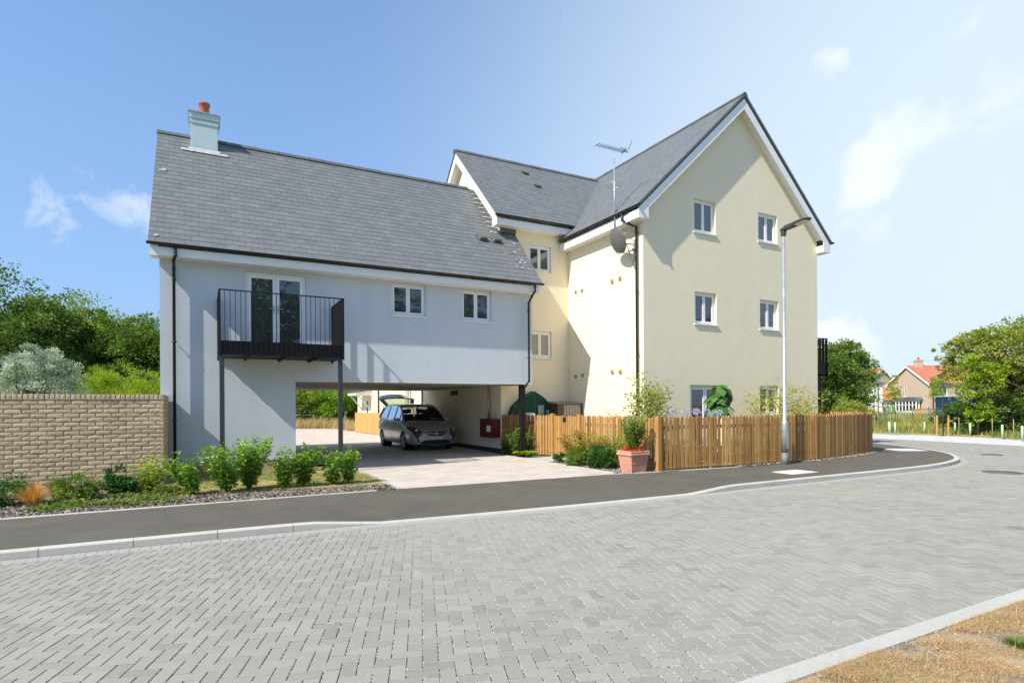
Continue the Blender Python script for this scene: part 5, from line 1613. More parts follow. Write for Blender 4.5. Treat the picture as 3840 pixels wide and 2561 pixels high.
def blob_points(blobs, clumps, per, csize=.3, shell=.75, zmin=None):
    """points gathered in clumps over the surfaces of ellipsoid blobs"""
    P_, D_, T_ = [], [], []
    vol = np.array([b[3] * b[4] + b[4] * b[5] for b in blobs]); vol = vol / vol.sum()
    for b, fr in zip(blobs, vol):
        c = np.array(b[:3]); r = np.array(b[3:6]); k = max(3, int(clumps * fr))
        d = norm_(rng.normal(0, 1, (k, 3)) + np.array([0, 0, .25]))
        rr = rng.uniform(shell - .25, 1.06, k)[:, None]
        cc = c + d * r * rr
        cr = csize * r.mean() * rng.uniform(.55, 1.35, k)
        ct = np.clip(rng.normal(.5, .2, k), 0, 1)
        q = norm_(rng.normal(0, 1, (k, per, 3))) * (rng.random((k, per, 1)) ** .45)
        q = q * cr[:, None, None] * np.array([1.15, 1.15, .72])
        pts = (cc[:, None] + q).reshape(-1, 3)
        dd = norm_(q.reshape(-1, 3) + .7 * np.repeat(d, per, 0) * cr.mean())
        P_.append(pts); D_.append(dd); T_.append(np.clip(np.repeat(ct, per) + rng.normal(0, .16, k * per), 0, 1))
    P_, D_, T_ = np.concatenate(P_), np.concatenate(D_), np.concatenate(T_)
    if zmin is not None:
        m = P_[:, 2] > zmin; P_, D_, T_ = P_[m], D_[m], T_[m]
    return P_, D_, T_

def limbs(b, base, tips, r0, bend=.15):
    base = Vector(base)
    for t in tips:
        t = Vector(t); mid = base.lerp(t, .5) + Vector([random.uniform(-1, 1) * bend * (t - base).length for _ in range(2)] + [0.08 * (t - base).length])
        b.tube([base, base.lerp(mid, .5) + Vector((0, 0, .03)), mid, t], [r0, r0 * .75, r0 * .5, r0 * .18], 7, cap=False)

def tree(name, label, x, y, blobs, leaf, m, clumps=160, per=110, trunk=.2, trunk_h=None, cat='tree', group=None, csize=.26, aspect=.6, z0=-.05, lean=(0, 0), shell=.75, droop=.25, bark=None, zmin=None):
    e = empty(name, label, cat, (x, y, 0), 0, group)
    zc = np.array([b[2] for b in blobs]); th = trunk_h or max(.5, min(b[2] - b[5] * .5 for b in blobs))
    P_, D_, T_ = blob_points(blobs, clumps, per, csize, shell, zmin)
    V, F, T = leaves_from(P_, D_, leaf, aspect, T_, droop)
    np_mesh('crown', V, F, m, e, tone=T)
    b = MB(bark or M['bark_dark'])
    top = (lean[0], lean[1], th)
    b.tube([(0, 0, z0 - .1), (lean[0] * .2 + random.uniform(-.05, .05) * trunk, 0, th * .35), (lean[0] * .6, lean[1] * .6, th * .7), top], [trunk * 1.25, trunk, trunk * .85, trunk * .7], 10)
    tips = []
    for q in blobs:
        for _ in range(4 if len(blobs) < 8 else 2):
            d = Vector((random.gauss(0, 1), random.gauss(0, 1), random.uniform(.1, 1.2))).normalized()
            tips.append((q[0] + d.x * q[3] * .8, q[1] + d.y * q[4] * .8, q[2] + d.z * q[5] * .8))
    limbs(b, top, tips, trunk * .5)
    b.build('trunk', e)
    return e

LV = {}
LV['dark'] = tone_mat('leaf_dark', (.038, .085, .014), (.17, .26, .045), .6, .28)
LV['mid'] = tone_mat('leaf_mid', (.075, .135, .020), (.26, .36, .07), .6, .32)
LV['olive'] = tone_mat('leaf_olive', (.16, .21, .03), (.42, .46, .09), .6, .35)
LV['silver'] = tone_mat('leaf_silver', (.11, .20, .055), (.66, .72, .62), .55, .25)
LV['lime'] = tone_mat('leaf_lime', (.13, .23, .022), (.40, .50, .05), .6, .38)
LV['bright'] = tone_mat('leaf_bright', (.075, .18, .018), (.27, .44, .045), .42, .34, spec=.5)
LV['yellow'] = tone_mat('leaf_yellow_green', (.20, .24, .035), (.52, .50, .10), .55, .4)
LV['deep'] = tone_mat('leaf_deep_green', (.03, .09, .018), (.11, .25, .045), .45, .25, spec=.5)
LV['orange'] = tone_mat('grass_orange', (.36, .17, .04), (.68, .42, .13), .7, .3)
LV['straw'] = tone_mat('grass_straw', (.34, .24, .10), (.66, .52, .28), .8, .3)
LV['hay'] = tone_mat('grass_hay', (.40, .25, .11), (.70, .50, .27), .8, .3)
LV['grass'] = tone_mat('grass_green', (.08, .14, .025), (.26, .32, .07), .7, .35)
LV['red'] = tone_mat('petal_red', (.55, .02, .02), (.80, .12, .06), .5, .3)
LV['lilac'] = tone_mat('petal_lilac', (.42, .41, .62), (.62, .61, .78), .5, .3)
LV['big'] = tone_mat('big_leaf', (.03, .10, .02), (.11, .26, .05), .45, .25, spec=.5)
LV['rust'] = tone_mat('leaf_rust_tipped', (.10, .17, .03), (.45, .24, .07), .5, .35)

# trees behind the brick wall (crowns seen left of the blue house)
def crown_blobs(R, H, n=7, base=.35):
    out = [(0, 0, H * .62, R * .75, R * .75, H * .36)]
    for i in range(n):
        a = 2 * math.pi * i / n + random.uniform(-.3, .3); k = random.uniform(.45, .75)
        z = H * random.uniform(base, .8)
        out.append((R * k * math.cos(a), R * k * math.sin(a), z, R * random.uniform(.35, .52), R * random.uniform(.35, .52), H * random.uniform(.13, .2)))
    return out
left_trees = [(-30, 36, 4.6, 10.9, 'dark', 'tallest dark tree, at the left edge behind the brick wall', 'darkest'),
              (135, 40, 3.6, 9.6, 'mid', 'green tree just right of the tallest dark tree behind the wall', 'b'),
              (300, 43, 4.2, 10.2, 'mid', 'loose light green tree with ragged top, middle of the row behind the wall', 'c'),
              (450, 42, 3.6, 8.8, 'mid', 'rounded mid green tree left of the blue house above the lime bushes', 'd'),
              (570, 40, 3.0, 8.0, 'dark', 'darker green tree touching the left corner of the blue house', 'e'),
              (690, 46, 4.4, 8.5, 'mid', 'green tree mostly hidden behind the blue house', 'f')]
for px, D_, R, H, mk, lab, _ in left_trees[:5]:
    x, y = at(px, D_)
    tree('broadleaf_tree', lab, x, y, crown_blobs(R, H, 9, .22), .20, LV[mk], clumps=430, per=70, trunk=.28, trunk_h=H * .3, group='trees behind the brick wall', csize=.24)
x, y = at(60, 48); tree('broadleaf_tree', 'green tree filling the gap behind the tallest dark tree and the silvery bush', x, y, crown_blobs(5, 9, 9, .15), .24, LV['dark'], clumps=300, per=70, trunk=.28, trunk_h=2, group='trees behind the brick wall')
x, y = at(400, 50); tree('broadleaf_tree', 'dark tree low in the gap above the lime bushes', x, y, crown_blobs(6, 8, 10, .12), .25, LV['dark'], clumps=340, per=70, trunk=.28, trunk_h=1.5, group='trees behind the brick wall')
# silvery bush and lime bushes
x, y = at(140, 23)
tree('silver_bush', 'large silvery leaved bush behind the brick wall', x, y, [(0, 0, 1.9, 1.35, 1.3, 1.9), (-.9, 0, 1.6, .9, .9, 1.7), (.75, -.1, 2.2, .75, .8, 1.6), (-.25, -.3, 3.1, .75, .7, .95), (.2, 0, 2.9, .8, .7, 1.1), (1.2, 0, 1.2, .6, .6, 1.3), (-1.5, .2, 1.2, .6, .6, 1.4)], .10, LV['silver'], clumps=420, per=90, trunk=.09, trunk_h=.6, cat='bush', csize=.24, aspect=.34, droop=-.5)
for px, D_, R, H, lab in ((370, 27, 1.6, 3.35, 'lime green feathery bush just right of the silvery bush'), (455, 28, 1.7, 3.65, 'lime green feathery bush in the middle above the brick wall'), (560, 27, 1.5, 3.25, 'lime green feathery bush against the left corner of the blue house')):
    x, y = at(px, D_)
    tree('lime_bush', lab, x, y, [(0, 0, H * .5, R, R, H * .5), (-R * .6, 0, H * .42, R * .6, R * .6, H * .42), (R * .6, 0, H * .45, R * .6, R * .6, H * .42), (0, -R * .5, H * .4, R * .7, R * .5, H * .4)], .11, LV['lime'], clumps=260, per=80, trunk=.07, trunk_h=.5, cat='bush', group='lime bushes behind the wall', csize=.2, aspect=.3, droop=-.9)
# seen through the passage
for px, D_, R, H, mk, lab in ((1130, 52, 3.0, 6.4, 'mid', 'shaded green tree at the left of the view through the passage'), (1215, 55, 3.6, 6.6, 'lime', 'bright green tree in the middle of the view through the passage'),
                              (1300, 54, 3.2, 6.2, 'bright', 'bright green tree beside the cream house seen through the passage'), (1040, 50, 3.0, 6.5, 'mid', 'dark tree partly hidden by the pier of the passage')):
    x, y = at(px, D_)
    tree('background_tree', lab, x, y, crown_blobs(R, H, 8, .15), .2, LV[mk], clumps=260, per=80, trunk=.2, trunk_h=1.2, group='trees seen through the passage')

for px, D_, R, H, mk, lab in ((1150, 47.5, 1.7, 2.9, 'mid', 'rounded green bush left of centre in the view through the passage'), (1222, 48.5, 2.0, 3.4, 'lime', 'bright lime bush behind the low rail fence through the passage'), (1305, 47.5, 1.9, 3.3, 'bright', 'bright green bush next to the cream house through the passage')):
    x, y = at(px, D_)
    tree('background_bush', lab, x, y, [(0, 0, H * .5, R, R, H * .5), (-R * .7, 0, H * .4, R * .6, R * .6, H * .42), (R * .7, 0, H * .4, R * .6, R * .6, H * .42), (0, -R * .5, H * .35, R * .7, R * .5, H * .4)], .17, LV[mk], clumps=190, per=60, trunk=.07, trunk_h=.5, cat='bush', group='bushes seen through the passage')
# right hand side
x, y = at(3165, 47)
tree('hawthorn_tree', 'dense dark hawthorn tree beyond the right hand corner of the yellow block', x, y, [(0, 0, 3.4, 2.4, 2.4, 2.8), (-1.8, .5, 3.1, 1.8, 1.8, 3.0), (1.5, 0, 4.4, 1.5, 1.5, 1.8), (-.4, 0, 5.0, 1.6, 1.6, 1.4), (1.3, 0, 2.7, 1.6, 1.5, 1.3), (2.3, 0, 5.0, .9, .9, 1.0), (.8, 0, 6.0, .9, .9, .8), (-2.6, 1, 4.9, 1.7, 1.7, 1.6), (-1.0, -1, 1.5, 1.8, 1.5, 1.5)], .17, LV['mid'], clumps=420, per=80, trunk=.25, trunk_h=1.3, csize=.27)
x, y = at(3100, 44)
tree('hawthorn_tree', 'dark green tree directly behind the side balcony of the yellow block', x, y, [(0, 0, 2.2, 2.1, 2, 2.3), (.6, 0, 4.0, 1.7, 1.7, 1.6)], .17, LV['dark'], clumps=200, per=80, trunk=.2, trunk_h=1.0)
x, y = at(3195, 40)
tree('scrub_bush', 'low olive green scrub bush in front of the hawthorn tree', x, y, [(0, 0, .9, 1.2, 1.0, 1.0), (.9, 0, .7, .8, .8, .8), (-1, 0, .8, 1, .8, 1.0)], .10, LV['olive'], clumps=120, per=70, trunk=.05, trunk_h=.3, cat='bush')
x, y = 37.2, 14.3
tree('field_maple_tree', 'large spreading olive green tree on the far verge at the right edge', x, y, [(-1.2, 1.0, 4.4, 1.5, 1.5, 1.0), (0, 0, 4.5, 1.7, 1.7, 1.4), (1.6, -1, 4.6, 1.8, 1.8, 1.5), (2.6, -2.4, 4.0, 1.9, 1.9, 1.8), (-1.6, 1.5, 3.3, 1.3, 1.3, .8), (-.3, .4, 3.1, 1.1, 1.1, .8), (.8, -.8, 5.3, 1.1, 1.1, .8), (-2.1, 2.0, 4.3, .7, .7, .45), (2.2, -1.5, 2.9, 1.1, 1.1, .8), (-1.3, 1.4, 5.0, .8, .8, .55), (3.4, -2.6, 2.6, 1.2, 1.2, 1.1), (.6, -.3, 2.2, 1.2, 1.2, .9), (-.9, .8, 2.4, 1.0, 1.0, .7), (1.6, -.9, 1.6, 1.3, 1.3, 1.0)],
     .13, LV['olive'], clumps=760, per=60, trunk=.20, trunk_h=1.9, csize=.22, lean=(.5, -.4), shell=.7)
x, y = 34.3, 14.75
tree('maple_sapling', 'bright lime leaved young tree in front of the large olive tree', x, y, [(-.2, .1, 3.3, .55, .55, .6), (.1, -.2, 2.7, .65, .65, .5), (-.45, .2, 2.2, .5, .5, .5), (.1, 0, 1.35, .55, .55, .5), (-.3, 0, .85, .35, .35, .4), (.6, -.5, 3.0, .5, .5, .45)], .12, LV['lime'], clumps=170, per=42, trunk=.06, trunk_h=1.5, csize=.34)
x, y = at(3870, 33)
tree('background_tree', 'green tree at the far right edge behind the large olive tree', x, y, crown_blobs(2.6, 6.2, 8, .15), .16, LV['mid'], clumps=240, per=70, trunk=.16, trunk_h=1.2)
x, y = at(3790, 30)
tree('hedge_bush', 'dark rounded bush under the large olive tree at the right', x, y, [(0, 0, .9, 1.5, 1.3, 1.0), (-1.6, .9, .8, 1.1, 1.0, .9), (1.4, -.8, .9, 1.3, 1.0, 1.1)], .12, LV['dark'], clumps=170, per=70, trunk=.06, trunk_h=.3, cat='bush')
x, y = at(3590, 34)
tree('hedge_bush', 'dark green bush left of the olive tree trunk beyond the verge', x, y, [(0, 0, .7, 1.3, 1.1, .8), (1.3, -.6, .6, 1.0, .8, .8)], .12, LV['deep'], clumps=130, per=60, trunk=.05, trunk_h=.3, cat='bush')
# slim saplings
def sapling(name, label, x, y, h, cw, mk, leaf=.09, n=60, per=26, group=None, z0=0, clear=.45):
    e = empty(name, label, 'sapling', (x, y, z0), 0, group)
    b = MB(M['bark_dark']); b.tube([(0, 0, -.1), (.01, 0, h * .5), (0, .01, h)], [.022, .016, .006], 6)
    bl = [(0, 0, h * (clear + (1 - clear) * t), cw * (1 - .6 * t), cw * (1 - .6 * t), h * .11) for t in (.15, .4, .65, .9)]
    P_, D_, T_ = blob_points(bl, n, per, .5)
    limbs(b, (0, 0, h * clear), [(q[0] + random.uniform(-1, 1) * q[3], q[1] + random.uniform(-1, 1) * q[4], q[2]) for q in bl for _ in range(3)], .010)
    b.build('trunk', e)
    V, F, T = leaves_from(P_, D_, leaf, .5, T_); np_mesh('crown', V, F, LV[mk], e, tone=T)
    return e
x, y = at(3353, 62); sapling('young_tree', 'small yellow green young tree standing before the red roofed gable house', x, y, 4.3, .75, 'lime', .16, z0=.0)
x, y = at(3508, 60); sapling('young_tree', 'small yellow green young tree right of the bay window house corner', x, y, 4.2, .7, 'lime', .16)
# staked tree close to the road: two timber stakes and a strap
st = empty('staked_tree', 'newly planted thin tree held between two short orange timber stakes', 'sapling', (33.1, 15.75, 0))
b = MB(M['bark_dark']); b.tube([(0, 0, -.1), (0, 0, 1.4), (.02, 0, 3.0)], [.03, .022, .008], 6); b.build('trunk', st)
P_, D_, T_ = blob_points([(0, 0, 2.2, .35, .35, .5), (0, 0, 2.8, .3, .3, .3)], 24, 14, .6); V, F, T = leaves_from(P_, D_, .09, .5, T_); np_mesh('crown', V, F, LV['mid'], st, tone=T)
for s in (-1, 1):
    q = MB(M['board'], Matrix.Translation((.29 * s * RT.x, .29 * s * RT.y, 0))); q.box(-.03, .03, -.03, .03, -.1, .95); q.build('stake', st)
b = MB(M['black_plastic']); b.tube([(-.29 * RT.x, -.29 * RT.y, .90), (0, .0, .86), (.29 * RT.x, .29 * RT.y, .90)], .022, 6); b.build('strap', st)
# short green tube guards and slim canes along the verge
GT = mat('tree_guard_plastic', (.40, .52, .36), .5); CN = mat('pale_cane', (.36, .30, .17), .8)
tg0 = None
spots = [(32.32, 17.9), (32.45, 17.7), (32.8, 17.45), (33.9, 15.4), (33.75, 14.85), (33.2, 13.7), (32.3, 12.95), (31.6, 12.25), (31.2, 11.8), (34.1, 16.6), (34.3, 17.2), (33.5, 18.6), (34.6, 15.9), (34.2, 18.9), (33.6, 19.6)]
ORD = 'first second third fourth fifth sixth seventh eighth ninth tenth'.split(); cnt_ = [0, 0]
spots.sort(key=lambda p: (Vector((p[0], p[1], 0)).dot(RT)) / (Vector((p[0], p[1], 0)).dot(FW)))
for i, (x, y) in enumerate(spots):
    if i % 2 == 0 or i < 3:
        q = MB(GT); q.lathe([(.045, -.05), (.045, .58)], (0, 0, 0), 10); nm, lb = 'tree_guard', 'short pale green plastic tree guard standing in the far verge'
    else:
        q = MB(CN); q.tube([(0, 0, -.05), (random.uniform(-.03, .03), 0, .85)], .016, 6); nm, lb = 'planting_cane', 'slim pale planting cane standing in the far verge'
    j_ = 0 if nm == 'tree_guard' else 1; lb = ('short pale green tree guard, %s from the left along the far verge' if j_ == 0 else 'slim pale planting cane, %s from the left along the far verge') % ORD[cnt_[j_]]; cnt_[j_] += 1
    o = q.build(nm); o.location = (x, y, 0); tag(o, lb, 'tree guard' if nm == 'tree_guard' else 'cane', 'tree guards along the far verge' if nm == 'tree_guard' else 'canes along the far verge')

# ------------------------------------------------------------------ shrubs by the lawn (leafy upright stems)
def stem_shrub(name, label, x, y, stems, mk, leaf=.085, lpm=75, group=None, cat='shrub', aspect=.36, z0=0, stem_r=.006, zl=.12, rad_=.05, droop=.35):
    """stems: (dx, dy, height, lean x, lean y)"""
    e = empty(name, label, cat, (x, y, z0), 0, group)
    b = MB(M['stem']); P_, D_, T_ = [], [], []
    for (dx, dy, h, lx, ly) in stems:
        pts = [Vector((dx * .3, dy * .3, 0)), Vector((dx * .8 + lx * .25, dy * .8 + ly * .25, h * .35)), Vector((dx + lx * .6, dy + ly * .6, h * .7)), Vector((dx + lx, dy + ly, h))]
        b.tube(pts, [stem_r, stem_r * .85, stem_r * .7, stem_r * .3], 5, cap=False)
        k = int(lpm * h)
        t = np.sort(rng.uniform(zl, 1.0, k)) * 3
        i0 = np.clip(t.astype(int), 0, 2); fr = t - i0
        PT = np.array([tuple(p) for p in pts]); c = PT[i0] * (1 - fr)[:, None] + PT[i0 + 1] * fr[:, None]
        ang = rng.uniform(0, 2 * math.pi, k)
        d = np.stack([np.cos(ang), np.sin(ang), rng.uniform(-.15, .55, k) + .5 * (t / 3 > .9)], 1)
        P_.append(c + d * rng.uniform(0, rad_, (k, 1)) * np.array([1, 1, .4])); D_.append(d); T_.append(np.clip(.25 + .5 * t / 3 + rng.normal(0, .2, k), 0, 1))
    b.build('stems', e)
    V, F, T = leaves_from(np.concatenate(P_), np.concatenate(D_), leaf, aspect, np.concatenate(T_), droop)
    np_mesh('foliage', V, F, LV[mk], e, tone=T)
    return e
def mk_stems(n, r, h, lean=(0, 0), spread=.25):
    out = []
    for i in range(n):
        a = random.uniform(0, 6.28); k = math.sqrt(random.random())
        hh = h * random.uniform(.62, 1.0)
        out.append((math.cos(a) * r * k * .5, math.sin(a) * r * k * .5, hh, math.cos(a) * spread * k + lean[0] * hh, math.sin(a) * spread * k + lean[1] * hh))
    out.append((0, 0, h, lean[0] * h, lean[1] * h))
    return out
lawn_shrubs = [(-.16, 12.12, 11, .12, .80, (-.38, .1), .26, 'leaning green shrub, leftmost of the row by the lawn, beside the wall end'),
               (.40, 12.10, 14, .16, .93, (-.08, .0), .34, 'wide bright green shrub second in the row by the lawn'),
               (.76, 12.34, 15, .16, 1.06, (.14, .05), .27, 'tallest bright green shrub in front of the pier, third in the row by the lawn'),
               (1.38, 12.20, 10, .12, .80, (.10, .0), .22, 'loose green shrub in front of the pier corner, fourth in the row by the lawn'),
               (1.74, 12.22, 10, .12, .86, (.10, .02), .22, 'fifth green shrub of the row with yellowing leaves near its base'),
               (2.34, 12.20, 9, .09, .70, (-.12, .02), .17, 'narrow green shrub left of the balcony post, second from the right in the row'),
               (2.62, 12.18, 9, .08, .78, (.10, .02), .13, 'slim upright green shrub at the right end of the row beside the driveway')]
for (x, y, n, r, h, ln, sp, lab) in lawn_shrubs:
    stem_shrub('laurel_shrub', lab, x, y, mk_stems(int(n * 1.5), r * 1.1, h * .98, ln, sp * 1.15), 'bright', .092, 100, 'shrubs in a row beside the lawn')

# ------------------------------------------------------------------ bed in front of the brick wall
def tuft(name, label, x, y, n, h, spread, mk, wdt=.006, cat='grass tuft', group=None, z0=0, parent=None, curve=.35):
    a = rng.uniform(0, 2 * math.pi, n); l = rng.uniform(.1, 1, n) ** .7 * spread; hh = h * rng.uniform(.55, 1, n) * (1 - .35 * (l / spread) ** 2)
    bx = np.stack([np.cos(a) * .04, np.sin(a) * .04, np.zeros(n)], 1) * rng.random((n, 1))
    dr = np.stack([np.cos(a), np.sin(a)], 1); sd = np.stack([-np.sin(a), np.cos(a), np.zeros(n)], 1) * wdt
    V, F = [], []
    pts = []
    for t, wk in ((0, 1), (.35, 1), (.7, .75), (1, .12)):
        p = bx.copy(); p[:, :2] += dr * (l * t ** 1.6)[:, None]; p[:, 2] += hh * (t - curve * t * t * (l / spread))
        pts.append((p - sd * wk, p + sd * wk))
    V = np.stack([q for pr in pts for q in pr], 1).reshape(-1, 3)
    base = (np.arange(n) * 8)[:, None]
    F = np.concatenate([base + np.array([2 * k, 2 * k + 1, 2 * k + 3, 2 * k + 2])[None] for k in range(3)], 0)
    o = np_mesh(name, V, F, LV[mk], parent, tone=np.repeat(rng.random(n), 8), loc=(x, y, z0))
    return tag(o, label, cat, group) if label else o
tuft('ornamental_grass', 'orange brown tuft of ornamental grass in the bed before the brick wall', -2.44, 11.92, 420, .58, .36, 'orange', .0035)
def mound_shrub(name, label, x, y, r, h, mk, leaf=.05, clumps=40, per=60, cat='shrub', aspect=.45, group=None):
    e = empty(name, label, cat, (x, y, 0), 0, group)
    bl = [(0, 0, h * .5, r * .8, r * .8, h * .48), (-r * .5, 0, h * .35, r * .5, r * .5, h * .36), (r * .5, 0, h * .38, r * .5, r * .5, h * .36), (0, -r * .4, h * .33, r * .5, r * .45, h * .33)]
    P_, D_, T_ = blob_points(bl, clumps, per, .36, .7, .015); V, F, T = leaves_from(P_, D_, leaf, aspect, T_, -.15)
    np_mesh('foliage', V, F, LV[mk], e, tone=T)
    b = MB(M['stem']); limbs(b, (0, 0, -.02), [(random.uniform(-r, r) * .6, random.uniform(-r, r) * .6, h * random.uniform(.5, .9)) for _ in range(9)], .008); b.build('stems', e)
    return e
mound_shrub('evergreen_shrub', 'dark green low shrub at the left edge in front of the brick wall', -2.95, 12.35, .42, .50, 'deep', .05, 60, 60)
mound_shrub('evergreen_shrub', 'mid green low shrub right of the orange grass tuft', -1.95, 12.45, .36, .46, 'mid', .05, 55, 55)
mound_shrub('evergreen_shrub', 'glossy dark green shrub in the middle of the bed near the round terracotta stone', -1.36, 12.6, .24, .50, 'deep', .075, 36, 50)
stem_shrub('fuchsia_shrub', 'light yellow green shrub against the end of the brick wall', -.86, 12.75, mk_stems(12, .2, .66, (0, 0), .26), 'lime', .075, 95, aspect=.6)
mound_shrub('cover_plant', 'small green cover plant at the foot of the wall end beside the lawn', -.62, 12.35, .24, .2, 'grass', .04, 30, 50, 'plant')
for x, y, lab in ((-1.78, 12.9, 'wispy yellow green grass clump against the brick wall behind the low shrubs'), (-1.05, 12.95, 'wispy yellow green grass clump beside the terracotta stone'), (-2.35, 12.95, 'wispy pale grass clump against the brick wall behind the orange tuft')):
    tuft('wispy_grass', lab, x, y, 260, .62, .30, 'grass', .0022, group='wispy grasses against the wall')
stn = MB(mat('terracotta_stone', (.36, .17, .10), .85, var=(20, .2))); stn.lathe([(0, .20), (.06, .19), (.10, .15), (.12, .08), (.10, 0)], (0, 0, 0), 12); o = stn.build('edging_stone'); o.location = (-1.17, 12.7, 0)
tag(o, 'round terracotta coloured stone in the bed before the brick wall', 'stone')
# ground cover (uncountable)
def scatter_poly(poly, n):
    poly = np.array(poly); lo, hi = poly.min(0), poly.max(0); out = []
    while len(out) < n:
        q = rng.uniform(lo, hi, (n * 2, 2)); c = np.zeros(len(q), bool); m = len(poly)
        for i in range(m):
            a, b = poly[i], poly[(i + 1) % m]
            if a[1] == b[1]: continue
            c ^= ((a[1] > q[:, 1]) != (b[1] > q[:, 1])) & (q[:, 0] < (b[0] - a[0]) * (q[:, 1] - a[1]) / (b[1] - a[1]) + a[0])
        out += list(q[c])
    return np.array(out[:n])
cp_ = scatter_poly([(-2.4, 11.25), (-1.4, 11.15), (-.3, 11.3), (-.25, 11.9), (-.9, 12.5), (-2.2, 12.4)], 5200)
keep = (np.sin(cp_[:, 0] * 5.1) + np.cos(cp_[:, 1] * 7.3 + cp_[:, 0] * 2) + rng.normal(0, .45, len(cp_))) > -.35
cp_ = cp_[keep]; k = len(cp_)
hz_ = .02 + .10 * np.clip(np.sin(cp_[:, 0] * 6) * np.cos(cp_[:, 1] * 8) * .5 + .5, 0, 1) * rng.random(k)
V, F, T = leaves_from(np.c_[cp_, hz_], np.c_[rng.normal(0, 1, (k, 2)), rng.uniform(-.1, .5, k)], .052, .6, None, .05)
tag(np_mesh('ground_cover', V, F, LV['grass'], tone=T), 'low green ground cover plants spreading over the bark bed', kind='stuff')
# bark chips
def chips(name, poly, n, m, size, label, z=.005, zj=.02):
    q = scatter_poly(poly, n); c = np.c_[q, z + rng.random(n) * zj]
    a = norm_(np.c_[rng.normal(0, 1, (n, 2)), rng.normal(0, .35, n)]); b = norm_(np.cross(a, rng.normal(0, .4, (n, 3)) + np.array([0, 0, 1])))
    s = (size * rng.uniform(.5, 1.4, n))[:, None]; wv = s * rng.uniform(.25, .55, (n, 1))
    V = np.stack([c - a * s - b * wv, c + a * s - b * wv * .7, c + a * s * .9 + b * wv, c - a * s * .8 + b * wv * .8], 1).reshape(-1, 3)
    return tag(np_mesh(name, V, np.arange(4 * n).reshape(n, 4), m, tone=np.repeat(rng.random(n) ** 1.2, 4)), label, kind='stuff')
BK = tone_mat('bark_chip', (.055, .038, .028), (.50, .42, .36), .9)
GRV = tone_mat('gravel_stone', (.22, .19, .16), (.62, .58, .52), .9)
chips('bark_chips', [(-5.5, 10.93), (3.32, 11.0), (3.32, 11.6), (1, 11.85), (-.6, 12.0), (-.8, 12.6), (-5.5, 12.8)], 15000, BK, .022, 'weathered bark chippings covering the bed behind the pavement')
chips('gravel', [(8.6, 10.72), (9.55, 10.6), (9.5, 13.8), (8.62, 13.8)], 3500, GRV, .014, 'loose gravel and bark in the bed beside the fence')
chips('gravel_edge', [(12.0, 10.30), (15.2, 10.28), (17.1, 10.5), (18.8, 10.88), (20.2, 11.5), (20.1, 11.62), (18.7, 11.05), (17, 10.68), (15.2, 10.46), (12, 10.42)], 2600, GRV, .018, 'strip of pale gravel along the foot of the curved fence', zj=.03)
# right bed plants
stem_shrub('bushy_shrub', 'rounded green shrub at the dark corner between passage and picket fence', 8.98, 16.35, mk_stems(40, .5, .90, (0, 0), .36), 'mid', .075, 160)
stem_shrub('bushy_shrub', 'very shaded green shrub below the red cabinet', 8.72, 17.0, mk_stems(10, .12, .62, (0, 0), .2), 'dark', .06, 100)
def rosette(name, label, x, y, r, n, mk):
    e = empty(name, label, 'plant', (x, y, 0)); V, F, T = [], [], []
    for i in range(n):
        a = random.uniform(0, 6.28); k = random.uniform(.35, 1); ln = r * k; h = r * random.uniform(.5, 1.0); wd = r * .36
        d = Vector((math.cos(a), math.sin(a), 0)); s = Vector((-d.y, d.x, 0)); tn = random.random(); b0 = len(V); rows_ = 5
        for j in range(rows_):
            t = j / (rows_ - 1); c = d * (ln * t) + Vector((0, 0, h * (1.5 * t - 1.05 * t * t) + .02)); ww = wd * math.sin(math.pi * min(1, .12 + t * .86)) ** .8
            for u in (-1, 0, 1): V.append(tuple(c + s * ww * .5 * u * 1.3 + Vector((0, 0, -.02 if u == 0 else 0)))); T.append(min(1, max(0, tn + random.uniform(-.1, .1))))
        for j in range(rows_ - 1):
            for u in (0, 1): q = b0 + j * 3 + u; F.append((q, q + 1, q + 4, q + 3))
    np_mesh('foliage', V, F, LV[mk], e, tone=T, smooth=True); return e
rosette('lime_plant', 'clump of big lime green leaves at the foot of the rounded shrub, the left one', 8.80, 16.0, .32, 46, 'lime')
rosette('lime_plant', 'clump of big lime green leaves beside the gate path, the right one', 8.86, 15.5, .34, 54, 'lime')
mound_shrub('low_plant', 'low grey green mat plant at the edge of the driveway near the passage', 8.72, 16.7, .26, .17, 'mid', .03, 34, 60, 'plant')
mound_shrub('low_plant', 'small dark rounded plant at the near side of the garden path', 8.80, 13.75, .2, .30, 'deep', .045, 34, 50, 'plant')
stem_shrub('rusty_shrub', 'leafy shrub with rust tinted tips just right of the garden path', 9.12, 13.35, mk_stems(30, .42, .90, (0, 0), .34), 'rust', .068, 150)
stem_shrub('bushy_shrub', 'yellowish green shrub in the middle of the bed along the fence', 9.18, 12.8, mk_stems(30, .4, .84, (0, 0), .34), 'yellow', .065, 150)
stem_shrub('bushy_shrub', 'orange tipped shrub in the bed left of the glossy round shrub', 9.15, 12.2, mk_stems(28, .4, .78, (0, 0), .32), 'rust', .065, 150)
mound_shrub('evergreen_shrub', 'glossy dark green round shrub in the bed left of the square planter', 8.93, 11.95, .42, .55, 'deep', .06, 90, 70)
mound_shrub('evergreen_shrub', 'mid green low shrub in the front of the bed along the fence', 8.85, 12.75, .42, .48, 'mid', .055, 80, 70)
stem_shrub('upright_shrub', 'tall narrow yellow green shrub behind the square planter', 9.26, 11.6, mk_stems(16, .2, 1.0, (0, 0), .17), 'olive', .06, 150)
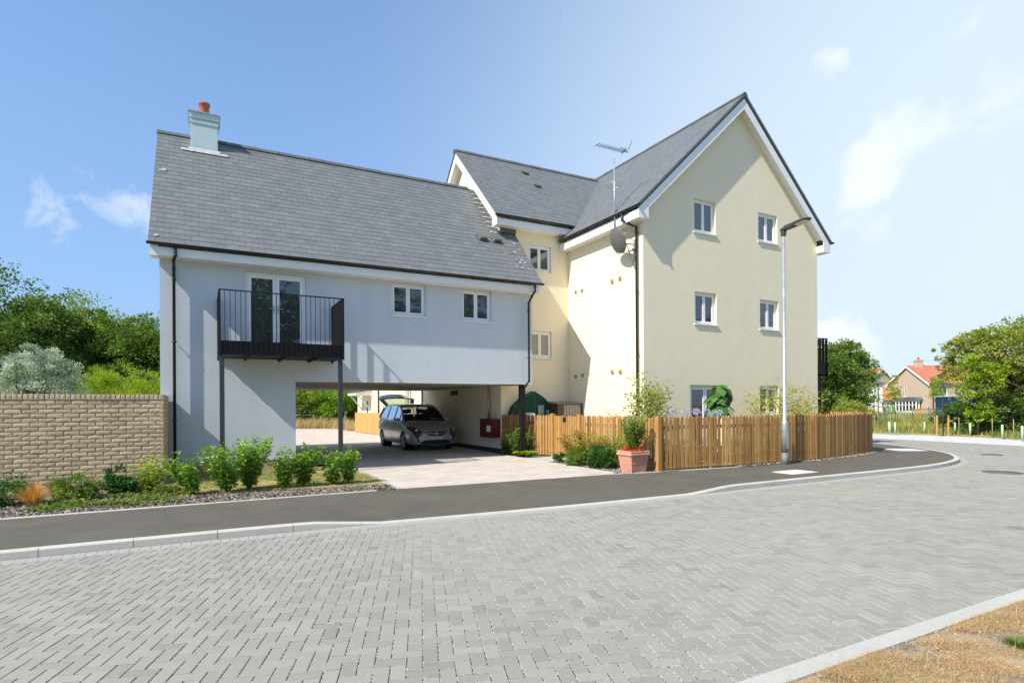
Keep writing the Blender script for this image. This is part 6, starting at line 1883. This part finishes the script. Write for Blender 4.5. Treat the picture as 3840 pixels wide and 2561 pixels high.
# plant in the planter
e = stem_shrub('potted_bay_shrub', 'tall leafy green shrub growing in the square planter', 9.03, 10.86, mk_stems(30, .24, .88, (.02, 0), .2), 'mid', .062, 170, z0=.46, aspect=.42)
fe = empty('bedding_flowers', 'small red flowers round the rim of the square planter', 'flowers', (9.03, 10.86, .46))
n = 130; a = rng.uniform(0, 6.28, n); r = rng.uniform(.14, .27, n); P_ = np.c_[r * np.cos(a) * 1.05, r * np.sin(a), rng.uniform(.03, .13, n)]
P_ = np.concatenate([P_, P_ + rng.normal(0, .012, P_.shape), P_ + rng.normal(0, .012, P_.shape)])
V, F, T = leaves_from(P_, rng.normal(0, 1, P_.shape) + [0, 0, .6], .034, .9, None, 0); np_mesh('petals', V, F, LV['red'], fe, tone=T)
P_ = np.c_[rng.uniform(-.24, .24, 500), rng.uniform(-.22, .22, 500), rng.uniform(.0, .07, 500)]; V, F, T = leaves_from(P_, rng.normal(0, 1, P_.shape) + [0, 0, .5], .03, .6, None, 0); np_mesh('foliage', V, F, LV['rust'], fe, tone=T)

# ------------------------------------------------------------------ garden behind the picket fence
def loose_tree(name, label, x, y, h, spread, mk, leaf, n=9, clear=.3, per=60, cat='small tree', z0=0, lean=(0, 0), csz=.13, aspect=.5):
    e = empty(name, label, cat, (x, y, z0)); b = MB(M['bark_dark']); P_, D_, T_ = [], [], []
    b.tube([(0, 0, -.05), (lean[0] * .4, lean[1] * .4, h * .5), (lean[0] * h * .6, lean[1] * h * .6, h * .85)], [.018, .013, .006], 6)
    for i in range(n):
        t = clear + (1 - clear) * (i + .5) / n; a = i * 2.4 + random.uniform(-.4, .4); ln = spread * (1.15 - t * .6) * random.uniform(.55, 1.0)
        s_ = Vector((lean[0] * t * h * .6, lean[1] * t * h * .6, h * t * .8)); tip = s_ + Vector((math.cos(a) * ln, math.sin(a) * ln, h * random.uniform(.08, .26)))
        b.tube([s_, s_.lerp(tip, .5) + Vector((0, 0, .02)), tip], [.008, .005, .002], 5, cap=False)
        for f in (.45, .7, .88, 1.0):
            c = np.array(s_.lerp(tip, f)); k = per // 4
            q = rng.normal(0, 1, (k, 3)) * csz * .5 * np.array([1.1, 1.1, .7]); P_.append(c + q); D_.append(norm_(q)); T_.append(np.clip(rng.normal(.5, .25, k), 0, 1))
    b.build('trunk', e); V, F, T = leaves_from(np.concatenate(P_), np.concatenate(D_), leaf, aspect, np.concatenate(T_), .3); np_mesh('crown', V, F, LV[mk], e, tone=T)
    return e
loose_tree('garden_sapling', 'loose light green sapling rising behind the corner of the picket fence', 10.72, 12.2, 2.35, .66, 'olive', .085, 20, .28, 130, csz=.26)
loose_tree('yellow_acacia', 'sparse golden yellow leaved small tree behind the fence near the lamp post', 16.3, 12.3, 2.2, 1.55, 'yellow', .085, 22, .35, 110, lean=(.1, 0), csz=.30)
loose_tree('yellow_climber', 'thin yellow green plant peeping over the side of the fence', 10.0, 12.9, 1.42, .35, 'yellow', .05, 7, .5, 60)
bl_ = empty('big_leaf_plant', 'plant with very large drooping green leaves in front of the patio doors', 'plant', (13.42, 12.25, 0))
b = MB(M['stem']); b.tube([(0, 0, 0), (.02, 0, .9), (.0, 0, 2.0)], [.022, .018, .012], 8)
V, F, T = [], [], []
def big_leaf(c, d, size, tn):
    s = d.cross(Vector((0, 0, 1))).normalized(); out_ = [(0, 0), (.10, .38), (.30, .55), (.5, .44), (.64, .50), (.82, .28), (1.0, 0)]
    b0 = len(V); cen = []
    for u, v in out_:
        z = -.95 * u * u * size; p = c + d * (u * size) + Vector((0, 0, z))
        for k in (-1, 0, 1): q = p + s * (v * k * size) + Vector((0, 0, -.13 * v * abs(k) * size)); V.append(tuple(q)); T.append(min(1, max(0, tn + random.uniform(-.12, .12))))
    for j in range(len(out_) - 1):
        for k in (0, 1): q = b0 + j * 3 + k; F.append((q, q + 1, q + 4, q + 3))
for i in range(46):
    a = random.uniform(0, 6.28); z = random.uniform(1.45, 2.1) if i > 3 else 2.15; d = Vector((math.cos(a), math.sin(a), random.uniform(-.45, .3))).normalized()
    l0 = random.uniform(.04, .24); c = Vector((0, 0, z)) + d * l0
    b.tube([Vector((0, 0, z - .12)), c], [.008, .005], 5); big_leaf(c, d, random.uniform(.20, .34), random.uniform(.2, .9))
b.build('stem', bl_); np_mesh('leaves', V, F, LV['big'], bl_, tone=T, smooth=True)
def agapanthus(x, y, label, n):
    e = empty('lilac_flowers', label, 'flowers', (x, y, 0)); b = MB(M['stem']); P_, D_ = [], []
    for i in range(n):
        hx, hy, h = random.uniform(-.26, .26), random.uniform(-.15, .15), random.uniform(1.24, 1.42); b.tube([(hx * .3, hy * .3, 0), (hx * .8, hy * .8, h * .6), (hx, hy, h)], .005, 5)
        q = norm_(rng.normal(0, 1, (70, 3)) + [0, 0, .35]); P_.append(np.array([hx, hy, h]) + q * .055); D_.append(q)
    b.build('stems', e); V, F, T = leaves_from(np.concatenate(P_), np.concatenate(D_), .045, .5, None, 0); np_mesh('flower_heads', V, F, LV['lilac'], e, tone=T)
    P_ = np.zeros((90, 3)); P_[:, :2] = rng.normal(0, .06, (90, 2)); V, F, T = leaves_from(P_, rng.normal(0, .5, (90, 3)) + [0, 0, 1.2], .7, .05, None, 0); np_mesh('foliage', V, F, LV['mid'], e, tone=T)
agapanthus(11.5, 11.4, 'lilac round flower heads above the fence left of the big leaved plant', 5); agapanthus(12.2, 11.35, 'lilac round flower heads above the fence just below the big leaves', 5); agapanthus(10.95, 11.5, 'faint lilac flower heads above the fence near its corner', 3)
for x, y, r, h, mk, lab in ((10.6, 11.3, .4, .8, 'olive', 'olive shrub behind the pales nearest the fence corner'), (12.9, 11.2, .5, .75, 'lime', 'light green shrub behind the pales below the big leaved plant'), (14.2, 11.2, .5, .85, 'olive', 'olive shrub behind the pales left of the lamp post'),
                          (15.5, 11.3, .55, .95, 'mid', 'green shrub behind the pales right of the lamp post'), (17.0, 11.8, .6, .95, 'mid', 'green shrub behind the bend of the fence'), (18.6, 12.2, .6, 1.0, 'dark', 'dark shrub behind the far bend of the fence'), (19.6, 13.0, .5, 1.0, 'mid', 'green shrub below the side balcony')):
    mound_shrub('garden_shrub', lab, x, y, r, h, mk, .06, 60, 46, group='shrubs inside the picket fence')

# ------------------------------------------------------------------ grasses
def blades(name, poly, n, h, mk, label, z=0, wdt=.004, zf=None, lean=.5, clump=None, thr=-.15):
    q = scatter_poly(poly, n)
    if clump is not None:
        k = (np.sin(q[:, 0] * clump) * np.cos(q[:, 1] * clump * 1.3 + 1) + .6 * np.sin(q[:, 0] * clump * 2.7 + q[:, 1] * clump * 2.1) + rng.normal(0, .35, n)) > thr; q = q[k]
    n = len(q); a = rng.uniform(0, 6.28, n); hh = h * rng.uniform(.4, 1.2, n); ln = hh * lean * rng.uniform(.2, 1.4, n)
    z_ = np.full(n, z) if zf is None else np.array([zf(*p) for p in q])
    d = np.stack([np.cos(a), np.sin(a)], 1); s = np.stack([-np.sin(a), np.cos(a), np.zeros(n)], 1) * wdt
    b0 = np.c_[q, z_]; m1 = np.c_[q + d * (ln * .35)[:, None], z_ + hh * .6]; t1 = np.c_[q + d * ln[:, None], z_ + hh]
    V = np.stack([b0 - s, b0 + s, m1 + s * .7, t1, m1 - s * .7], 1).reshape(-1, 3)
    i = (np.arange(n) * 5)[:, None]
    F = np.concatenate([i + np.array([[0, 1, 2, 4]]), i + np.array([[4, 2, 3, 3]])])
    F3 = np.concatenate([i + np.array([[0, 1, 2]]), i + np.array([[0, 2, 4]]), i + np.array([[4, 2, 3]])])
    return tag(np_mesh(name, V, F3, LV[mk], tone=np.repeat(rng.random(n), 5)), label, kind='stuff')
vp = [(2.4, 2.18), (11, 2.25), (11, -1.5), (2.0, .2)]
vq = [(2.5, 2.30), (6.95, 2.31), (6.95, 2.0), (4.7, 1.2), (3.9, 1.25)]
blades('dry_grass', vq, 66000, .020, 'straw', 'short parched straw coloured grass on the near verge', z=-.066, wdt=.0012, lean=2.4, clump=3.1, thr=.35)
blades('dry_grass_tips', vq, 60000, .024, 'hay', 'light brown dead grass patches on the near verge', z=-.066, wdt=.0012, lean=2.2, clump=4.6, thr=.35)
blades('dry_stalks', vq, 420, .075, 'straw', 'scattered long dry stalks on the near verge', z=-.066, wdt=.0014, lean=.9)
tuft('green_grass_tuft', 'small tuft of green grass in the dry near verge', 4.90, 1.88, 420, .085, .10, 'grass', .0016, curve=.3)
bpy.data.objects['green_grass_tuft'].location.z = -.07
chips('verge_pebbles', vq, 1600, GRV, .007, 'small pale stones scattered in the near verge', z=-.062, zj=.006)
blades('lawn_grass', [(-.7, 12.1), (1, 11.95), (3.38, 11.75), (3.38, 15.85), (-.7, 15.85)], 26000, .035, 'grass', 'thin short grass of the small lawn', z=.008, wdt=.003, lean=.9, clump=1.6)
blades('lawn_straw', [(-.7, 12.1), (1, 11.95), (3.38, 11.75), (3.38, 15.85), (-.7, 15.85)], 12000, .03, 'straw', 'dry blades in the small lawn', z=.008, wdt=.003, lean=1.1)
blades('long_grass', [(-8, 44.9), (8.2, 44.3), (8.4, 38.3), (9.2, 37.5), (9.2, 46), (14, 50), (-8, 50)], 15000, .75, 'straw', 'tall dry grass behind the court', z=0, wdt=.012, lean=.4)
blades('verge_grass', [(32.4, 12.6), (33.8, 14.3), (34.2, 16.8), (33.4, 19), (33, 26), (44, 30), (44, 8), (33, 8)], 26000, .32, 'grass', 'rough green grass and weeds on the far verge', wdt=.010, lean=.5, clump=.9, zf=lambda x, y: height(x, y))
blades('verge_hay', [(32.2, 12.0), (33.6, 14.0), (34.0, 16.6), (33.1, 19), (32.6, 26), (60, 40), (60, 8), (33, 6)], 30000, .28, 'straw', 'dry straw coloured grass on the far verge and mound', wdt=.012, lean=.5, zf=lambda x, y: height(x, y))
blades('mound_grass', [(34, 16), (36, 24), (50, 34), (58, 24), (50, 12), (36, 10)], 12000, .34, 'lime', 'greener weeds behind the far verge', wdt=.014, lean=.5, clump=.55, zf=lambda x, y: height(x, y))
tuft('corner_weed', 'small green weed at the foot of the fence left of the lamp post', 12.35, 10.32, 60, .13, .09, 'grass', .005)
# ================================================================== FAR HOUSES
M['red_tile'] = brick_mat('red_roof_tile', (.50, .17, .10), (.60, .24, .15), (.30, .10, .06), .3, .3, .02, rough=.85, var=.12)
M['far_brick'] = brick_mat('far_buff_brick', (.50, .39, .27), (.56, .45, .32), (.50, .42, .32), .225, .075, .01, var=.08)
M['far_slate'] = brick_mat('far_slate', (.10, .115, .14), (.13, .14, .165), (.07, .075, .09), .3, .25, .01, var=.1)
M['green_door'] = mat('green_garage_door', (.12, .42, .14), .5)
def place(r, F_): p = RT * r + FW * F_; return (p.x, p.y, 0)
RZ = math.atan2(RT.y, RT.x)                          # local x runs along the ridge, local y away
def house(name, label, r, F_, W_, Dp, eave, ridge, wall_m, roof_m, gable_win=(), front_win=(), z0=-.15, rz=0, over=.25, chim=None):
    e = empty(name, label, 'house', place(r, F_), RZ + rz)
    b = MB(wall_m)
    hx = [(u0, u1, a, c) for u0, u1, a, c in gable_win]; hy = [(u0, u1, a, c) for u0, u1, a, c in front_win]
    top = lambda u: eave + (ridge - eave) * (1 - abs(u - Dp / 2) / (Dp / 2))
    wall_panel(b, 'X', 0, 0, Dp, z0, top, hx, .06, breaks=(Dp / 2,)); wall_panel(b, 'Y', 0, 0, W_, z0, eave, hy, .06)
    b.face([(W_, 0, z0), (W_, Dp, z0), (W_, Dp, eave), (W_, Dp / 2, ridge), (W_, 0, eave)]); b.face([(0, Dp, z0), (W_, Dp, z0), (W_, Dp, eave), (0, Dp, eave)])
    b.build('wall', e, recalc=False)
    sl = (ridge - eave) / (Dp / 2)
    slate_roof('roof', e, (-over, -.3, eave - .3 * sl + .05), (W_ + over, -.3, eave - .3 * sl + .05), (-over, Dp / 2, ridge + .05), (W_ + over, Dp / 2, ridge + .05), .3, .02, roof_m)
    slate_roof('roof', e, (W_ + over, Dp + .3, eave - .3 * sl + .05), (-over, Dp + .3, eave - .3 * sl + .05), (W_ + over, Dp / 2, ridge + .05), (-over, Dp / 2, ridge + .05), .3, .02, roof_m)
    q = MB(M['paint_white'])
    for s in (0, 1):
        ya, yb_ = (-.3, Dp / 2) if s == 0 else (Dp + .3, Dp / 2)
        q.prism([(ya, eave - .3 * sl + .06), (yb_, ridge + .06), (yb_, ridge - .24), (ya, eave - .3 * sl - .24)], 'X', -over - .03, -over)
    q.box(-over, W_ + over, -.3, -.02, eave - .3 * sl - .12, eave - .3 * sl + .05)
    q.build('bargeboard', e)
    gutter(e, 'Y', -.36, -over, W_ + over, eave - .3 * sl + .05, brackets=False)
    for h in hx: window(e, 'X', 0, *h, d=.05, fw=.07)
    for h in hy: window(e, 'Y', 0, *h, d=.05, fw=.07)
    if chim:
        c = MB(wall_m); c.box(chim[0], chim[0] + 1.0, chim[1], chim[1] + .75, ridge - .8, ridge + .95); c.box(chim[0] - .06, chim[0] + 1.06, chim[1] - .06, chim[1] + .81, ridge + .7, ridge + .85)
        co2 = c.build('chimney', e); c = MB(M['clay_pot']); c.lathe([(.14, ridge + .95), (.12, ridge + 1.35)], (chim[0] + .5, chim[1] + .37, 0), 12); c.build('chimney_pot', co2)
    return e
h1 = house('gable_house', 'buff brick house with red tiled roof, chimney and a bay window in its gable', 59.7, 83, 22, 9.2, 4.45, 7.15, M['far_brick'], M['red_tile'],
           gable_win=[(4.9, 5.75, 2.55, 3.95)], front_win=[(1.2, 2.6, 2.6, 4.1), (1.2, 2.6, .3, 1.9), (6.4, 7.9, 2.6, 4.0), (13, 14.6, 2.6, 4.0)], chim=(1.0, 4.0))
b = MB(M['plastic_white']); b.box(-.8, -.01, 1.6, 6.2, -.15, .45); b.box(-.8, -.01, 1.6, 6.2, 1.85, 2.05)
for i in range(7): y = 1.6 + i * (4.6 - .14) / 6; b.box(-.8, -.70, y, y + .14, .45, 1.85)
for y in (1.6, 6.06): b.box(-.45, -.3, y, y + .14, .45, 1.85)
for i in range(6): b.box(-.77, -.73, 1.66 + i * .76, 2.4 + i * .76, 1.3, 1.36)
bw = b.build('bay_window', h1); b = MB(M['pane']); b.box(-.74, -.1, 1.66, 6.14, .46, 1.84); b.build('pane', bw)
b = MB(M['far_slate']); b.prism([(1.2, 2.051), (6.6, 2.051), (6.2, 2.45), (1.6, 2.45)], 'X', -1.0, -.01); b.build('bay_roof', bw)
downpipe(h1, [(.45, -.12, 4.2), (.45, -.12, 0)], r=.06)
h2 = empty('gable_house', 'smaller buff brick gabled house with red roof, behind the white house', 'house', place(64.8, 106), RZ + rad(14))
b = MB(M['far_brick']); wall_panel(b, 'Y', 0, 0, 6.6, -.15, lambda u: 5.0 + 2.9 * (1 - abs(u - 3.3) / 3.3), [(2.9, 3.4, 2.1, 3.2)], .06, breaks=(3.3,)); b.face([(0, 0, -.15), (0, 9, -.15), (0, 9, 5), (0, 0, 5)]); b.build('wall', h2, recalc=False)
slate_roof('roof', h2, (-.3, 12, 4.8), (-.3, -.3, 4.8), (3.3, 12, 8.0), (3.3, -.3, 8.0), .3, .02, M['red_tile']); slate_roof('roof', h2, (6.9, -.3, 4.8), (6.9, 12, 4.8), (3.3, -.3, 8.0), (3.3, 12, 8.0), .3, .02, M['red_tile'])
b = MB(M['paint_white']); b.prism([(-.3, 4.85), (3.3, 8.05), (6.9, 4.85), (6.9, 4.6), (3.3, 7.8), (-.3, 4.6)], 'Y', -.34, -.3); b.build('bargeboard', h2); window(h2, 'Y', 0, 2.9, 3.4, 2.1, 3.2, d=.04, casements=1)
ga = empty('garage', 'low garage with red roof and green door beside the white house', 'garage', place(56.2, 90), RZ)
b = MB(M['far_brick']); b.box(0, 4.6, 0, 6, -.15, 2.0); b.build('wall', ga); slate_roof('roof', ga, (-.2, -.3, 2.0), (5.4, -.3, 2.0), (-.2, 3.0, 3.9), (5.4, 3.0, 3.9), .3, .02, M['red_tile'])
b = MB(M['green_door']); b.box(.5, 3.2, -.04, -.005, -.1, 1.15); b.build('garage_door', ga); b = MB(M['paint_white']); b.box(.4, 3.3, -.03, -.002, 1.151, 1.9); b.build('door_panel', ga)
b = MB(M['black_plastic']); b.box(-.25, 5.4, -.4, -.28, 1.86, 1.98); b.build('gutter', ga)
wh = empty('white_house', 'white rendered house with dark hipped slate roof partly hidden by the hawthorn tree', 'house', place(47.2, 86), RZ + rad(-8))
b = MB(M['white_render']); wall_panel(b, 'Y', 0, 0, 7.2, -.15, 4.55, [(4.1, 5.3, 2.5, 3.75), (4.1, 5.3, .4, 1.4)], .06); b.face([(7.2, 0, -.15), (7.2, 7, -.15), (7.2, 7, 4.55), (7.2, 0, 4.55)]); b.build('wall', wh, recalc=False)
for h in ((4.1, 5.3, 2.5, 3.75), (4.1, 5.3, .4, 1.4)): window(wh, 'Y', 0, *h, d=.04)
b = MB(M['far_slate']); b.face([(-.3, -.3, 4.5), (7.5, -.3, 4.5), (5.2, 3.2, 6.1), (2, 3.2, 6.1)]); b.face([(7.5, -.3, 4.5), (7.5, 7.3, 4.5), (5.2, 3.8, 6.1), (5.2, 3.2, 6.1)]); b.face([(-.3, -.3, 4.5), (2, 3.2, 6.1), (2, 3.8, 6.1), (-.3, 7.3, 4.5)]); b.face([(2, 3.8, 6.1), (5.2, 3.8, 6.1), (7.5, 7.3, 4.5), (-.3, 7.3, 4.5)]); b.build('roof', wh)
gutter(wh, 'Y', -.36, -.3, 7.5, 4.5, brackets=False); downpipe(wh, [(6.5, -.12, 4.45), (6.5, -.12, 0)], r=.06)
cabn = empty('site_cabin', 'long blue and white site cabin half hidden behind the olive tree', 'cabin', place(41.2, 54), RZ)
b = MB(mat('cabin_white', (.72, .74, .76), .5)); b.box(.5, 7.5, 0, 2.4, .75, 1.6); b.build('body', cabn)
b = MB(mat('cabin_blue', (.012, .03, .085), .5)); b.box(0, 7.8, -.04, 2.44, 1.6, 2.15); b.box(0, .5, -.04, 2.44, -.1, 1.6); b.build('fascia', cabn)
b = MB(mat('cabin_base', (.05, .055, .06), .7)); b.box(.5, 7.5, .1, 2.3, -.1, .75); b.build('base', cabn)
b = MB(mat('cabin_roof', (.30, .42, .55), .5)); b.box(-.1, 7.9, -.1, 2.5, 2.15, 2.24); b.build('roof', cabn)
# knee rail climbing the mound, estate railing, barriers, court fences
def rail_fence(name, label, pts, h, m, r=.05, rails=(1.0,), step=2.0, zf=height, cat='fence'):
    e = empty(name, label, cat, (0, 0, 0)); P_ = resample([Vector(p) for p in pts], step)
    for p in P_:
        q = MB(m, Matrix.Translation((p.x, p.y, zf(p.x, p.y)))); q.box(-r, r, -r, r, -.2, h); q.build('post', e)
    for k in rails:
        q = MB(m); q.tube([(p.x, p.y, zf(p.x, p.y) + h * k) for p in P_], r * .8, 6); q.build('rail', e)
    return e
M['grey_wood'] = mat('weathered_wood', (.42, .40, .33), .85, var=(10, .2))
x0, y0 = at(3290, 42); x1, y1 = at(3352, 48)
rail_fence('knee_rail_fence', 'grey timber rail fence climbing the grassy mound', [(x0, y0), (x1, y1)], 1.05, M['grey_wood'], .05, (1.0,), 2.2)
x0, y0 = at(3200, 50); x1, y1 = at(3340, 56)
rail_fence('knee_rail_fence', 'second grey timber rail fence beyond the curved picket fence', [(x0, y0), (x1, y1)], 1.15, M['grey_wood'], .05, (1.0, .55), 2.4)
e = empty('estate_railing', 'thin dark metal estate railing across the grass beyond the bend', 'railing', (0, 0, 0))
a0, a1 = Vector(at(3285, 38)), Vector(at(3580, 46)); q = MB(M['galv_dark']); P_ = resample([a0, a1], .16)
for p in P_: q.tube([(p.x, p.y, -.05 + height(p.x, p.y)), (p.x, p.y, .75 + height(p.x, p.y))], .011, 4)
q.tube([(p.x, p.y, .72 + height(p.x, p.y)) for p in P_[::6]], .014, 4); q.build('bars', e)
q = MB(M['black_metal']); 
for p in P_[::18]: q.tube([(p.x, p.y, -.1 + height(p.x, p.y)), (p.x, p.y, .85 + height(p.x, p.y))], .02, 6)
q.build('posts', e)
x, y = at(3442, 62); b = MB(mat('yellow_plastic', (.75, .42, .05), .5)); b.box(-.35, .35, -.1, .1, 0, 1.0); b.box(-.45, .45, -.2, .2, -.1, .1); o = b.build('barrier', bevel=.03); o.location = (x, y, 0); o.rotation_euler.z = RZ; tag(o, 'yellow plastic road barrier in front of the bay window house', 'barrier')
x, y = at(3545, 60); b = MB(mat('red_mesh', (.50, .16, .10), .7)); b.box(-1.2, 1.2, -.03, .03, .1, .95); b.box(-1.25, -1.2, -.05, .05, 0, 1.0); b.box(1.2, 1.25, -.05, .05, 0, 1.0); o = b.build('site_hoarding'); o.location = (x, y, 0); o.rotation_euler.z = RZ; tag(o, 'short red brown site hoarding left of the blue and white cabin', 'hoarding')
cb_ = empty('closeboard_fence', 'orange closeboard timber fence beside the cream house', 'fence', (0, 0, 0))
V, F, T = [], [], []
for i in range(46):
    y0 = 31.2 + i * .11; x0 = 8.70 - (y0 - 31.2) * .085; b0 = len(V); h = 1.22 + random.uniform(-.004, .004); tn = random.random()
    for (xx, yy) in ((x0, y0), (x0 - .012, y0 + .125), (x0 + .03, y0 + .125), (x0 + .03, y0)):
        V += [(xx, yy, .04), (xx, yy, h)]; T += [tn, tn]
    for k in range(4): j = (k + 1) % 4; F.append((b0 + 2 * k, b0 + 2 * j, b0 + 2 * j + 1, b0 + 2 * k + 1))
    F.append((b0 + 1, b0 + 3, b0 + 5, b0 + 7))
poly_obj('boards', V, F, T, M['board'], cb_)
for i in range(4): post(cb_, 8.76 - i * .14, 31.3 + i * 1.65, .09, 1.2, 'post', M['board'])
for px0, D0, px1, D1, h, lab in ((1080, 45.6, 1262, 46.5, .95, 'low pale timber rail fence at the back of the court'), (1245, 47.5, 1345, 45, 1.25, 'pale timber post and two rail fence beside the orange boards')):
    rail_fence('post_and_rail_fence', lab, [at(px0, D0), at(px1, D1)], h, M['grey_wood'], .06, (.98,) if h < 1 else (.95, .5), 1.9, zf=lambda x, y: 0)
# tall trees on the other side of the road behind the viewer: they show only as dark reflections in the window glass
for i, (x, y, R, H, mk, lab) in enumerate(((4.0, -11, 3.2, 10.2, 'dark', 'tree across the road, mirrored in the french doors of the balcony'), (11, -12.5, 3.6, 11.5, 'dark', 'dark tree across the road, mirrored left in the blue house windows'),
        (18.5, -12.5, 4.2, 12.5, 'mid', 'broad tree across the road, mirrored in the right upper window of the blue house'), (35, -12, 4.6, 11.0, 'dark', 'tree across the road, mirrored in the left windows of the tall gable'), (48, -14, 5.5, 11.5, 'dark', 'tree across the road, mirrored in the right windows of the tall gable'))):
    tree('reflected_tree', lab, x, y, crown_blobs(R, H, 9, .2), .3, LV[mk], clumps=210, per=60, trunk=.3, trunk_h=2.0, group='trees across the road')
